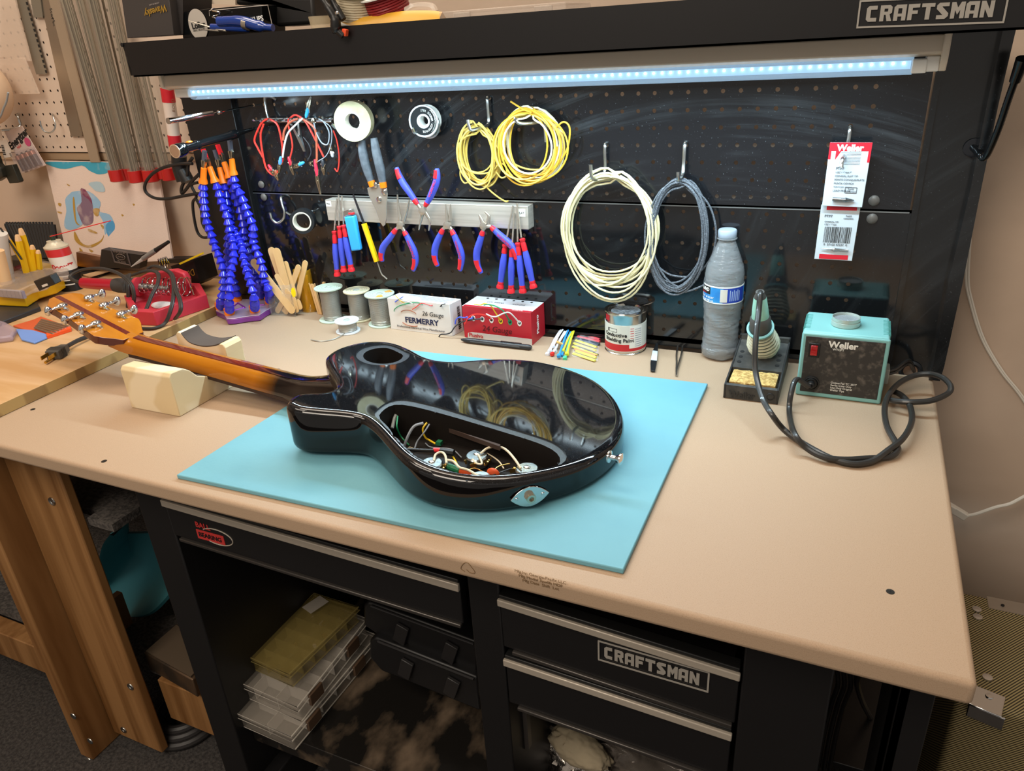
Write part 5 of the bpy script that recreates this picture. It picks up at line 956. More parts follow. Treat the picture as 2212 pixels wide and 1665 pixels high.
for i, pts in enumerate(([(18.8,-2.75,1.82),(18.46,-2.75,1.63),(18.41,-2.75,1.81),(18.21,-2.75,1.73),(17.76,-2.75,1.72),(17.47,-2.75,1.48),(17.38,-2.75,1.16)], [(19.62,-2.8,1.85),(18.94,-2.8,1.67),(18.02,-2.8,1.42),(17.39,-2.8,0.99),(17.01,-2.8,0.52),(16.59,-2.8,0.32),(16.11,-2.8,0.24),(15.92,-2.8,0.03)], [(20.39,-2.9,1.87),(20.04,-2.9,2.1),(19.41,-2.9,2.17),(18.89,-2.9,2.03),(18.55,-2.9,1.75),(18.25,-2.9,1.3)], [(21.18,-3,1.89),(20.85,-3,2.42),(20.52,-3,2.92),(20.04,-3,3.05),(19.71,-3,2.91),(19.21,-3,2.92)], [(21.96,-3.1,1.95),(21.52,-3.1,2.64),(21,-3.1,2.94),(20.45,-3.1,3.04),(20.02,-3.1,2.97)], [(22.73,-3.2,1.97),(22.05,-3.2,2.6),(21.56,-3.2,2.53),(20.99,-3.2,2.24),(20.56,-3.2,2.23),(20.2,-3.2,2.37)])):
    h = V(pts[0])+V((0,.15,0)); hc = fp(.16+.135*i,.66,.012); r = MB(); k = .17
    r.prism([hc+ux*(k*math.cos(a))+V((0,0,k*math.sin(a) if a < 3.2 else k*1.5*math.sin(a))) for a in [j*math.pi/8 for j in range(16)]], fn*.008); r.build('print_ring', WHT if HC[i] in 'wrbk' else WC[HC[i]], t)
    MB().lathe([(.11,0),(.11,.012)], hc+fn*.012, fn, 14).build('punched_hole', INK, t)
    MB().tube(spl([hc]+[V(p) for p in pts[1:]], 6), .05, 6).build('wire', WC[HC[i]], t)
# pen in front of the red box
p0, p1 = V((18.02,-3.22,0.2)), V((23.54,-3.21,0.2)); d = (p1-p0).normalized()
pn = thing('craft_knife', 'black retractable pen-shaped tool lying in front of the red box', 'pen', (p0.x,p0.y,0))
L = (p1-p0).length; MB().lathe([(.06,0),(.12,.2),(.19,.5),(.2,.9),(.2,L*.97),(.12,L)], p0, d, 12).build('barrel', M('pen_black','26282b',.3), pn)
MB().obox(p0+d*(L*.72)+V((0,-.02,.21)), (1.6,.14,.08), d).build('slider', GB, pn, bevel=.02); MB().obox(p0+d*(L*.5)+V((0,-.19,.02)), (L*.7,.03,.05), d).build('clip', M('pen_grey','5c6064',.3), pn)
# zip ties
TIE = {'w':M('tie_white','dfe2ea',.35),'b':M('tie_blue','2f8fd8',.35),'g':M('tie_green','48c890',.35),'y':M('tie_yellow','d8d43a',.35),'r':M('tie_red','d42a24',.35)}
ends = [(24.39,0.27,0.2),(24.43,0.5,0.2),(24.6,0.61,0.2),(24.74,0.51,0.2),(24.97,0.3,0.2),(24.95,0.64,0.2),(25.14,0.62,0.2),(25.35,0.4,0.2),(25.48,0.16,0.2),(25.35,0.26,0.2)]
heads = [(24.94,-3.74,0.12),(24.95,-3.31,0.12),(24.93,-2.69,0.12),(25.24,-3.1,0.12),(25.32,-3.81,0.12),(25.92,-4.12,0.12),(25.93,-3.63,0.12),(25.81,-3.06,0.12),(26.32,-3.64,0.12),(26.33,-4.06,0.12)]
desc = {'w':'white','b':'blue','g':'green','y':'yellow','r':'red'}
for i, (a, b, k) in enumerate(zip(ends, heads, 'wwwwrbbyyg')):
    t = thing('cable_tie', desc[k]+' cable tie in the banded bunch left of the paint can', 'cable tie', (b[0],b[1],0), desc[k]+' cable ties in the bunch')
    a, b = V(a), V(b); a.z = .35+.05*(i % 3); b.z = .1+.07*(i % 3); mid = a.lerp(b,.5)+V((0,.0,.12)); MB().tube(spl([a,mid,b],5), .07, 6, flat=.5).build('strap', TIE['w' if k == 'r' else k], t); MB().obox(b, (.3,.25,.22), (b-a), (1,0,.2)).build('head', TIE[k], t, bevel=.03)
rb = MB().tube([(25.12,-2.32,0.45), (25.41,-2.56,0.5), (25.59,-2.51,0.4)], .09, 8); tag(rb.build('rubber_band', M('band_tan','c9a25a',.5)), 'tan band around the white cable ties', 'rubber band')
# bag of heat shrink
q = [(25.18,1.29,0.06),(27.21,0.74,0.06),(28.54,-3.79,0.06),(26.63,-3.52,0.06)]
bgm = MB(); n_ = 8; Q = [V(p) for p in q]; vs = []
for j in range(n_+1):
    for i in range(n_+1):
        p = Q[0].lerp(Q[1], i/n_).lerp(Q[3].lerp(Q[2], i/n_), j/n_); e = min(i, n_-i, j, n_-j); p.z = .05+.13*min(1, e/2)+.03*math.sin(i*2.1+j*1.3)*(e > 0); vs.append(p)
bgm.add(vs, [(j*(n_+1)+i, j*(n_+1)+i+1, (j+1)*(n_+1)+i+1, (j+1)*(n_+1)+i) for j in range(n_) for i in range(n_)])
tag(bgm.build('zip_bag', clearfilm('zip_film','e8ecf0',.22,.06), smooth=180), 'small clear zip bag of heat-shrink tubes beside the paint can', 'bag')
for k, (col, nm, a, b) in enumerate((('d9505c','pink',0,0),('d9505c','pink',0,0),('e8d966','yellow',0,0),('e8d966','yellow',0,0),('e8d966','yellow',0,0),('e8d966','yellow',0,0),('e8d966','yellow',0,0),('3c4454','dark',0,0),('c98f66','tan',0,0),('3c3830','black',0,0))):
    e0 = ([(25.58,0.46,0.1),(25.85,-0.15,0.1),(25.97,-0.92,0.1),(26,-1.43,0.1),(26.15,-2.03,0.1),(26.65,-2.76,0.1),(26.59,-3.15,0.1),(26.07,-0.63,0.1),(26.46,-2.45,0.1),(26.61,-2.15,0.1)])[k]; e1 = ([(27.52,-0.22,0.1),(27.66,-0.64,0.1),(27.78,-1.75,0.1),(27.9,-2.28,0.1),(28.22,-3.04,0.1),(28.32,-3.48,0.1),(28.4,-3.93,0.1),(27.79,-1.18,0.1),(28.2,-3.16,0.1),(28.25,-2.97,0.1)])[k]
    tag(MB().tube([(e0[0],e0[1],.1+.012*(k % 3)), (e1[0],e1[1],.1+.012*(k % 3))], .12 if k not in (7,) else .15, 8, flat=.6).build('shrink_tube', M('shrink_'+nm, col, .45)), nm+' heat-shrink tube in the small clear bag', 'heat-shrink tube', nm+' shrink tubes in the bag')
# paint can
cn = thing('paint_can', 'small steel can lettered Conductive Shielding Paint', 'can', (29.4,-1.3,0)); cb = V((29.77,-2.46,0)); R = 1.4; cxy = (cb.x-.15, cb.y+R+.05); CH = 2.85
TIN = M('tinplate', 'c4c2bc', .18, 1)
MB().lathe([(R-.06,.02),(R,.0),(R+.01,.06),(R-.03,.1),(R-.03,CH-.12),(R+.03,CH-.1),(R+.04,CH-.02),(R-.02,CH),(R-.1,CH-.08),(R-.2,CH-.1),(R-.24,CH-.02),(R-.3,CH-.02),(R-.34,CH-.14)], (*cxy,0), (0,0,1), 56).build('can_body', TIN, cn)
MB().lathe([(R-.42,CH-.13),(R-.46,CH-.14),(.02,CH-.13)], (*cxy,0), (0,0,1), 40).build('lid', M('dusty_lid','4c5054',.5,.3,col2='7c8084',scale=200), cn)
def wrap(z0, z1, a0, a1, m, name, parent, r, n=24, c=cxy):
    b = MB(); b.loft([[V((c[0]+rr*math.cos(a0+(a1-a0)*i/n), c[1]+rr*math.sin(a0+(a1-a0)*i/n), z)) for z, rr in ((z0,r),(z1,r),(z1,r-.02),(z0,r-.02))] for i in range(n+1)]); return b.build(name, m, parent)
A = lambda deg: math.radians(deg)
wrap(.25,2.12, A(150), A(420), M('can_label','cfd0c6',.45), 'label', cn, R-.005, 48)
wrap(.3,.78, A(150), A(296), M('label_red','b8242a',.45), 'label_band', cn, R+.0, 32); wrap(.3,.5, A(296), A(420), M('label_red','b8242a',.45), 'label_band', cn, R+.0, 24)
wrap(2.3,2.7, A(215), A(235), M('red_reflect','a8242a',.4), 'painted_reflection', cn, R-.02, 8)  # red reflection on the tin, painted as a patch above the label
wrap(.52,2.05, A(297), A(335), M('label_panel','dcdcd4',.5), 'label_panel', cn, R+.004, 12)
def around(s, size, z, a0, m, name, parent, r, c=cxy, bold=0, sp=.62, step=None):
    "letters set one by one round a cylinder"
    a = a0
    for ch in s:
        wdt = size*({'i':.28,'l':.28,' ':.34,'t':.4,'r':.42,'I':.3,'.':.28,'f':.38,'m':.9,'w':.8,'M':.85,'W':.9}.get(ch, sp))
        a += wdt/2/r
        if ch != ' ': text(ch, size, m, parent, (c[0]+(r+.006)*math.cos(a), c[1]+(r+.006)*math.sin(a), z), (-math.sin(a), math.cos(a), 0), (0,0,1), name=name, bold=bold)
        a += wdt/2/r
around('Conductive', .36, 1.42, A(221), INK, 'brand_lettering', cn, R, bold=.012, sp=.5); around('Shielding Paint', .34, 1.06, A(221), INK, 'brand_lettering', cn, R, bold=.012, sp=.5)
wrap(1.62,1.86, A(231), A(262), INK, 'logo_box', cn, R+.003, 10); wrap(1.65,1.83, A(237), A(261), M('can_label','cfd0c6',.45), 'logo_box', cn, R+.009, 10)
for i in range(9): wrap(.62+.15*i,.66+.15*i, A(312), A(332), M('fine_print2','8a8f98',.6), 'fine_print', cn, R+.01, 6)
for i in range(5): wrap(1.2+.17*i,1.24+.17*i, A(299), A(309), M('label_red','b8242a',.45), 'fine_print', cn, R+.01, 4)
# tweezers
tw1 = thing('tweezers', 'dark tweezers with a pale label lying closed, left of the open pair', 'tweezers', (31.68,-2.24,0.1))
P = [V((a,b,.12)) for a,b,c in [(31.4,0.75,0.1),(31.6,-0.22,0.1),(31.78,-1.4,0.1),(32,-2.52,0.1),(32.17,-3.39,0.1),(32.42,-4.53,0.1)]]; m = MB(); ww = [.02,.09,.17,.2,.2,.14]
m.loft([[p+V((-w,0,-.05)), p+V((w,0,-.05)), p+V((w,0,.05)), p+V((-w,0,.05))] for p, w in zip(P, ww)]); m.build('arms', M('tweezer_dark','34383c',.3,.7), tw1, bevel=.02)
m = MB(); m.loft([[p+V((-w,0,.05)), p+V((w,0,.05)), p+V((w,0,.07)), p+V((-w,0,.07))] for p, w in ((P[2],.17),(P[3].lerp(P[4],.5),.2))]); m.build('label', M('label_pale','c9d4dc',.4), tw1)
tw2 = thing('tweezers', 'silver tweezers lying open with both tips towards the board', 'tweezers', (33.41,-1.74,0.1))
MB().tube(spl([(a,b,.1) for a,b,c in [(32.72,1.64,0.1),(32.96,0.17,0.1),(33.23,-1.46,0.1),(33.53,-2.76,0.1),(33.79,-4.01,0.1),(33.96,-4.75,0.1)]],4), .06, 6).build('arm', STL, tw2); MB().tube(spl([(a,b,.12) for a,b,c in [(32.98,1.65,0.1),(33.26,0.25,0.1),(33.5,-1.15,0.1),(33.69,-2.71,0.1),(33.83,-4,0.1),(33.97,-4.75,0.1)]],4), .06, 6).build('arm', STL, tw2)
# water bottle
wb = thing('water_bottle', 'clear plastic water bottle with blue label, nearly full', 'bottle', (35.8,-2,0)); wc = V((35.84,-1.74,0)); wc = (wc.x+.02, wc.y+1.15)
PET = M('pet', 'eef4f8', .01, trans=.8, ior=1.3, bump=1, bscale=75, stretch=(.8,.8,2.4), coat=.5)
prof = [(.75,.12),(1.0,.05),(1.17,.25),(1.2,.7)]
prof += [(1.2-.05*(i % 2)-.08*math.sin(min(1,(i)/14)*math.pi), .8+i*.19) for i in range(15)]
prof += [(1.2,3.9),(1.2,5.05),(1.22,5.15),(1.18,5.25),(1.22,5.6),(1.13,6.1),(.92,6.7),(.66,7.35),(.52,7.7),(.5,7.8),(.62,7.82),(.62,7.87),(.44,7.9),(.42,8.2)]
def crumple(rings, amp):
    return rings
b = MB(); n = 40; rr = []
for k, (r, z) in enumerate(prof):
    f = 1 if .7 < z < 3.8 else 0
    rr.append([V((wc[0]+(r+f*.035*math.sin(3*t/n*6.283+z*5)*math.sin(z*3+t*.4))*math.cos(t*2*math.pi/n), wc[1]+(r+f*.035*math.sin(3*t/n*6.283+z*5))*math.sin(t*2*math.pi/n), z+f*.05*math.sin(5*t/n*6.283+z*2)+(.06*abs(math.sin(2.5*t/n*6.283)) if z < .3 else 0))) for t in range(n)])
b.loft(rr); b.build('bottle', PET, wb, smooth=60)
WATER = M('water', 'eef6fa', .0, trans=.85, ior=1.2, bump=1, bscale=45, stretch=(.7,.7,2.4))
wr = [[V((wc[0]+(p.x-wc[0])*.955, wc[1]+(p.y-wc[1])*.955, p.z+.02)) for p in r] for r, (q0, z) in zip(rr, prof) if z < 6.2]
MB().loft(wr).build('water', WATER, wb, smooth=60)
lb1 = wrap(3.95,5.05, A(0), A(360), M('label_sky','3f9fdc',.35,col2='2f7fc8',scale=30), 'label', wb, 1.225, 60, c=wc)
wrap(3.95,4.02, A(0), A(360), WHT, 'label_edge', wb, 1.232, 60, c=wc); wrap(4.98,5.06, A(0), A(360), WHT, 'label_edge', wb, 1.232, 60, c=wc)
wrap(4.02,4.98, A(278), A(350), M('label_navy','2340a8',.35), 'label_panel', wb, 1.232, 20, c=wc); wrap(4.08,4.9, A(270), A(290), M('label_box','d8d4cc',.35), 'label_panel', wb, 1.24, 8, c=wc)
wrap(4.5,4.98, A(178), A(238), INK, 'label_panel', wb, 1.238, 16, c=wc)
around('KIRKLAND', .3, 4.78, A(167), WINK, 'brand_lettering', wb, 1.245, c=wc, bold=.012, sp=.66); around('Signature', .13, 4.57, A(195), RED, 'brand_lettering', wb, 1.245, c=wc)
around('purified water', .25, 4.32, A(176), WINK, 'brand_lettering', wb, 1.24, c=wc, sp=.54); around('16.9 FL OZ 500 mL', .14, 4.1, A(190), WINK, 'brand_lettering', wb, 1.24, c=wc, bold=.006)
for i in range(6): wrap(4.15,4.85-.08*(i % 2), A(297+6*i), A(299.5+6*i), M('print_pale','9fb4dc',.5), 'fine_print', wb, 1.24, 2, c=wc)
MB().lathe([(.53,7.9),(.56,7.95),(.57,8.3),(.52,8.38),(.02,8.4)], (*wc,0), (0,0,1), 36).build('cap', M('cap_frost','b9c8d8',.35,trans=.25), wb)
MB().lathe([(.56,8.395),(.02,8.4)], (*wc,0), (0,0,1), 8)

# soldering station
AQ = M('aqua_case', '7fb6b4', .4); PANL = M('station_panel', '302e2c', .55, col2='6a635c', scale=120, detail=8, lo=.52, hi=.82)
st_ = thing('soldering_station', 'aqua soldering station with a dusty black front panel and red switch', 'soldering station', (43.2,-4,0))
x0, x1, yf, yb, hz = 41.0, 45.42, -5.05, -1.7, 3.95
MB().box((x0,yf,.05), (x1,yb,hz)).build('case', AQ, st_, bevel=.16, seg=4)
MB().box((x0-.02,yf-.12,.02), (x1+.03,yf+.1,hz-.05)).build('front_frame', AQ, st_, bevel=.12, seg=3)
MB().box((x0+.2,yf-.15,.3), (x1-.18,yf-.1,hz-.25)).build('front_panel', PANL, st_, bevel=.04)
gv = MB()
for k in range(12):
    y = yf+.5+k*.2; gv.box((x0-.02,y,3.2), (x0+.35,y+.06,hz+.012))
gv.build('vent_rib', M('aqua_dark','4f938e',.5), st_)
gv = MB()
for k in range(12): gv.box((x1-.35,yf+.5+k*.2,3.2), (x1+.02,yf+.56+k*.2,hz+.012))
gv.build('vent_rib', M('aqua_dark','4f938e',.5), st_)
yp = yf-.16
q = (43.15,-5.21,3.33); text('Weller', .52, WINK, st_, (q[0],yp-.01,q[2]), name='brand_lettering', bold=.018)
q = (42.94,-5.21,3.06); text('WTCPT', .17, WINK, st_, (q[0],yp-.01,q[2]), name='brand_lettering', bold=.004)
q = (42.78,-5.21,0.82); text('Output For TC 201T\nSeries Irons Only\nUse Only Original\nWeller Tips', .155, WINK, st_, (q[0],yp-.01,q[2]), align='LEFT', name='print_lettering', bold=.002)
q = (41.7,-5.21,2.91); s0 = MB().box((q[0]-.3,yp-.05,q[2]-.42),(q[0]+.3,yp,q[2]+.42)).build('switch_frame', BLKP, st_, bevel=.04)
sub(MB().prism([(q[0]-.18,yp-.04,q[2]-.3),(q[0]-.18,yp-.13,q[2]-.3),(q[0]-.18,yp-.09,q[2]),(q[0]-.18,yp-.15,q[2]+.3),(q[0]-.18,yp-.04,q[2]+.3)], (.36,0,0)).build('switch', M('switch_red','a01018',.15,coat=.5), st_, bevel=.03), s0)
q = (41.77,-5.21,0.91); pc = V((q[0],yp,q[2]))
MB().lathe([(.42,-.02),(.42,.12),(.36,.14),(.33,.1),(.3,.2),(.2,.2),(.19,.45),(.12,.5)], pc, (0,-1,0), 24).build('socket', BLKP, st_)
MB().tube([pc+V((-.0,-.4,0)), pc+V((-.08,-.75,.05))], [.13,.09], 10).build('plug', M('dark_steel','55555a',.3,1), st_)
# tin on the station
tn = thing('solder_tin', 'round shallow tin with silvery paste on top of the soldering station', 'tin', (43.2,-4,hz)); tc_ = (43.12,-3.55)
MB().lathe([(.72,hz),(.76,hz+.05),(.76,hz+.28),(.72,hz+.3),(.74,hz+.32),(.74,hz+.5),(.70,hz+.5),(.70,hz+.2)], (*tc_,0), (0,0,1), 36).build('tin', M('tin_glassy','b9c4bc',.25,.4), tn)
MB().lathe([(.69,hz+.36),(.02,hz+.38)], (*tc_,0), (0,0,1), 24).build('paste', M('paste','a8aeb2',.4,.5,bump=1,bscale=400), tn)
# cable grommet on the post
MB().lathe([(.62,0),(.66,.08),(.52,.16),(.4,.08),(.4,0)], (47.09,-0.1,0.13), (0,-1,0), 28).build('grommet', RUB, tw)
MB().lathe([(.39,.0),(.02,.01)], (47.08,-0.12,0.13), (0,-1,0), 20).build('grommet_hole', M('hole_tan','8a6f5c',.8), tw)
# iron stand
SD = M('stand_black', '3a3937', .55, col2='57544f', scale=60, lo=.45, hi=.8); SD2 = M('stand_edge','2b2b2b',.5)
ss = thing('iron_stand', 'black soldering iron stand with a dried sponge tray', 'iron stand', (38.6,-4,0))
sx0, sx1 = 37.2, 40.12
pf = [(-6.75,.02),(-6.75,.85),(-6.55,.9),(-6.5,.35),(-4.6,.35),(-4.55,1.05),(-1.2,1.55),(-1.2,1.85),(-.9,1.85),(-.9,.02)]
m = MB(); nP = len(pf); m.add([(sx0,y,z) for y,z in pf]+[(sx1,y,z) for y,z in pf], [(i,(i+1) % nP,nP+(i+1) % nP,nP+i) for i in range(nP)])
m.build('base', SD, ss)
for xs_ in (sx0-.04, sx1-.04): MB().prism([(xs_,-6.8,.02),(xs_,-6.8,.9),(xs_,-4.5,1.1),(xs_,-1.2,1.6),(xs_,-1.2,1.87),(xs_,-.9,1.87),(xs_,-.9,.02)], (.1,0,0)).build('side', SD2, ss, bevel=.02)
text('Weller', .5, SD2, ss, (38.2,-6.79,.3), name='brand_lettering', bold=.02, ext=.02); MB().tube([(39.75+.2*math.cos(a*math.pi/10),-6.78,.42+.2*math.sin(a*math.pi/10)) for a in range(20)], .03, 5, closed=True).build('logo_ring', SD2, ss)
hl_ = MB()
for y in (-3.9,-3.3,-2.7):
    for x in (37.55,39.75): zz = 1.05+(y+4.55)*.15; MB().lathe([(.13,0),(.13,.02)], (x,y,zz), (0,-.15,1), 14).build('tip_hole', INK, ss)
sgm = MB(); N_ = 14; vs = []; rnd = random.Random(3)
for k in range(2):
    for j in range(N_+1):
        for i in range(N_+1):
            e = min(i, N_-i, j, N_-j); h = (.95+.12*min(1,e/2)+rnd.uniform(-.025,.025)-(.06 if i % 4 == 2 and e else 0)) if k else .4
            vs.append((sx0+.18+(sx1-sx0-.36)*i/N_, -6.45+1.8*j/N_, h))
W_ = N_+1; f = []
for j in range(N_):
    for i in range(N_): f.append((W_*W_+j*W_+i, W_*W_+j*W_+i+1, W_*W_+(j+1)*W_+i+1, W_*W_+(j+1)*W_+i))
for i in range(N_):
    for a, b in ((i, i+1), (N_*W_+i, N_*W_+i+1), (i*W_, (i+1)*W_), (i*W_+N_, (i+1)*W_+N_)): f.append((a, b, W_*W_+b, W_*W_+a))
sgm.add(vs, f); tag(sgm.build('sponge', M('dry_sponge','d6b673',.9,col2='a9854a',scale=220,bump=1,bscale=260), smooth=60), 'dry yellow sponge in the front tray of the iron stand', 'sponge')
# holder spring and the iron
A0 = V((38.87,-2.2,1.15)); A1 = V((38.61,-3.9,3.41)); dd = (A1-A0).normalized()
sp2 = MB(); L = (A1-A0).length; nt_ = 11
pts = []
for k in range(nt_*16+1):
    u = k/(nt_*16); a = k*2*math.pi/16; r = (.4+.5*math.sin(min(1,u*2.2)*math.pi/2) if u < .45 else .9-.32*((u-.45)/.55)); x, y = frame(dd)
    pts.append(A0+dd*(L*u)+x*(r*math.cos(a))+y*(r*math.sin(a)))
sp2.tube(pts, .085, 7); sp2.build('holder_spring', M('spring_beige','c4bfa4',.45), ss)
rc = A0+dd*L; MB().lathe([(.66,-.06),(.78,-.02),(.78,.1),(.66,.14),(.6,.04),(.66,-.06)], rc, dd, 32).build('holder_ring', AQ, ss)
ir = thing('soldering_iron', 'aqua handled soldering iron resting nose down in the spring holder', 'soldering iron', tuple(rc))
E1 = V((38.48,-4.6,5.8)); di = (E1-rc).normalized(); Li = (E1-rc).length
MB().lathe([(.5,-.4),(.61,.0),(.62,.4),(.58,.75),(.5,.85),(.1,.85)], rc, di, 28).build('collar', M('iron_grey','4c4a47',.6), ir)
MB().lathe([(.45,.6),(.5,.75),(.46,1.3),(.36,Li*.86),(.3,Li*.92),(.05,Li*.94)], rc, di, 28).build('handle', M('aqua_light','9cd2c0',.4), ir)
MB().lathe([(.34,Li*.8),(.34,Li*.9),(.26,Li*.97),(.24,Li*1.04),(.1,Li*1.06)], rc, di, 24).build('strain_relief', M('iron_grey','4c4a47',.6), ir)
MB().tube([rc-di*.2, rc-di*1.8], [.25,.12], 12).build('tip', STL, ir)
# cord of the iron
CRD2 = M('black_cord', '2a2826', .38, coat=.2)
def onb(p): return (p[0], p[1], .16)
cd = [rc+di*(Li*1.0), (38.57,-5.4,6.02), (38.63,-5.9,5.3), (38.7,-6.8,4.53), (38.78,-7.5,3.67), (38.91,-8,2.7), (39.22,-8.8,2.08), (39.69,-9.8,1.56), (40.25,-10.8,1.33),
 (40.75,-10.42,0.5), (41.35,-10.78,0.25), (42.17,-11.48,0.2), (43.13,-12.23,0.2), (43.86,-12.53,0.2), (44.5,-12.44,0.2), (45.14,-11.95,0.25), (45.81,-10.98,0.45), (46.4,-9.92,0.6), (46.81,-8.22,0.7), (46.81,-6.48,0.7), (46.51,-4.97,0.6), (45.99,-4.27,0.5), (45.78,-5.52,0.6), (46.63,-6.06,0.8), (47.73,-5.78,0.9), (48.57,-4.87,1), (48.72,-4.52,1.3), (48.37,-3.93,1.5), (47.77,-3.29,1.4), (47.01,-3.32,1.2), (46.28,-4.11,1), (45.75,-5.48,0.8), (45.58,-6.97,0.6), (45.71,-8.74,0.5), (46.1,-10.16,0.4), (46.18,-10.71,0.3), (45.84,-11.27,0.2), (44.92,-11.75,0.2), (43.84,-12.33,0.25), (42.91,-12.48,0.3), (42.08,-12.09,0.45), (41.42,-11.58,0.9), (40.91,-8,0.23), (40.85,-7.2,1.04), (41.02,-6.4,1.53), pc+V((-.1,-.72,.06))]
MB().tube(spl(cd, 6), .155, 10).build('cord', CRD2, ir)
k = MB()
for j in range(2): k.tube(spl([(45.2,-3.2,1.2-.2*j), (46,-2.6,1.15-.2*j), (46.8,-1.2,1.25-.2*j), (47.27,-0.3,0.2)], 6), .1, 8)
tag(k.build('cable', CRD2), 'flat black twin cord from the station to the grommet in the post', 'cord')
MB().box((45.42,-3.6,.6), (45.75,-2.6,1.5)).build('rear_plate', M('plate_grey','a8a49c',.5), st_, bevel=.04)

# ---------------------------------------------------------------- white pegboard and what hangs on it
WPB = M('white_pegboard', 'd2beac', .55)
wp = thing('white_pegboard', 'white painted pegboard on the wall left of the black tower', 'pegboard', (-28,2.8,12.3))
m = pegpanel(-52, -8.2, 12.33, 44, [-40.25+k for k in range(32)], [12.77+k for k in range(20)]); m.xf(Matrix.Translation((0,2.75,0))); m.build('panel', WPB, wp, merge=True)
MB().box((-52,2.85,11.6), (-8.2,3.18,12.33)).build('batten', M('batten_tan','a58b6e',.7), wp)
MB().box((-52,3.12,12.33), (-8.2,3.19,44)).build('backing', M('backing_dark','3a2c22',.9), wp)
# painting
pa = thing('painting', 'unframed canvas with blue, purple and gold blots leaning on the wall', 'painting', (-23,2,.8))
PT = [V(p) for p in ((-29.42,2.3,11.59), (-14.49,2.3,11.48), (-13.88,0.8,3.04), (-28.55,0.8,1.53))]
cv = M('canvas', 'dcc8bc', .7, bump=.2, bscale=300); MB().prism(PT, (0,.2,0)).build('canvas', cv, pa)
def blot(pts, col, n=0):
    q = spl([(a,b-.05,c) for a,b,c in pts], 3, True); nn = (PT[1]-PT[0]).cross(PT[3]-PT[0]).normalized(); nn = nn if nn.y < 0 else -nn; P0 = PT[0]; out = []
    cam_ = V((42.73,-46.76,19.67))
    for p in q:
        d = (p-cam_); t = (P0+nn*(.02+.004*n)-cam_).dot(nn)/d.dot(nn); out.append(cam_+d*t)
    MB().quad(*out).build('paint_blot', M('paint_'+col, col, .55, col2='e0d0c6', scale=30, lo=.52, hi=1.0), pa)
blot([(-28.16,1.5,11.59),(-24.71,1.5,11.63),(-19.52,1.5,11.61),(-19.87,1.5,10.78),(-21.21,1.5,10.55),(-21.93,1.5,10.7),(-22.47,1.5,10.91),(-23.24,1.5,11.32),(-25.66,1.5,10.98),(-27.38,1.5,11.2)], '3d9cb8')
blot([(-25.29,1.5,8.91),(-23.32,1.5,8.96),(-22.13,1.5,8),(-22.67,1.5,7.1),(-21.35,1.5,6.82),(-21.12,1.5,5.82),(-21.92,1.5,4.66),(-22.81,1.5,4.84),(-22.56,1.5,6.21),(-23.49,1.5,7.08),(-25.77,1.5,5.63),(-27.71,1.5,5.09),(-28.37,1.5,5.53),(-27.36,1.5,6.95),(-27,1.5,8.09),(-26.06,1.5,8.68)], '8db4d2', 1)
blot([(-24.37,1.5,9.15),(-23.76,1.5,9.06),(-23.32,1.5,8.41),(-23.33,1.5,7.64),(-23.64,1.5,6.74),(-24.15,1.5,5.93),(-25.43,1.5,5.65),(-25.7,1.5,6.55),(-25.67,1.5,7.34),(-24.75,1.5,7.93)], '7c6478', 3)
blot([(-24.37,1.5,9.15),(-23.74,1.5,9.11),(-23.28,1.5,8.3),(-23.36,1.5,7.75),(-23.66,1.5,8.18),(-24.28,1.5,8.61)], '7a3a58', 4)
blot([(-22.34,1.5,5.77),(-21.26,1.5,6.26),(-21.09,1.5,5.71),(-22.02,1.5,4.43),(-22.48,1.5,4.86)], '4a96c8', 4)
blot([(-22.99,1.5,9.72),(-21.34,1.5,9.86),(-21.07,1.5,9.01),(-22.19,1.5,8.98),(-22.69,1.5,9.3)], 'a8c0cc', 2)
blot([(-15.59,1.5,9.23),(-15.38,1.5,8.4),(-15.14,1.5,7.03),(-15.54,1.5,5.72),(-15.63,1.5,6.91),(-15.87,1.5,8.07)], '6aa6b0', 2)
for g in ([(-25.85,1.5,8.24),(-25.65,1.5,8.13),(-26.33,1.5,6.07),(-25.94,1.5,5.63),(-26.52,1.5,5.83),(-26.34,1.5,6.98)], [(-23.39,1.5,7.3),(-22.57,1.5,7.33),(-23.03,1.5,6.65),(-23.47,1.5,6.74)], [(-27.07,1.5,5),(-26.68,1.5,3.96),(-25.63,1.5,3.66),(-23.73,1.5,4.23),(-22.98,1.5,4.84),(-23.61,1.5,4.12),(-25.39,1.5,3.44),(-26.85,1.5,3.6),(-27.45,1.5,4.16)], [(-24.91,1.5,5.33),(-23.88,1.5,5.03),(-24.1,1.5,4.9),(-25.01,1.5,5.09)], [(-28.19,1.5,7.72),(-27.79,1.5,7.68),(-27.98,1.5,7.44),(-28.25,1.5,7.49)], [(-28.66,1.5,6.91),(-28.11,1.5,6.81),(-28.25,1.5,6.69),(-28.72,1.5,6.79)], [(-26.13,1.5,9.61),(-25.7,1.5,9.46),(-25.9,1.5,9.4)], [(-17.87,1.5,7.96),(-17.58,1.5,7.92),(-17.8,1.5,7.75)], [(-17.37,1.5,7.28),(-16.95,1.5,7.18),(-17.22,1.5,7.07)], [(-19.73,1.5,6.93),(-19.46,1.5,6.83),(-19.74,1.5,6.71)], [(-23.04,1.5,5.86),(-22.64,1.5,5.65),(-22.9,1.5,5.41)], [(-27.13,1.5,3.35),(-26.77,1.5,3.01),(-27.17,1.5,2.87)], [(-25.79,1.5,3.3),(-25.21,1.5,3.1),(-25.6,1.5,2.96)]): blot(g, 'b08a3c', 5)
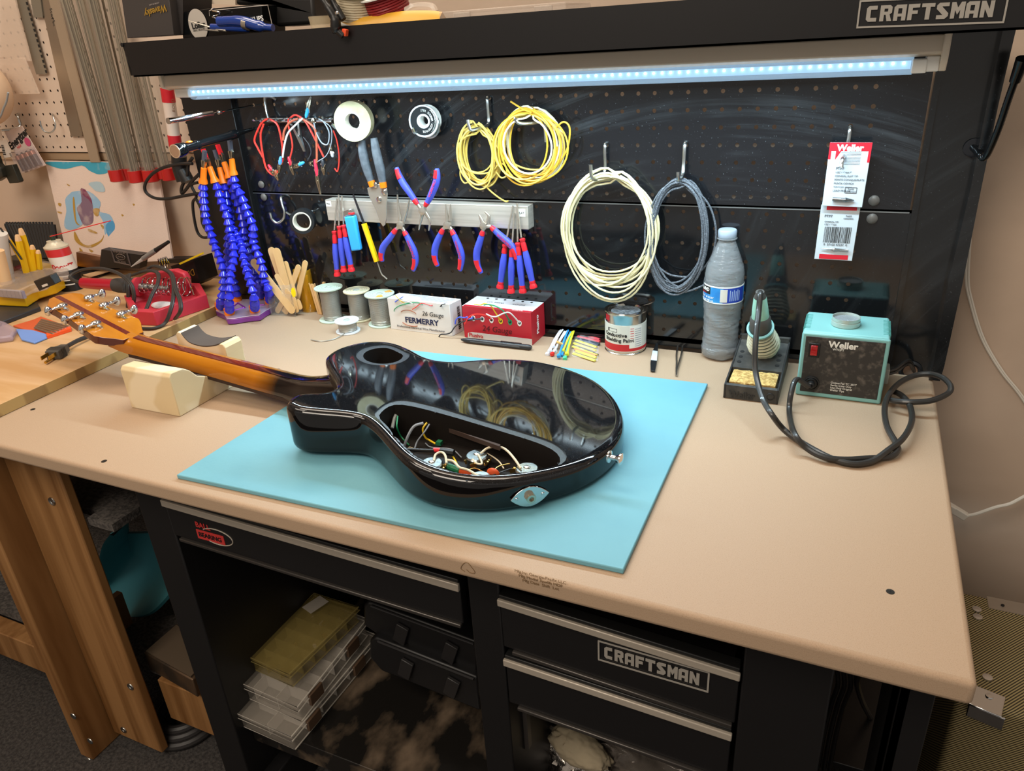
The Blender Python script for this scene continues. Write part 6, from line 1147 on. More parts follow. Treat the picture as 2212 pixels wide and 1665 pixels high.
# clear fretwire tubes with red caps
TB = clearfilm('tube_clear', 'cfc4b4', .14, .05); FW = M('fret_wire', '877a66', .3, .7); CAPR = M('cap_red', 'b01c18', .35)
def bandtube(a, b, r, n, lab):
    a, b = V(a), V(b); d = (b-a).normalized(); t = thing('fretwire_tube', lab, 'tube', tuple(b))
    top = a+(a-b)*.25; MB().tube([top, b], r, 16).build('tube', TB, t)
    MB().lathe([(r+.04,0),(r+.06,.95),(r-.05,1.02),(.05,1.02)], b-d*.75, d, 20).build('cap', CAPR, t)
    w = MB(); x, yv = frame(d); rnd = random.Random(int(r*100+n+b.x))
    for k in range(n): q = rnd.uniform(0,6.28); rr = rnd.uniform(.15,.85)*r*.85; o = x*(rr*math.cos(q))+yv*(rr*math.sin(q)); w.tube([top+o, b+o-d*.1], .085, 5)
    w.build('fret_wires', FW, t)
for a, b, r, n, lab in (((-18.88,1.2,24.69), (-18.56,1.2,10.28), .62, 16, 'clear tube of fret wire with red cap, leftmost of the row'),
 ((-18.09,2,24.65), (-18.31,2,10.25), .5, 10, 'clear tube of fret wire with deep red cap, second from the left, set back'),
 ((-15.38,0.9,24.44), (-15.83,0.9,10.28), .6, 15, 'clear tube of fret wire with bright red cap, third from the left'),
 ((-15.75,2.1,24.49), (-16.36,2.1,10.37), .3, 3, 'thin clear tube with red cap between two thicker ones'),
 ((-13.5,1.2,24.32), (-14.35,1.2,10.3), .62, 12, 'clear tube of fret wire with dull red cap, behind the black cable loop'),
 ((-13.86,2,18.54), (-13.75,2,10.42), .45, 5, 'clear tube with half-hidden red cap left of the last tube'),
 ((-11.68,1.1,18.52), (-11.89,1.1,10.5), .58, 3, 'clear tube with dark red cap nearest the black post')): bandtube(a, b, r, n, lab)
# straightedges, rulers, saw templates
STLW = M('steel_rule', 'a89f92', .3, .9, bump=.06, bscale=200, stretch=(8,1,1))
def slab(name, lab, cat, pts, y, th, m, grp=None):
    o = MB().prism([(a,y,c) for a,b,c in pts], (0,th,0)).build(name, m); return tag(o, lab, cat, grp)
se = slab('straightedge', 'wide steel straightedge hanging left of the fret wire tubes', 'straightedge', [(-23.64,2.5,25.59),(-22.33,2.5,25.49),(-23.44,2.5,13.76),(-24.96,2.5,13.77)], 2.5, .12, STLW)
slab('straightedge', 'long narrow steel straightedge reaching below the pegboard edge', 'straightedge', [(-22.22,2.2,25.47),(-21.07,2.2,25.39),(-21.64,2.2,11.5),(-22.91,2.2,11.49)], 2.2, .12, M('alu_bar','b9aa96',.35,.6))
for k, ch in enumerate('StewMac'):
    q = V((-22.31,2.18,24.23)).lerp(V((-22.44,2.18,23.02)), k/6); text(ch, .42, INK, se, q, (.2,0,-1), (1,0,.2), name='brand_lettering')
slab('scale_ruler', 'notched steel scale template between the acrylic and straightedges', 'ruler', [(-27.05,2.4,25.65),(-25.46,2.4,25.53),(-25.58,2.4,19.32),(-25.81,2.4,19.18),(-27.08,2.4,19.23),(-27.07,2.4,20.36),(-26.88,2.4,22.47),(-26.75,2.4,24.71)], 2.45, .06, M('grey_steel','9a968a',.4,.7))
nm = MB(); 
for k in range(14): a = V((-25.44,2.38,24.9)).lerp(V((-25.61,2.38,19.42)), k/13.); nm.box((a.x-.08,2.40,a.z-.12),(a.x+.12,2.44,a.z+.12))
tag(nm.build('slot_marks', INK), 'row of black slot marks down the edge of the steel scale template', 'marks')
slab('scale_ruler', 'short grey steel block ruler near the top left corner', 'ruler', [(-24.71,2.4,25.48),(-23.45,2.4,25.39),(-23.9,2.4,23.7),(-25.03,2.4,23.77)], 2.4, .08, M('grey_steel','9a968a',.4,.7))
ACR = clearfilm('acrylic', 'ead8c6', .38, .06)
slab('fret_template', 'clear acrylic notched template hanging at the top left', 'template', [(-28.95,2,25.78),(-26.18,2,25.58),(-26.54,2,23.4),(-26.56,2,21.51),(-26.66,2,20.36),(-27.61,2,20.4),(-27.59,2,20.6),(-31.69,2,20.87)], 2.0, .15, ACR)
slab('fret_template', 'lower clear acrylic template hanging below the notched one', 'template', [(-31.29,1.7,20.77),(-27.03,1.7,20.68),(-26.49,1.7,17.62),(-30.1,1.7,17.66),(-30.11,1.7,19.53),(-31.94,1.7,19.6)], 1.7, .15, ACR)
# J hook, batteries, packages, lamp shade
hook('zinc J hook empty on the white pegboard', [(a,b,c) for a,b,c in ((-26.9,2.7,15.78), (-26.2,2.2,15.64), (-25.76,1.9,14.94), (-25.93,1.7,14.45), (-26.32,1.5,14.24), (-26.85,1.4,14.39), (-26.95,1.3,14.82), (-26.86,1.3,15.33))], None, .07)
hook('zinc peg hook behind the battery card', [(-31.9,2.7,15.84), (-31.31,2.3,15.6), (-31.24,2.2,14.87), (-31.32,1.6,14.62), (-32.03,0.8,14.62)], None, .12)
bc = thing('battery_pack', 'battery blister card lettered Energizer hanging on the white pegboard', 'battery pack', (-30.46,1.2,10.99))
Q = [V(p) for p in [(-32.37,1.2,14.46),(-29.54,1.2,14.94),(-27.9,1.2,11.34),(-31.27,1.2,10.59)]]; MB().prism(Q, (0,.05,0)).build('card', M('card_white','cfbcb4',.5), bc)
bl = lambda u, v, o=-.03: Q[0].lerp(Q[1],u).lerp(Q[3].lerp(Q[2],u),v)+V((0,o,0))
ux = Q[1]-Q[0]; uy = Q[0]-Q[3]
text('Energizer', .95, INK, bc, (-30.59,1.15,13.76), tuple(V((-29.13,1.15,14.44))-V((-31.97,1.15,13.12))), tuple(uy), name='brand_lettering', bold=.03)
text('MAX', .35, RED, bc, bl(.35,.42), tuple(V((-29.13,1.15,14.44))-V((-31.97,1.15,13.12))), tuple(uy), name='brand_lettering')
for i in range(4):
    a, b = bl(.14+.24*i,.56,-.2), bl(.14+.24*i,.96,-.2); o = MB().tube([a.lerp(b,.1), b], .26, 12).tube([a, a.lerp(b,.1)], .1, 8).build('battery', M('battery_dark','3c3434',.3,.4), bc); sub(MB().tube([a.lerp(b,.12), a.lerp(b,.35)], .265, 12).build('battery_band', M('battery_copper','8a5a4a',.3,.5), bc), o)
MB().prism([bl(-.02,.5,-.05),bl(1.0,.5,-.05),bl(1.02,1.0,-.05),bl(0,1.0,-.05)], (0,-.5,0)).build('blister', clearfilm('blister_clear','d8c4c4',.2,.05), bc)
MB().lathe([(.4,0),(.4,.02)], bl(.85,.38,-.05), (0,-1,0), 18).build('print_spot', M('pink_print','c44a78',.5), bc)
tp = thing('tool_package', 'dark package with white barcode label hanging left of the batteries', 'package', (-32.31,0.6,9.96))
MB().prism([(-32.92,0.6,11.37),(-31.12,0.6,11.55),(-30.88,0.6,9.98),(-31.14,0.6,9.84),(-32.46,0.6,9.76)], (0,-.5,0)).build('tool_end', M('dark_tool','26261f',.4), tp, bevel=.05)
MB().prism([(-32.66,0.7,13.67),(-31.55,0.7,13.77),(-31.57,0.7,12.21),(-32.78,0.7,12.07)], (0,-.05,0)).build('label', M('label_offwhite','d6cabd',.5), tp)
bm_ = MB(); 
for k in range(6): a = V((-32.43,0.6,13.25)).lerp(V((-32.52,0.6,12.44)), k/5.); bm_.obox(a, (.35,.03,.06+.04*(k % 2)))
bm_.build('barcode', INK, tp); MB().prism([(-32.39,0.72,14.84),(-31.93,0.72,14.73),(-33,0.72,11.32),(-33.09,0.72,11.32)], (0,-.03,0)).build('card', clearfilm('film_warm','c8b8a8',.4), tp)
tp = thing('tool_package', 'bundle of black tools hanging at the left edge of the picture', 'package', (-33.89,0.3,9.98))
MB().prism([(-33.5,0.3,12.32),(-32.58,0.3,12.38),(-32.62,0.3,11.67),(-32.3,0.3,11.29),(-32.39,0.3,10.45),(-32.96,0.3,10.22),(-33.62,0.3,9.99),(-34.8,0.3,9.97)], (0,-.7,0)).build('tools', M('dark_tool','26261f',.4), tp, bevel=.1)
ls = thing('lamp_head', 'pale tan round lamp head at the left edge with a grey cable', 'lamp', (-30.78,0,17.57))
c = V((-30.37,-1,18.09)); MB().ball(tuple(c), (2.6,2.4,2.9), 32, 20).build('shade', M('shade_tan','d8bca0',.5), ls)
MB().tube(spl([(p[0],-3.6,p[2]) for p in [(-22.66,-3.6,18.03),(-23.28,-3.6,17.32),(-23.93,-3.6,16.82),(-24.52,-3.6,16.31),(-25.24,-3.6,15.85)]], 5), .08, 8).build('cable', M('cable_grey','8f9498',.4), ls)
# marker / level hanging near the post
mk = thing('marker_tube', 'white tube with red bands hanging at the left of the black post', 'marker', (-9.86,0.4,13.76))
a, b = V((-8.97,0.4,17.69)), V((-9.58,0.4,13.05)); MB().tube([a,b], .5, 16).build('body', M('tube_white','d8c8bc',.4), mk)
MB().tube([a, a.lerp(b,.23)], .52, 16).build('band', M('band_red','c2202c',.4), mk); MB().tube([a.lerp(b,.78), b], .52, 16).build('band', M('band_red','c2202c',.4), mk)
text('BOLD', .4, M('brown_print','6a4a34',.5), mk, V((-8.12,-0.15,16.39)), (.2,0,.9), (-1,0,0), name='brand_lettering')
# black cable loops by the post
BC = M('cable_black', '1d1b1a', .4)
cb = thing('cable_bundle', 'black cable coil looping left of the black post', 'cable', (-8.41,-1.2,8.39))
MB().tube(spl([(-6.4,-1.2,12.04), (-7.68,-1.3,12.02), (-9.18,-1.5,11.8), (-10.51,-1.7,11.32), (-11.58,-1.8,10.5), (-11.8,-1.8,9.77), (-11.06,-1.7,9.28), (-9.86,-1.5,9.2), (-8.33,-1.3,9.41), (-6.83,-1.1,9.61), (-6.26,-1,9.54)], 6), .13, 8).build('loop', BC, cb)
MB().tube(spl([(-6.47,-1,12.47), (-7.11,-1,11.91), (-7.46,-1,11.14), (-8.41,-1,10.11), (-8.58,-1,9.59), (-7.99,-1,9.94), (-7.06,-1,10.64), (-6.21,-1,11.15)], 6), .14, 8).build('loop', BC, cb)
MB().tube(spl([(-6.52,-1,10.51), (-7.29,-1,10.27), (-7.04,-1,9.37), (-7.6,-1,8.84), (-7.88,-1,7.5), (-7.86,-1,6.32), (-7.35,-1,5.92), (-6.66,-1,6.13), (-7.06,-1,7.12), (-6.84,-1,8.29), (-7.11,-1,9.14)], 6), .12, 8).build('loop', BC, cb)
MB().tube(spl([(-8.11,-0.8,12.6), (-8.35,-0.8,11.6), (-8.22,-0.8,10.58)], 5), .6, 14).tube(spl([(-8.17,-0.8,11.43), (-7.77,-0.8,10.52)], 3), .55, 12).build('wrapped_bundle', BC, cb)

# ---------------------------------------------------------------- side table clutter (table top at z = .8)
TZ = .8
# black pen rack
rnd = random.Random(12)
for i in range(9):
    p = V((-36.45,1.25,0.8)).lerp(V((-35.84,4.03,0.8)), i/8); q = V((-34.37,0,5.81))
for i in range(16):
    u = i/15; px = V((-36.45,1,5.38)).lerp(V((-29.47,1,5.66)), u); bx = V((-34.29,0.2,2.04)).lerp(V((-29.18,0.2,2.58)), u)
    bx.z = max(bx.z, TZ+.3); o = MB().tube([bx, px], .33, 8).tube([px, px+(px-bx).normalized()*.25], .12, 6).build('file_handle', M('ribbed_black','1e1c1c',.6)); tag(o, 'black ribbed stick in the row standing behind the pencils', 'stick', 'row of black ribbed sticks')
pr_ = MB().box((bx.x-8.6,-.1,TZ), (bx.x+.5,2.6,TZ+1.2)); tag(pr_.build('stick_rack', BLKP, bevel=.05), 'low black rack holding the ribbed black sticks', 'rack')
# pencils in a cup
PNY = M('pencil_yellow', 'e2b413', .35); LEAD = M('pencil_wood', 'd8b083', .6)
def pencil(lab, a, b, m=PNY, r=.27, grp=None):
    a, b = V(a), V(b); t = thing('pencil', lab, 'pencil', tuple(b)); MB().tube([b, b.lerp(a,.85)], r, 6).build('barrel', m, t); MB().tube([b.lerp(a,.85), b.lerp(a,.97), a], [r,.7*r,.5*r], 6).build('blunt_end', LEAD, t)
pencil('fat yellow pencil standing tallest in the cup', (-24.88,-5,6.9), (-25.13,-5,2.97), r=.3)
pencil('yellow pencil with a wooden end leaning left of the tallest', (-24.68,-5.6,6.48), (-25.2,-5.6,2.99), r=.3)
pencil('yellow pencil leaning far left behind the black brush', (-26.81,-5.2,6.15), (-25.74,-5.2,3.48), r=.2)
pencil('short yellow pencil with wooden end right of the tallest', (-24.53,-4.7,5.31), (-25.07,-4.7,3.1), r=.26)
pencil('short yellow pencil furthest right in the cup', (-24.07,-4.6,4.85), (-24.69,-4.6,3.09), r=.24)
o = MB().tube([(-24.55,-6,4.34), (-26.02,-6,7.13)], .08, 8).build('brush', BLKP); tag(o, 'thin black rod leaning left across the pencils', 'rod')
o = MB().tube([(-26.16,-5,4.25), (-26.77,-5,7.27)], .12, 8).build('brush', BLKP); tag(o, 'second thin black rod behind the yellow pencils', 'rod')
q = V((-32.65,-0.65,0.8)); cu = MB().loft([[V((q.x+x*k,q.y+1.2+y,z)) for x, y in ((-1.3,-.9),(1.3,-.9),(1.3,.9),(-1.3,.9))] for z, k in ((TZ,.9),(TZ+2.4,1.05))], cap=False); tag(cu.build('pencil_cup', clearfilm('cup_clear','c8beb2',.35,.1), solid=.05), 'clear plastic cup holding the yellow pencils', 'cup')
# white cylinder and wooden post at the left edge
tag(MB().tube([(-27.23,-6.5,2.05), (-25.81,-6.5,6.78)], .75, 20).build('cardboard_tube', M('paper_white','cfc9c2',.7)), 'white paper tube standing at the far left edge of the table', 'tube')
tag(MB().tube([(-24.7,-8,2.77), (-24.22,-8,5.71)], .55, 16).build('dowel', M('dowel_wood','dfb98c',.6)), 'pale wooden dowel leaning at the left edge', 'dowel')
tag(MB().prism([(-29.06,-5,2.85),(-27.65,-5,3.23),(-27.62,-5,3.09),(-26.77,-5,2.86),(-26.94,-5,2.34),(-29.2,-5,1.96)], (0,1.2,0)).build('small_box', M('dark_red_box','5c2426',.5)), 'small dark red and black box behind the yellow organizer', 'box')
# spray can
sc = thing('spray_can', 'white and red cleaner spray can with a thin red straw', 'spray can', (-17,-3,TZ)); b = V((-23.3,-3,2.29)); cxy2 = (b.x+.1,b.y); R2 = 1.0; top = V((-22.45,-3,5.88))
tz = 5.6; sh_ = lambda z: (cxy2[0]-.07*(z-TZ), cxy2[1])
def leanlathe(prof, m, name, par):
    MB().loft([[V((cxy2[0]-.16*(z-TZ)+r*math.cos(t*math.pi/16), cxy2[1]+r*math.sin(t*math.pi/16), z)) for t in range(32)] for r, z in prof]).build(name, m, par)
leanlathe([(R2,TZ),(R2,TZ+1.9)], M('can_black','1c1a1a',.35), 'can_lower', sc); leanlathe([(R2+.01,TZ+1.9),(R2+.01,4.6)], M('can_white','d6cfc6',.35), 'can_body', sc); leanlathe([(R2+.02,4.0),(R2+.02,4.7)], M('can_red','c02a2c',.35), 'label_band', sc)
leanlathe([(R2+.03,4.7),(R2+.05,4.85),(.88,4.95),(.62,5.2),(.6,5.25),(.6,5.35),(.28,5.4),(.05,5.4)], M('can_top','cfc6b0',.35,.2), 'can_dome', sc); leanlathe([(.2,5.35),(.22,5.7),(.16,5.85),(.05,5.85)], M('nozzle_green','20301c',.4), 'nozzle', sc)
q = V((cxy2[0]-.16*(5.0-TZ)+.1, cxy2[1]-.3, 5.8)); MB().tube([q, (-15.57,-3,7.48)], .045, 6).build('straw', RED, sc)
around('DeoxIT', .58, 3.1, A(-98), M('can_red','c02a2c',.35), 'brand_lettering', sc, R2+.02, c=(cxy2[0]-.16*2.5, cxy2[1]), bold=.03)
for z_ in (2.2,1.8,1.4): wrap(z_, z_+.1, A(-80), A(-20), WINK, 'fine_print', sc, R2+.04, 8, c=(cxy2[0]-.16*(z_-TZ), cxy2[1]))
# yellow organizer
yo = thing('parts_organizer', 'yellow parts organizer with clear lid and black latch', 'organizer', (-13,-14,TZ))
bq = [V((a,b,TZ+.35)) for a,b,c in [(-24.72,-9.57,1.2),(-21,-9.01,1.2),(-22.2,-7.04,1.2),(-22.03,-5.47,1.2),(-23.65,-2.64,1.2),(-25.96,-0.96,1.2),(-32.07,-0.26,1.2),(-29.81,-6.26,1.2)]]
MB().prism([(p.x,p.y,1.2) for p in bq], (0,0,1.0)).build('tray', M('organizer_yellow','e0b010',.4), yo, bevel=.1)
lq = [V((a,b,2.2)) for a,b,c in [(-23.5,-10,2.2),(-20.1,-9.75,2.2),(-20.84,-8.29,2.2),(-20.49,-7.13,2.2),(-21.63,-5.86,2.2),(-21.68,-4.02,2.2),(-24.21,-2.42,2.2),(-27.4,-2.12,2.2),(-27.91,-3.01,2.2),(-25.88,-8.46,2.2)]]
MB().prism(lq, (0,0,.8)).build('lid', clearfilm('organizer_lid','c9bab0',.4,.1), yo, bevel=.12); 
dv = MB()
for k in range(7): a = lq[0].lerp(lq[1], .1+k*.14); dv.obox(a+V((0,.25,.35)), (.5,.25,.65))
dv.build('dividers', M('divider_grey','8a8494',.5), yo)
Lq = [V((a,b,c)) for a,b,c in [(-11.74,-13.5,5.54),(-9.61,-13.5,6.14),(-9.36,-13.5,5.48),(-11.43,-13.5,4.81)]]; 
Lc = sum(Lq, V())/4; MB().prism([(p.x,p.y,p.z) for p in Lq], (.1,.5,.1)).build('latch', BLKP, yo, bevel=.05); MB().obox(Lc+V((.05,-.03,-.15)), (.7,.04,.16), Lq[1]-Lq[0], (0,-1,0)).build('latch_mark', M('mark_white','d8cfc4',.5), yo)
tag(MB().prism([(a,b,TZ) for a,b,c in [(-19.62,-12.87,0.8),(-19.96,-8.63,0.8),(-22.21,-7.41,0.8),(-24.74,-9.53,0.8)]], (0,0,.38)).build('tool_case', M('case_dark','2b2e33',.4), bevel=.08), 'flat dark case under the yellow organizer', 'case')
# bags and drill set in front
bs_ = thing('bit_set', 'orange edged bag of long metal bits beside a blue wrapper', 'bit set', (-6,-14,TZ))
MB().prism([(a,b,TZ+.02) for a,b,c in [(-18.4,-12.22,0.8),(-18.09,-10.69,0.8),(-18.2,-9.89,0.8),(-13.02,-11.06,0.8),(-12.43,-11.5,0.8),(-12.95,-13.14,0.8),(-15.64,-12.7,0.8)]], (0,0,.12)).build('pouch', M('pouch_orange','cc5a34',.4), bs_, bevel=.04)
MB().prism([(a,b,TZ+.02) for a,b,c in [(-13.49,-12.77,0.8),(-12.96,-11.04,0.8),(-12.27,-11.54,0.8),(-12.66,-13.34,0.8)]], (0,0,.22)).build('pouch_edge', M('edge_orange','e0501c',.4), bs_)
for k in range(6):
    a = V((-16.27,-11.55,1)).lerp(V((-16.57,-10.51,1)), k/5) if 0 else V((-15.55,-12.27,1.05)).lerp(V((-16.9,-10.73,1.05)), k/5); b = V((-12.58,-12.81,1.05)).lerp(V((-12.9,-11.24,1.05)), k/5)
    MB().tube([a,b], .09, 6).build('bit', M('bit_steel','b0a090',.3,.9), bs_)
tag(MB().prism([(a,b,TZ+.03) for a,b,c in [(-17.34,-12.71,0.8),(-15.5,-12.51,0.8),(-13.42,-12.83,0.8),(-12.66,-13.34,0.8),(-12.58,-14.45,0.8),(-14.35,-14.25,0.8)]], (0,0,.14)).build('wrapper', M('wrapper_blue','6f94d8',.4), bevel=.04), 'blue plastic wrapper beside the orange bit pouch', 'wrapper')
hp_ = MB(); Q = [V((a,b,TZ+.03)) for a,b,c in [(-21.13,-12,0.8),(-18.65,-12.45,0.8),(-16.37,-13.2,0.8),(-14.88,-14.54,0.8),(-15.9,-15.4,0.8)]]; hp_.prism(Q, (0,0,.5)); tag(hp_.build('plastic_bag', clearfilm('lilac_film','b9a6b4',.5,.15), bevel=.15), 'crumpled clear lilac plastic bag at the left edge', 'bag')
# red soldering stand with iron and wound cable
rs = thing('red_iron_stand', 'red plastic soldering stand with cleaning tray', 'iron stand', (-7,-5,TZ)); RS = M('stand_red', 'bc303e', .4)
rq = [V((a,b,TZ)) for a,b,c in [(-8.23,-8.9,0.8),(-6.22,-8.62,0.8),(-5.29,-3.94,0.8),(-8.57,-1.45,0.8),(-11.41,-1.82,0.8),(-12.57,-5.99,0.8)]]; c = sum(rq, V())/6
MB().loft([[V((p.x,p.y,TZ+.02)) for p in rq], [V((p.x,p.y,TZ+1.15)) for p in rq], [V((c.x+(p.x-c.x)*.86,c.y+(p.y-c.y)*.82,TZ+1.15)) for p in rq], [V((c.x+(p.x-c.x)*.8,c.y+(p.y-c.y)*.76,TZ+.5)) for p in rq]]).build('tray', RS, rs, bevel=.04)
MB().prism([(-14.87,-3.2,0.64),(-14.87,-3.2,2.16),(-12.65,-3.2,3.06),(-9.26,-3.2,3.6),(-8.26,-3.2,3.36),(-8.03,-3.2,2.87),(-8.38,-3.2,1.38)], (0,.6,0)).build('back_plate', RS, rs, bevel=.12)
q = V((-8,-5.96,1.4)); MB().ball(tuple(q), (1.5,.6,.35), 16, 8).build('wipe', M('wipe_white','c9c4c4',.7,bump=1,bscale=120), rs)
s0, s1 = V((-11.34,-5,2.61)), V((-7.3,-3.8,2.39)); d = (s1-s0).normalized(); x, y = frame(d); pts = []
for k in range(9*14+1): a = k*2*math.pi/14; u = k/(9*14); r = .62+.2*u; pts.append(s0+(s1-s0)*u+x*(r*math.cos(a))+y*(r*math.sin(a)))
MB().tube(pts, .055, 6).build('spring', CHR, rs)
MB().tube(spl([(-7.19,-3.8,3.11), (-7.26,-3.6,2.33), (-6.09,-4.52,2)],4), .06, 6).build('support_wire', CHR, rs)
ri = thing('soldering_iron', 'red handled soldering iron with black grip wrapped in its cable', 'soldering iron', (-14.43,-5.5,2.58))
a, b = V((-16.74,-6.5,2.91)), V((-11.26,-5.2,2.57)); d = (b-a).normalized(); L = (b-a).length
MB().lathe([(.3,0),(.46,.1),(.5,L*.3),(.52,L*.58),(.4,L*.6)], a, d, 20).build('handle', M('handle_maroon','a01828',.12,coat=.6), ri); MB().lathe([(.55,L*.56),(.62,L*.62),(.62,L*.78),(.72,L*.86),(.72,L*.94),(.4,L*.97)], a, d, 20).build('grip', M('foam_black','3a3634',.8), ri); MB().lathe([(.78,L*.93),(.8,L*.98),(.4,L)], a, d, 20).build('flange', RS, ri); MB().tube([b, b+d*2.6], [.34,.2], 12).build('barrel', STL, ri)
BW = M('flat_cord', '33302e', .45)
for pts in ([(-16.66,-6.5,2.91), (-18.08,-6.3,2.98), (-18.64,-6,3.27), (-17.59,-5.5,3.72), (-15.29,-5.5,3.98), (-12.86,-5.8,3.82), (-10.86,-6.4,3.23), (-10.66,-6.6,2.1), (-11.31,-6.6,1.12)],
 [(-13.01,-5,3.36), (-12.29,-6,2.9), (-12.13,-6.2,2.36)], [(-12.53,-5,3.5), (-11.79,-6,2.94), (-11.82,-6.2,2.08), (-12.31,-6.2,1)],
 [(-13.6,-4,3.03), (-11.56,-4,3.58), (-9.74,-4.5,3.65), (-8.2,-6,3.3), (-7.99,-7,2.65), (-8.04,-8,1.59), (-8.88,-8.38,1)],
 [(-11.84,-3.6,3.65), (-10.91,-3.6,3.92), (-9.17,-4,3.74), (-6.93,-5.5,3.64), (-5.53,-7,2.85), (-5.09,-8,1.96), (-5.57,-8.45,1), (-5.77,-9.43,0.95), (-6.83,-9.73,0.95)],
 [(-9.65,-4,3.91), (-7.52,-5,3.84), (-5.74,-6.5,3.25), (-4.36,-7.5,2.72), (-3.99,-8,2.06), (-5.6,-7.36,1)]):
    P = spl(pts, 6); MB().tube(P, .12, 8).build('cord', BW, ri); MB().tube([p+V((.17,0,.05)) for p in P], .1, 8).build('cord', BW, ri)
# power plug
pg = thing('power_plug', 'grey three pin power plug with brass pins lying on the wooden table', 'plug', (-3,-16,TZ)); PGM = M('plug_grey', '4f4c47', .55)
a, b = V((-8.04,-16.15,1.15)), V((-8.67,-14.5,1.15)); d = (b-a).normalized(); sd = d.cross(V((0,0,1))).normalized()
MB().loft([[a+sd*w+V((0,0,h)), a-sd*w+V((0,0,h)), a-sd*w-V((0,0,h)), a+sd*w-V((0,0,h))] if 0 else [a+d*u+sd*w+V((0,0,h)), a+d*u-sd*w+V((0,0,h)), a+d*u-sd*w-V((0,0,h)), a+d*u+sd*w-V((0,0,h))] for u, w, h in ((-.05,.5,.3),(.1,.52,.33),(.8,.5,.32),(1.1,.35,.28),(1.45,.3,.26),(1.6,.15,.15))]).build('body', PGM, pg, bevel=.05)
rbm = MB(); 
for k in range(5): rbm.obox(a+d*(.25+.12*k)+V((0,0,.02)), (.04,1.08,.7), d, sd)
rbm.build('grip_rib', PGM, pg)
BR = M('brass', 'c9a54a', .25, 1); MB().obox(a-d*.45+sd*.28+V((0,0,.12)), (.8,.06,.26), d, sd).build('pin', BR, pg); MB().obox(a-d*.45-sd*.28+V((0,0,.12)), (.8,.06,.26), d, sd).build('pin', BR, pg); MB().tube([a-V((0,0,.16)), a-d*.95-V((0,0,.16))], .1, 10).build('pin', BR, pg)
MB().tube(spl([b+V((0,0,0)), (-8.92,-13.48,1.15), (-9.08,-12.4,1.1), (-9.73,-10.54,1), (-9.92,-8.88,1), (-8.76,-8.49,1)], 6), .13, 8, flat=1.3).build('cord', BW, pg)
# small boxes and knife behind
MB_ = M('box_black', '191718', .4); GOLD = M('gold_print', 'b8923c', .4, .5)
bx_ = thing('card_box', 'black card box with an ornate grey printed crest behind the soldering iron', 'box', (-14,-2,TZ)); Q = [(-19.5,-2.5,2.9),(-18.5,-2.5,4.67),(-13.57,-2.5,4.44),(-14.28,-2.5,3.17)]; MB().prism(Q, (0,.8,0)).build('carton', MB_, bx_)
q = V((-16.19,-2.56,4.13)); f = MB()
for s in (1.0,.9): f.tube([q+V((sx*1.0*s,0,sz*.62*s-.1*sx)) for sx, sz in ((-1,-1),(1,-1),(1,1),(-1,1))], .025, 5, closed=True)
f.tube([q+V((.55*math.cos(t*math.pi/12),0,.25*math.sin(t*math.pi/12))) for t in range(24)], .03, 5, closed=True); f.build('crest_print', M('crest_grey','6f6058',.5), bx_); text('EMPORIUM', .3, M('crest_grey','6f6058',.5), bx_, q+V((0,-.02,.42)), (1,0,-.1), name='brand_lettering'); text('GUITAR', .2, M('crest_grey','6f6058',.5), bx_, q+V((0,-.02,0)), (1,0,-.1), name='brand_lettering'); text('PICKUPS', .26, M('crest_grey','6f6058',.5), bx_, q+V((0,-.02,-.45)), (1,0,-.1), name='brand_lettering')
bx_ = thing('card_box', 'black box with gold lettering beside the red stand', 'box', (-7,-1,TZ)); MB().prism([(-12.14,-1,3.1),(-9.13,-1,3.92),(-9.03,-1,1.86),(-10.12,-1,1.29),(-11.4,-1,0.87)], (0,2.2,0)).build('carton', MB_, bx_); text('Duo', .8, GOLD, bx_, V((-9.86,-1.1,2.64)), (-1,0,-.35), (.35,0,-1), name='brand_lettering', shear=.3)
MB().prism([(a,b,c) for a,b,c in [(-14.23,0.5,3.2),(-10.81,0.5,3.46),(-10.96,0.5,3.02),(-14.37,0.5,2.81)]], (0,1,0)).build('lid', MB_, bx_)
tag(MB().prism([(-10.33,-1.6,3.65),(-7.31,-1.6,4.76),(-7.24,-1.6,4.63),(-10.23,-1.6,3.52)], (0,.2,0)).build('cable_tie', M('tie_yellow2','e0c020',.4)), 'yellow strip lying on the black box with gold lettering', 'strip')
kn = thing('hobby_knife', 'clear and black hobby knife leaning against the black card box', 'knife', (-14.63,-3,3.43)); a, b = V((-14.36,-3.2,3.53)), V((-9.94,-2.6,5.72))
MB().tube([a.lerp(b,.35), a.lerp(b,.7)], .22, 12).build('handle', M('knife_grey','8f8c88',.3,.5), kn); MB().tube([a.lerp(b,.7), b.lerp(a,-.05)], [.2,.14], 12).build('cap', BLKP, kn); MB().tube([a, a.lerp(b,.35)], [.03,.18], 8).build('blade_holder', clearfilm('knife_clear','d8d4ce',.5), kn)
bx2 = MB().prism([(a,b,TZ) for a,b,c in [(-27.62,0.2,0.8),(-23.97,0.26,0.8),(-24.35,2.2,0.8),(-26.08,3.06,0.8),(-27.29,2.36,0.8),(-30.83,3.76,0.8)]], (0,0,.3)); tag(bx2.build('metal_case', M('case_grey2','3b3834',.3,.4), bevel=.04), 'open dark tin case with wooden sticks between the can and the iron', 'case')
tag(MB().prism([(a,b,TZ+.32) for a,b,c in [(-25.34,-0.27,1.1),(-24.78,1.69,1.1),(-23.67,1.53,1.1),(-23.92,-0.73,1.1)]], (0,0,.08)).build('wood_strip', M('dowel_wood','dfb98c',.6)), 'pale wooden strip lying in the dark tin case', 'strip')
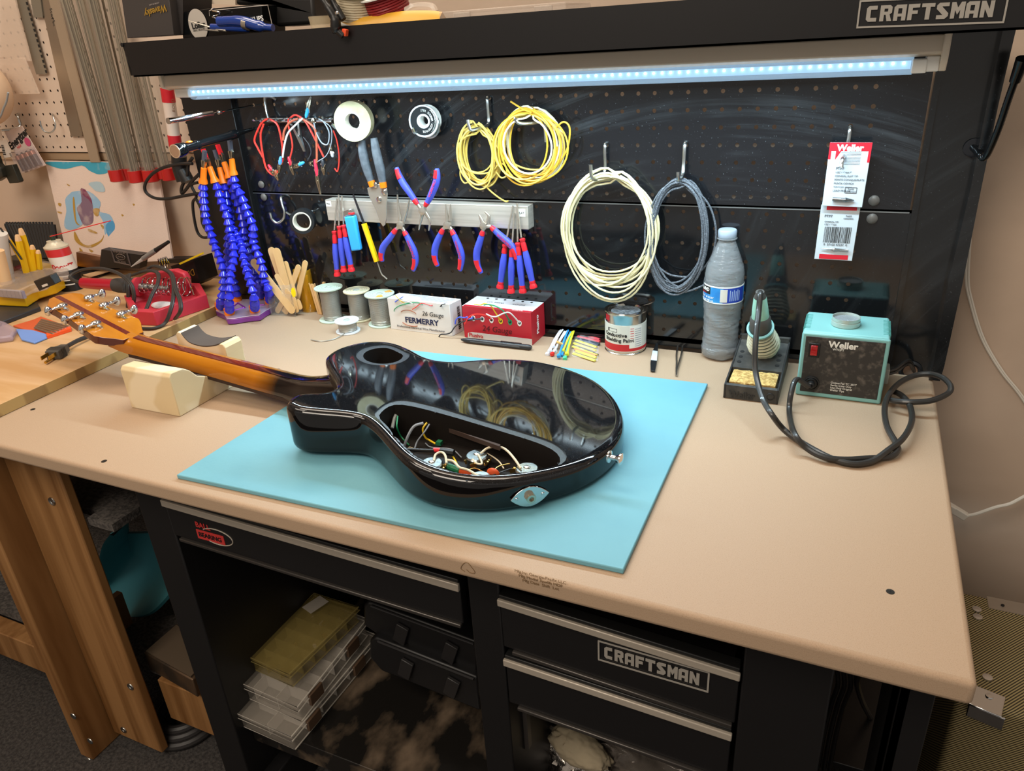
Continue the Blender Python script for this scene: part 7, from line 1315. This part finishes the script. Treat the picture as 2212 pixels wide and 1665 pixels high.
tag(MB().prism([(-24.22,-1,3.7),(-21.12,-1,3.43),(-21.19,-1,2.52),(-22.11,-1,2.23),(-24.69,-1,2.3)], (0,.4,0)).build('mirror_plate', M('copper_plate','9c7458',.2,.8)), 'copper coloured plate leaning behind the spray can', 'plate')
tag(MB().prism([(a,b,TZ) for a,b,c in [(-26.34,2.58,0.8),(-21.69,4.06,0.8),(-22.8,7.79,0.8),(-23.91,8.02,0.8),(-26.71,6.95,0.8),(-28.16,3.9,0.8)]], (0,0,.5)).build('zip_case', M('pouch_black','1d1b1b',.5), bevel=.1), 'black pouch lying behind the red soldering iron', 'pouch')
for k in range(4):
    a = V((-11.58,-2.5,4.19)).lerp(V((-10.66,-2.5,4.43)), k/3); tag(MB().tube(spl([a+V((0,0,-.9)), a+V((-.05,0,-.2)), a, a+V((.12,0,-.1)), a+V((.2,0,-.6))],4), .06, 6).build('spring_hook', CHR), 'shiny bent wire end above the red stand', 'wire', 'bent wire ends above the red stand')

# ---------------------------------------------------------------- shelf items
SZ = 18.9
bx = thing('pickup_box', 'upright dark grey box with gold script lettering at the left end of the shelf', 'box', (-1,-7,SZ)); GR = M('box_charcoal','3d3836',.5)
Q = [(-2.72,-7.6,21.18),(-2.33,-7.6,23.54),(1.79,-7.6,23.25),(1.51,-7.6,21.13)]; MB().prism(Q, (0,1.6,0)).add([],[]).build('carton', GR, bx, bevel=.03)
MB().prism([(0.88,-7,21.15),(1.16,-7,23.3),(2.35,-7,23.22),(1.67,-7,21.17)], (0,2.5,0)).build('carton_side', M('box_charcoal2','332f2e',.5), bx)
text('Wavesky', .55, GOLD, bx, (0.49,-7.65,22.61), (-1,0,-.12), (.1,0,-1), name='brand_lettering', shear=.3, bold=.012); text('GUITAR PICKUPS', .12, M('silver_print','9a8f88',.4), bx, (0.48,-7.65,22.99), (-1,0,-.08), (.05,0,-1), name='print_lettering')
bx = thing('pickup_box', 'long black box with a round white LOLLAR label and PICKUPS lettering', 'box', (1.5,-6.6,SZ))
MB().prism([(1.47,-6.9,20.91),(1.73,-6.9,22.43),(4.19,-6.9,22.47),(7.8,-6.9,22.45),(8.43,-6.9,22.41),(8.05,-6.9,20.56)], (0,2.2,0)).build('carton', GB, bx, bevel=.05)
q = V((3.09,-6.95,21.64)); MB().lathe([(.0,0),(.78,.0),(.78,.02),(.0,.02)], q, (0,-1,0), 32, sx=1, sy=1.15).build('round_label', M('label_silver','b8b0a6',.4), bx); text('Lollar', .5, INK, bx, q+V((.05,-.05,-.05)), (1,0,.06), name='brand_lettering', bold=.015); text('VINYL PICKUPS', .15, INK, bx, q+V((.02,-.05,-.32)), (1,0,.06), name='brand_lettering')
text('PICKUPS', .42, WINK, bx, (7.64,-6.95,21.61), (1,0,.08), name='brand_lettering', bold=.012)
MB().tube([(4.21,-6.95,22.05), (4.26,-6.95,22.35), (8.96,-6.95,22.35), (9.03,-6.95,21.25)], .025, 5).build('edge_print', M('label_silver','b8b0a6',.4), bx)
pp = thing('blue_pliers', 'dark blue hand tool lying on the shelf in front of the PICKUPS box', 'tool', (6.78,-7.5,21.39)); BLU2 = M('tool_blue','1c3a86',.15,coat=.6)
MB().tube(spl([(5.31,-7.4,21.68), (7.04,-7.4,21.59), (8.37,-7.4,21.25), (9.44,-7.4,21.09)],5), [.3]*4+[.32]*8+[.2]*4, 12).tube([(4.54,-7.3,21.42), (7.4,-7.3,21.15)], .2, 10).build('handle', BLU2, pp); MB().tube([(7.29,-7.4,21.46), (7.62,-7.4,21.38)], .35, 14).build('band', M('band_silver','b0a89c',.3,.8), pp)
MB().tube([(2.81,-7.4,21.88), (4.9,-7.4,21.3), (5.75,-7.4,21.15)], [.02,.07,.09], 6).tube([(3.7,-7.4,21.32), (5.16,-7.4,21.18)], [.02,.08], 6).build('tips', TST, pp)
P = spl([V((5.2,-7.4,21.79))+V((.32*math.cos(k*.8),-.2*math.sin(k*.8),.05*k)) for k in range(14)], 3); MB().tube(P, .03, 5).build('spring', CHR, pp)
tag(MB().prism([(5.26,-5.5,23.11),(11.27,-5.5,22.68),(11.15,-5.5,21.81),(11.29,-5.5,21.2),(7.85,-5.5,21.21),(7.89,-5.5,22.52),(5.12,-5.5,22.61)], (0,2.5,0)).build('dark_case', M('case_dark2','191716',.5), bevel=.2), 'dark rounded case standing behind the PICKUPS box', 'case')
tag(MB().prism([(1.76,-4.5,23.38),(4.35,-4.5,23.19),(4.22,-4.5,22.7),(2.24,-4.5,22.9)], (0,1.5,0)).build('paper_sheet', M('paper_cream','cbb9a4',.7)), 'cream paper sheet behind the long black box', 'paper')
jar = thing('glass_jar', 'small clear jar beside the spring clamp on the shelf', 'jar', (12.01,-6,21.17)); q = (12.1,-6.2,21.21)
MB().lathe([(.75,0),(.7,.4),(.6,.9),(.75,1.3),(.76,1.5),(.6,1.9),(.7,2.6)], (q[0],q[1],SZ+.05), (0,0,1), 24).build('glass', clearfilm('jar_glass','d8c8a8',.45,.05), jar); MB().lathe([(.77,1.3),(.8,1.35),(.8,1.45),(.77,1.5)], (q[0],q[1],SZ+.05), (0,0,1), 24).build('rim', M('rim_cream','d8c8a0',.4), jar)
sc = thing('spring_clamp', 'black spring clamp with orange pad gripping the shelf lip', 'clamp', (15.07,-8.3,20.82))
MB().tube(spl([(13.88,-8.4,22.61), (14.49,-8.5,21.85), (14.85,-8.5,21.2), (14.83,-8.5,20.74), (15.17,-8.4,20.35)],6), [.18]*6+[.24]*6+[.3]*8+[.18]*5, 12).build('jaw', BLKP, sc); MB().tube(spl([(14.51,-8.2,22.48), (14.82,-8.2,21.83), (15.18,-8.2,21.18)],6), [.16]*6+[.2]*7, 12).build('handle', BLKP, sc)
q = (15.26,-8.3,20.53); MB().obox(q, (.28,.3,.36), (1,0,-.3), (0,1,0)).build('pad', M('pad_orange','f0562c',.5), sc, bevel=.04); q = (15.22,-8.75,21.52); MB().lathe([(.1,0),(.1,.05),(.03,.08)], q, (0,-1,0), 12).build('pivot', CHR, sc)
def shelf_spool(lab, ctr, R, Hh, ax, wm, fm):
    t = thing('wire_spool', lab, 'spool', tuple(ctr)); a = V(ax).normalized(); c = V(ctr)
    MB().lathe([(R,-Hh/2),(R,-Hh/2+.08),(.3,-Hh/2+.08),(.3,-Hh/2),(R,-Hh/2)], c, a, 36).build('flange', fm, t); MB().lathe([(R,Hh/2-.08),(R,Hh/2),(.3,Hh/2),(.3,Hh/2-.08),(R,Hh/2-.08)], c, a, 36).build('flange', fm, t)
    x, y = frame(a); m = MB(); n = int((Hh-.2)/.13); m.tube([c+a*(-Hh/2+.12+(Hh-.24)*k/(18*n))+x*(R*.82*math.cos(k*math.pi/9))+y*(R*.82*math.sin(k*math.pi/9)) for k in range(18*n+1)], .075, 6); m.build('wire', wm, t)
shelf_spool('spool of pale grey wire right of the spring clamp', (14.91,-6.2,21.98), 1.5, 1.6, (.2,-.25,.95), M('wire_bone','cbbfa4',.4), WHT)
shelf_spool('spool of dark red wire with white flange on the shelf', (16.76,-6,21.92), 1.45, 1.2, (-.1,-.3,.95), M('wire_darkred','8c2226',.4), WHT)
m = MB(); P0 = [(14.33,-7,21.22), (16.46,-7,21.32), (18.39,-7,21.41), (20.01,-7,21.34), (20.9,-7,21.21)]
R_ = []
for p in spl(P0, 4): R_.append([V((p[0], p[1]+.7*math.cos(t*math.pi/6), SZ+.15+(p[2]-SZ-.15)*max(0,math.sin(t*math.pi/6)))) for t in range(7)])
m.loft(R_, cap=True); tag(m.build('yellow_packet', M('packet_amber','d8a234',.35), smooth=60), 'flat amber yellow plastic packet lying along the shelf lip', 'packet')
tag(MB().tube(spl([(18.39,-6.6,21.43), (19.11,-6.6,21.58), (20.03,-6.6,21.5), (20.23,-6.6,21.24)],4), .22, 8).build('plastic_film', clearfilm('film_white','e6ddd2',.35,.1)), 'crumpled clear film above the amber packet', 'film')
og = thing('clear_organizer', 'clear plastic compartment box with dark parts at the middle of the shelf', 'organizer', (23.59,-6.5,21.16))
a = [(21,-7.2,21.08)][0]; b = (27.72,-7.2,21.1); x0, x1 = a[0], b[0]+.4; CL2 = clearfilm('organizer_clear','d8ccc0',.3,.06)
MB().box((x0,-7.3,SZ+.02), (x1,-3.5,SZ+1.9)).build('body', CL2, og, bevel=.08); MB().box((x0-.1,-7.4,SZ+1.9), (x1+.1,-3.4,SZ+2.3)).build('lid', CL2, og, bevel=.06); MB().box((x0+.4,-7.1,SZ+.05), (x1-.3,-6.8,SZ+1.2)).build('contents', BLKP, og)
for x in (x0+.8, x0+5.5): MB().box((x,-7.5,SZ+1.3), (x+1.0,-7.3,SZ+2.2)).build('latch', CL2, og, bevel=.05)
for x in (x0+2.5, x0+4.2, x0+7): MB().tube(spl([(x,-7.35,SZ+1.4),(x+.3,-7.3,SZ+1.75),(x+.6,-7.35,SZ+1.5),(x+.9,-7.3,SZ+1.85),(x+1.1,-7.35,SZ+1.6)],5), .05, 6).build('twist_tie', M('tie_beige','d8c2a0',.5), og)

# ---------------------------------------------------------------- below the bench
TEAL = M('foam_teal', '3f8f9c', .6)
rl = MB(); pts = [(-7.67,-16.8,-13.95),(-9.22,-16.8,-15.5),(-10.64,-16.8,-17.87),(-11.69,-16.8,-20.66),(-11.39,-16.8,-22.06),(-9.89,-16.8,-22.78),(-8.13,-16.8,-22.5),(-6.15,-16.8,-21.49),(-4.23,-16.8,-19.85),(-2.17,-16.8,-17.64),(-0.32,-16.8,-14.65)]; S_ = spl(pts, 5)
T0, T1 = V((-13.18,-13.5,-17.53)), V((-3.72,-13.5,-15.08))
R_ = []
for k, p in enumerate(S_):
    u = k/(len(S_)-1); f = V(p); t = T0.lerp(T1, u); R_.append([f, f.lerp(t,.5)+V((0,1.6,-.4*(1-abs(2*u-1)))), t, t+V((0,.3,0)), f.lerp(t,.5)+V((0,1.9,-.7*(1-abs(2*u-1)))), f+V((0.0,.25,-.28))])
rl.loft(R_)
tag(rl.build('foam_roll', TEAL, smooth=60), 'curled teal foam sheet standing under the left of the bench', 'foam')
tn = thing('metal_tin', 'shallow dark metal box sitting on the lower carpeted shelf', 'box', (1,-16,-FL+8))
MB().prism([(a,b,-21.6) for a,b,c in [(-3.09,-20.11,-21),(2.72,-20.8,-21),(2.69,-20.01,-21),(-1.37,-17.24,-21),(-3.17,-16.74,-21)]], (0,0,-1.8)).build('box', M('tin_dark','4a4036',.4,.6,col2='6a5440',scale=20), tn, bevel=.1); MB().prism([(a,b,-21.55) for a,b,c in [(-2.87,-20.03,-21),(2.47,-20.66,-21),(2.48,-19.99,-21),(-1.28,-17.43,-21),(-2.86,-16.98,-21)]], (0,0,.1)).build('lid', M('tin_lid','57493a',.6), tn)
ho = MB(); q = V((-3.1,-18.6,-30.5))
for k in range(3): ho.tube([V((q.x+(2.6-.35*k)*math.cos(t*math.pi/14), q.y+(2.6-.35*k)*math.sin(t*math.pi/14), -30.55+.5*k)) for t in range(28)], .38, 10, closed=True)
tag(ho.build('hose', M('hose_black','2d2a29',.5)), 'coiled black hose lying on the carpet behind the wooden leg', 'hose')
tag(MB().box((-9.0,-19.8,-FL+7.9), (-8.4,-17,-FL+11.2)).build('wood_offcut', M('offcut','7a5230',.6)), 'small wooden offcut standing on the lower shelf at the left', 'offcut')
# clear organizers on the lower shelf
CLO = clearfilm('case_clear', 'd0c6b8', .13, .1); CLO2 = clearfilm('case_amber', 'a08c50', .24, .1); CDV = clearfilm('case_wall', 'd4ccc0', .42, .2); CDV2 = clearfilm('case_wall_amber', 'a8965c', .42, .2); CED = clearfilm('case_edge', 'e0d8cc', .6, .2)
def organizer(lab, c4, z0, h, m, latch=True, nx=3, ny=6):
    t = thing('parts_case', lab, 'organizer', (c4[0].x,c4[0].y,z0)); P = [V((p.x,p.y,z0)) for p in c4]; c = sum(P, V())/4
    MB().prism(P, (0,0,h*.75)).build('tray', m, t, bevel=.12)
    Q = [c+(p-c)*1.04+V((0,0,h*.78)) for p in P]; MB().prism(Q, (0,0,h*.22)).build('lid', m, t, bevel=.1)
    g = lambda u, v: P[0].lerp(P[1],u).lerp(P[3].lerp(P[2],u),v)
    d = MB()
    for i in range(1, nx): a, b = g(i/nx,.02), g(i/nx,.98); d.obox((a+b)/2+V((0,0,h*.4)), ((b-a).length,.05,h*.7), b-a, (P[1]-P[0]))
    for j in range(1, ny): a, b = g(.02,j/ny), g(.98,j/ny); d.obox((a+b)/2+V((0,0,h*.4)), ((b-a).length,.05,h*.7), b-a, (P[3]-P[0]))
    d.build('dividers', CDV if m is CLO else CDV2, t)
    e = MB()
    for zz, sc in ((h,1.04),(h*.76,1.05),(.05,1.0)): e.tube([c+(p-c)*sc+V((0,0,zz)) for p in P], .055, 6, closed=True)
    e.build('rim', CED if m is CLO else CDV2, t)
    rnd = random.Random(int(z0*10)); k = MB()
    for _ in range(12 if m is CLO2 else 3): q = g(rnd.uniform(.1,.9), rnd.uniform(.1,.9))+V((0,0,.25)); k.obox(q, (rnd.uniform(.2,.7),rnd.uniform(.1,.4),.3), (rnd.uniform(-1,1),1,0), (1,0,.2))
    for q_i in range(len(k.f)): k.m[q_i] = (q_i//6) % 3
    k.build('loose_parts', [M('parts_dark','2e2820',.5), M('parts_pale','a89e90',.5), M('parts_brass','8a6c38',.4,.5)], t)
    if latch:
        for v in (.2,.75): a = c+(g(1.03,v)-c); MB().obox(a+V((0,0,h*.6)), (.25,1.3,h*.6), (P[1]-P[0]), (P[3]-P[0])).build('latch', M('latch_brown','5a4636',.4) if m is CLO else m, t, bevel=.05)
    return t
bz = -22.15
A4 = [V((6.45,-22.24,-20.9)), V((13.46,-22.44,-20.9)), V((13.66,-13.07,-20.9)), V((6.21,-12.33,-20.9))]
organizer('bottom clear parts case of the stack on the black lower shelf', A4, bz, 1.5, CLO)
A4 = [V((7.34,-21.19,-18.9)), V((13.54,-21.47,-18.9)), V((13.21,-13.25,-18.9)), V((7.15,-12.74,-18.9))]
organizer('middle clear parts case with brown latches in the stack', A4, bz+1.55, 1.6, CLO)
A4 = [V((8.79,-20.18,-17.4)), V((12.33,-20.42,-17.4)), V((12.95,-13.59,-17.4)), V((8.96,-13.5,-17.4))]
t = organizer('amber tinted parts case on top of the clear ones', A4, bz+3.2, 1.3, CLO2, False, 3, 6)
q = (9.83,-14.39,-17.3); MB().obox((q[0],q[1],bz+4.53), (1.1,1.6,.03), (1,-.3,0)).build('paper_label', M('label_dim','a59c90',.6), t)
tag(MB().tube([(6.37,-19.5,-19.47), (8.02,-14,-18.75)], .5, 8, flat=.3).build('red_strap', M('strap_red','8c1f26',.6)), 'dull red strap running behind the clear parts cases', 'strap')
for lab, y0_, pts in (('upper black tool case with a ridged front, right of the parts cases', -17, [(16.65,-17,-13.39),(17.05,-17,-12.98),(24.97,-17,-13.73),(24.71,-17,-16.78),(17.65,-17,-15.82),(16.34,-17,-15.22)]), ('lower black tool case under the ridged one', -17.5, [(17.04,-17.5,-15.86),(17.51,-17.5,-15.41),(25.01,-17.5,-16.17),(25,-17.5,-19.1),(17.57,-17.5,-18.38),(16.77,-17.5,-17.45)])):
    t = thing('tool_case', lab, 'case', (20,y0_,pts[-1][2])); MB().prism(pts, (0,9,0)).build('case', M('case_black','161516',.4), t, bevel=.15)
    r = MB(); a, b = V(pts[1]), V(pts[2]); r.tube([a+V((.3,-.1,-.15)), b+V((-.2,-.1,-.1))], .09, 8); r.build('edge_ridge', M('case_black2','262424',.4), t)
    for u in (.3,.75): q = a.lerp(b,u)+V((0,-.15,-1.6)); MB().obox(q, (.9,.25,1.6), (1,0,-.35), (0,1,0)).build('latch', M('case_black2','262424',.4), t, bevel=.05)
m = MB(); rnd = random.Random(6); pts = []
Q = [V(p) for p in [(17.72,-16.5,-13.26),(24.12,-16.5,-13.92),(24.19,-16.5,-14.46),(19.8,-16.5,-14.1)]]
n_ = 10; vs = []
for j in range(5):
    for i in range(n_+1): p = Q[0].lerp(Q[1], i/n_).lerp(Q[0].lerp(Q[2], i/n_)+V((0,0,-.8)), j/4); vs.append(p+V((0,rnd.uniform(-.4,.4),rnd.uniform(-.2,.3))))
m.add(vs, [(j*(n_+1)+i, j*(n_+1)+i+1, (j+1)*(n_+1)+i+1, (j+1)*(n_+1)+i) for j in range(4) for i in range(n_)]); tag(m.build('plastic_bag', clearfilm('bag_clear','cfc4b4',.35,.05), smooth=20), 'crumpled clear bag on top of the black tool cases', 'bag')
tag(MB().prism([(5.86,-8,-22.51),(8.96,-8,-22.77),(8.59,-8,-24.94),(6.17,-8,-24.57)], (0,2,0)).build('cardboard_box', M('card_tan','b89256',.8)), 'tan cardboard box behind the parts cases', 'box')
tag(MB().prism([(22.91,-14,-24.91),(21.8,-14,-26.61),(21.12,-14,-30.85),(23.49,-14,-29.7),(23.75,-14,-24.55)], (0,3,0)).build('cardboard_box', CARD), 'cardboard box standing on the floor left of the middle leg panel', 'box')
tag(MB().prism([(29.67,-21.5,-12.26),(30.24,-21.5,-12.25),(30.24,-21.5,-15.57),(29.62,-21.5,-15.73)], (0,.4,0)).build('bin_post', M('post_grey','5a5450',.4,.5)), 'grey metal upright inside the opening under the lower drawer', 'post')
# foil with cloth under the right drawers
from mathutils import noise
def rumple(name, lab, cat, c, r, m, amp, seed, sq=(1,1,1), ax=(1,0,0), f1=.55, f2=2.2):
    c = V(c); ax = V(ax).normalized(); ay = V((0,1,0)); ay = (ay-ax*ay.dot(ax)).normalized(); az = ax.cross(ay); R_ = []; n, mm = 72, 40
    for i in range(mm+1):
        p = max(.03, min(math.pi-.03, math.pi*i/mm)); row = []
        for t in range(n):
            a = t*2*math.pi/n; d = V((math.cos(p)*sq[0], math.sin(p)*math.cos(a)*sq[1], math.sin(p)*math.sin(a)*sq[2])); q = d*r+V((seed*7,seed*3,0))
            k = 1+amp*(noise.noise(q*f1)*1.5+abs(noise.noise(q*f2))*.9-.3+.25*noise.noise(q*f2*2.5)); d = d*(r*k); row.append(c+ax*d.x+ay*d.y+az*d.z)
        R_.append(row)
    return tag(MB().loft(R_).build(name, m, smooth=50), lab, cat)
FOIL = M('foil', 'b4aca2', .22, 1, bump=1, bscale=120)
rumple('foil_tray', 'crumpled aluminium foil on the floor level under the right drawers', 'foil', (30.54,-16.5,-21), 2.7, FOIL, .2, 4, (1.45,.8,.95), (1,0,-.5))
rumple('cloth', 'wadded off-white cloth lying in the crumpled foil', 'cloth', (31.99,-18.2,-18.5), 1.25, M('cloth_cream','a89a80',.9,bump=.4,bscale=80), .16, 9, (1.7,.8,.8), (1,0,-.5), .8, 2.4)
rumple('plastic_bag', 'clear plastic bag bunched right of the foil under the drawers', 'bag', (36.02,-16.5,-19.93), 2.2, clearfilm('bag_clear2','8c8278',.35,.03), .4, 14, (1.5,.8,.85), (1,0,-.3))
tag(MB().box((30.2,-19,-FL), (40.9,-3,-22.5)).build('carton_tray', M('dark_carton','1c1917',.7)), 'dark box carrying the foil and bag under the right drawers', 'box')
# amplifier cabinet at the right
TWD = M('tweed', 'a08c58', .75)
nt = TWD.node_tree; bs = nt.nodes['Principled BSDF']; tc = nt.nodes.new('ShaderNodeTexCoord'); mp = nt.nodes.new('ShaderNodeMapping'); mp.inputs['Rotation'].default_value = (0,0,math.radians(40)); wv = nt.nodes.new('ShaderNodeTexWave'); wv.inputs['Scale'].default_value = 95; r = nt.nodes.new('ShaderNodeValToRGB'); r.color_ramp.elements[0].position = .35; r.color_ramp.elements[1].position = .6; r.color_ramp.elements[0].color = lin('3c3220'); r.color_ramp.elements[1].color = lin('b8a472')
sp = nt.nodes.new('ShaderNodeVectorMath'); sp.operation = 'MULTIPLY_ADD'; cmb = nt.nodes.new('ShaderNodeSeparateXYZ'); c2_ = nt.nodes.new('ShaderNodeCombineXYZ'); ad = nt.nodes.new('ShaderNodeMath'); nt.links.new(tc.outputs['Object'], cmb.inputs[0]); nt.links.new(cmb.outputs[1], ad.inputs[0]); nt.links.new(cmb.outputs[2], ad.inputs[1]); nt.links.new(cmb.outputs[0], c2_.inputs[0]); nt.links.new(ad.outputs[0], c2_.inputs[1])
nt.links.new(c2_.outputs[0], mp.inputs[0]); nt.links.new(mp.outputs[0], wv.inputs['Vector']); nt.links.new(wv.outputs[0], r.inputs[0]); nt.links.new(r.outputs[0], bs.inputs['Base Color'])
am = thing('amplifier', 'tweed covered amplifier cabinet standing right of the bench', 'amplifier', (58,-5,-FL))
TA = -14.4
MB().prism([(51.3,-10.6,-FL+.02),(51.3,-1.2,-FL+.02),(74,-1.2,-FL+.02),(74,-13,-FL+.02)], (0,0,FL+TA)).build('cabinet', TWD, am, bevel=.35, seg=4)
MB().box((53.6,-2.4,TA), (62,-1.25,TA+.06)).build('chassis_plate', M('chassis','b4a89a',.4,.6), am); MB().lathe([(.1,0),(.1,.08)], (54.4,-1.9,TA+.04), (0,0,1), 12).build('plate_hole', INK, am); MB().lathe([(.5,0),(.5,.5),(.4,.6)], (56.2,-2.0,TA+.05), (0,0,1), 20).build('knob', BLKP, am)
for p in ((52.91,-2.82,-14.35), (52.89,-3.55,-14.35), (52.89,-8.66,-14.35)): MB().lathe([(.28,0),(.26,.07),(.12,.1)], p, (0,0,1), 18).build('cup_washer', CHR, am)
q = V((52.6,-10.69,-14.35)); MB().obox(q+V((0,.2,.05)), (1.7,1.6,.12), (1,-.25,0)).obox(q+V((0,-.55,-.4)), (1.7,.12,.9), (1,-.25,0)).build('corner_plate', CHR, am, bevel=.12, seg=3); MB().lathe([(.2,0),(.18,.08),(.05,.1)], q+V((.2,.5,.1)), (0,0,1), 14).build('corner_screw', CHR, am)
# dangling cords right of the drawers
cd = MB().tube(spl([(45.37,-20,-5.61), (45.64,-18,-8.28), (46.28,-16,-11.38), (47.17,-14,-14.57), (47.77,-13,-16.63)],5), .14, 8); tag(cd.build('hanging_cord', BC), 'single black cord hanging under the right end of the bench', 'cord')
cd = MB(); 
for k in range(3): cd.tube(spl([(a+.25*k,b,c) for a,b,c in ((44.5,-21,-4.81), (44.7,-20,-6.63), (44.65,-19,-8.88), (44.56,-19,-11.03), (44.56,-19,-13.18))],5), .1, 8)
tag(cd.build('hanging_cord', BC), 'bunch of black cords hanging against the right leg panel', 'cord')
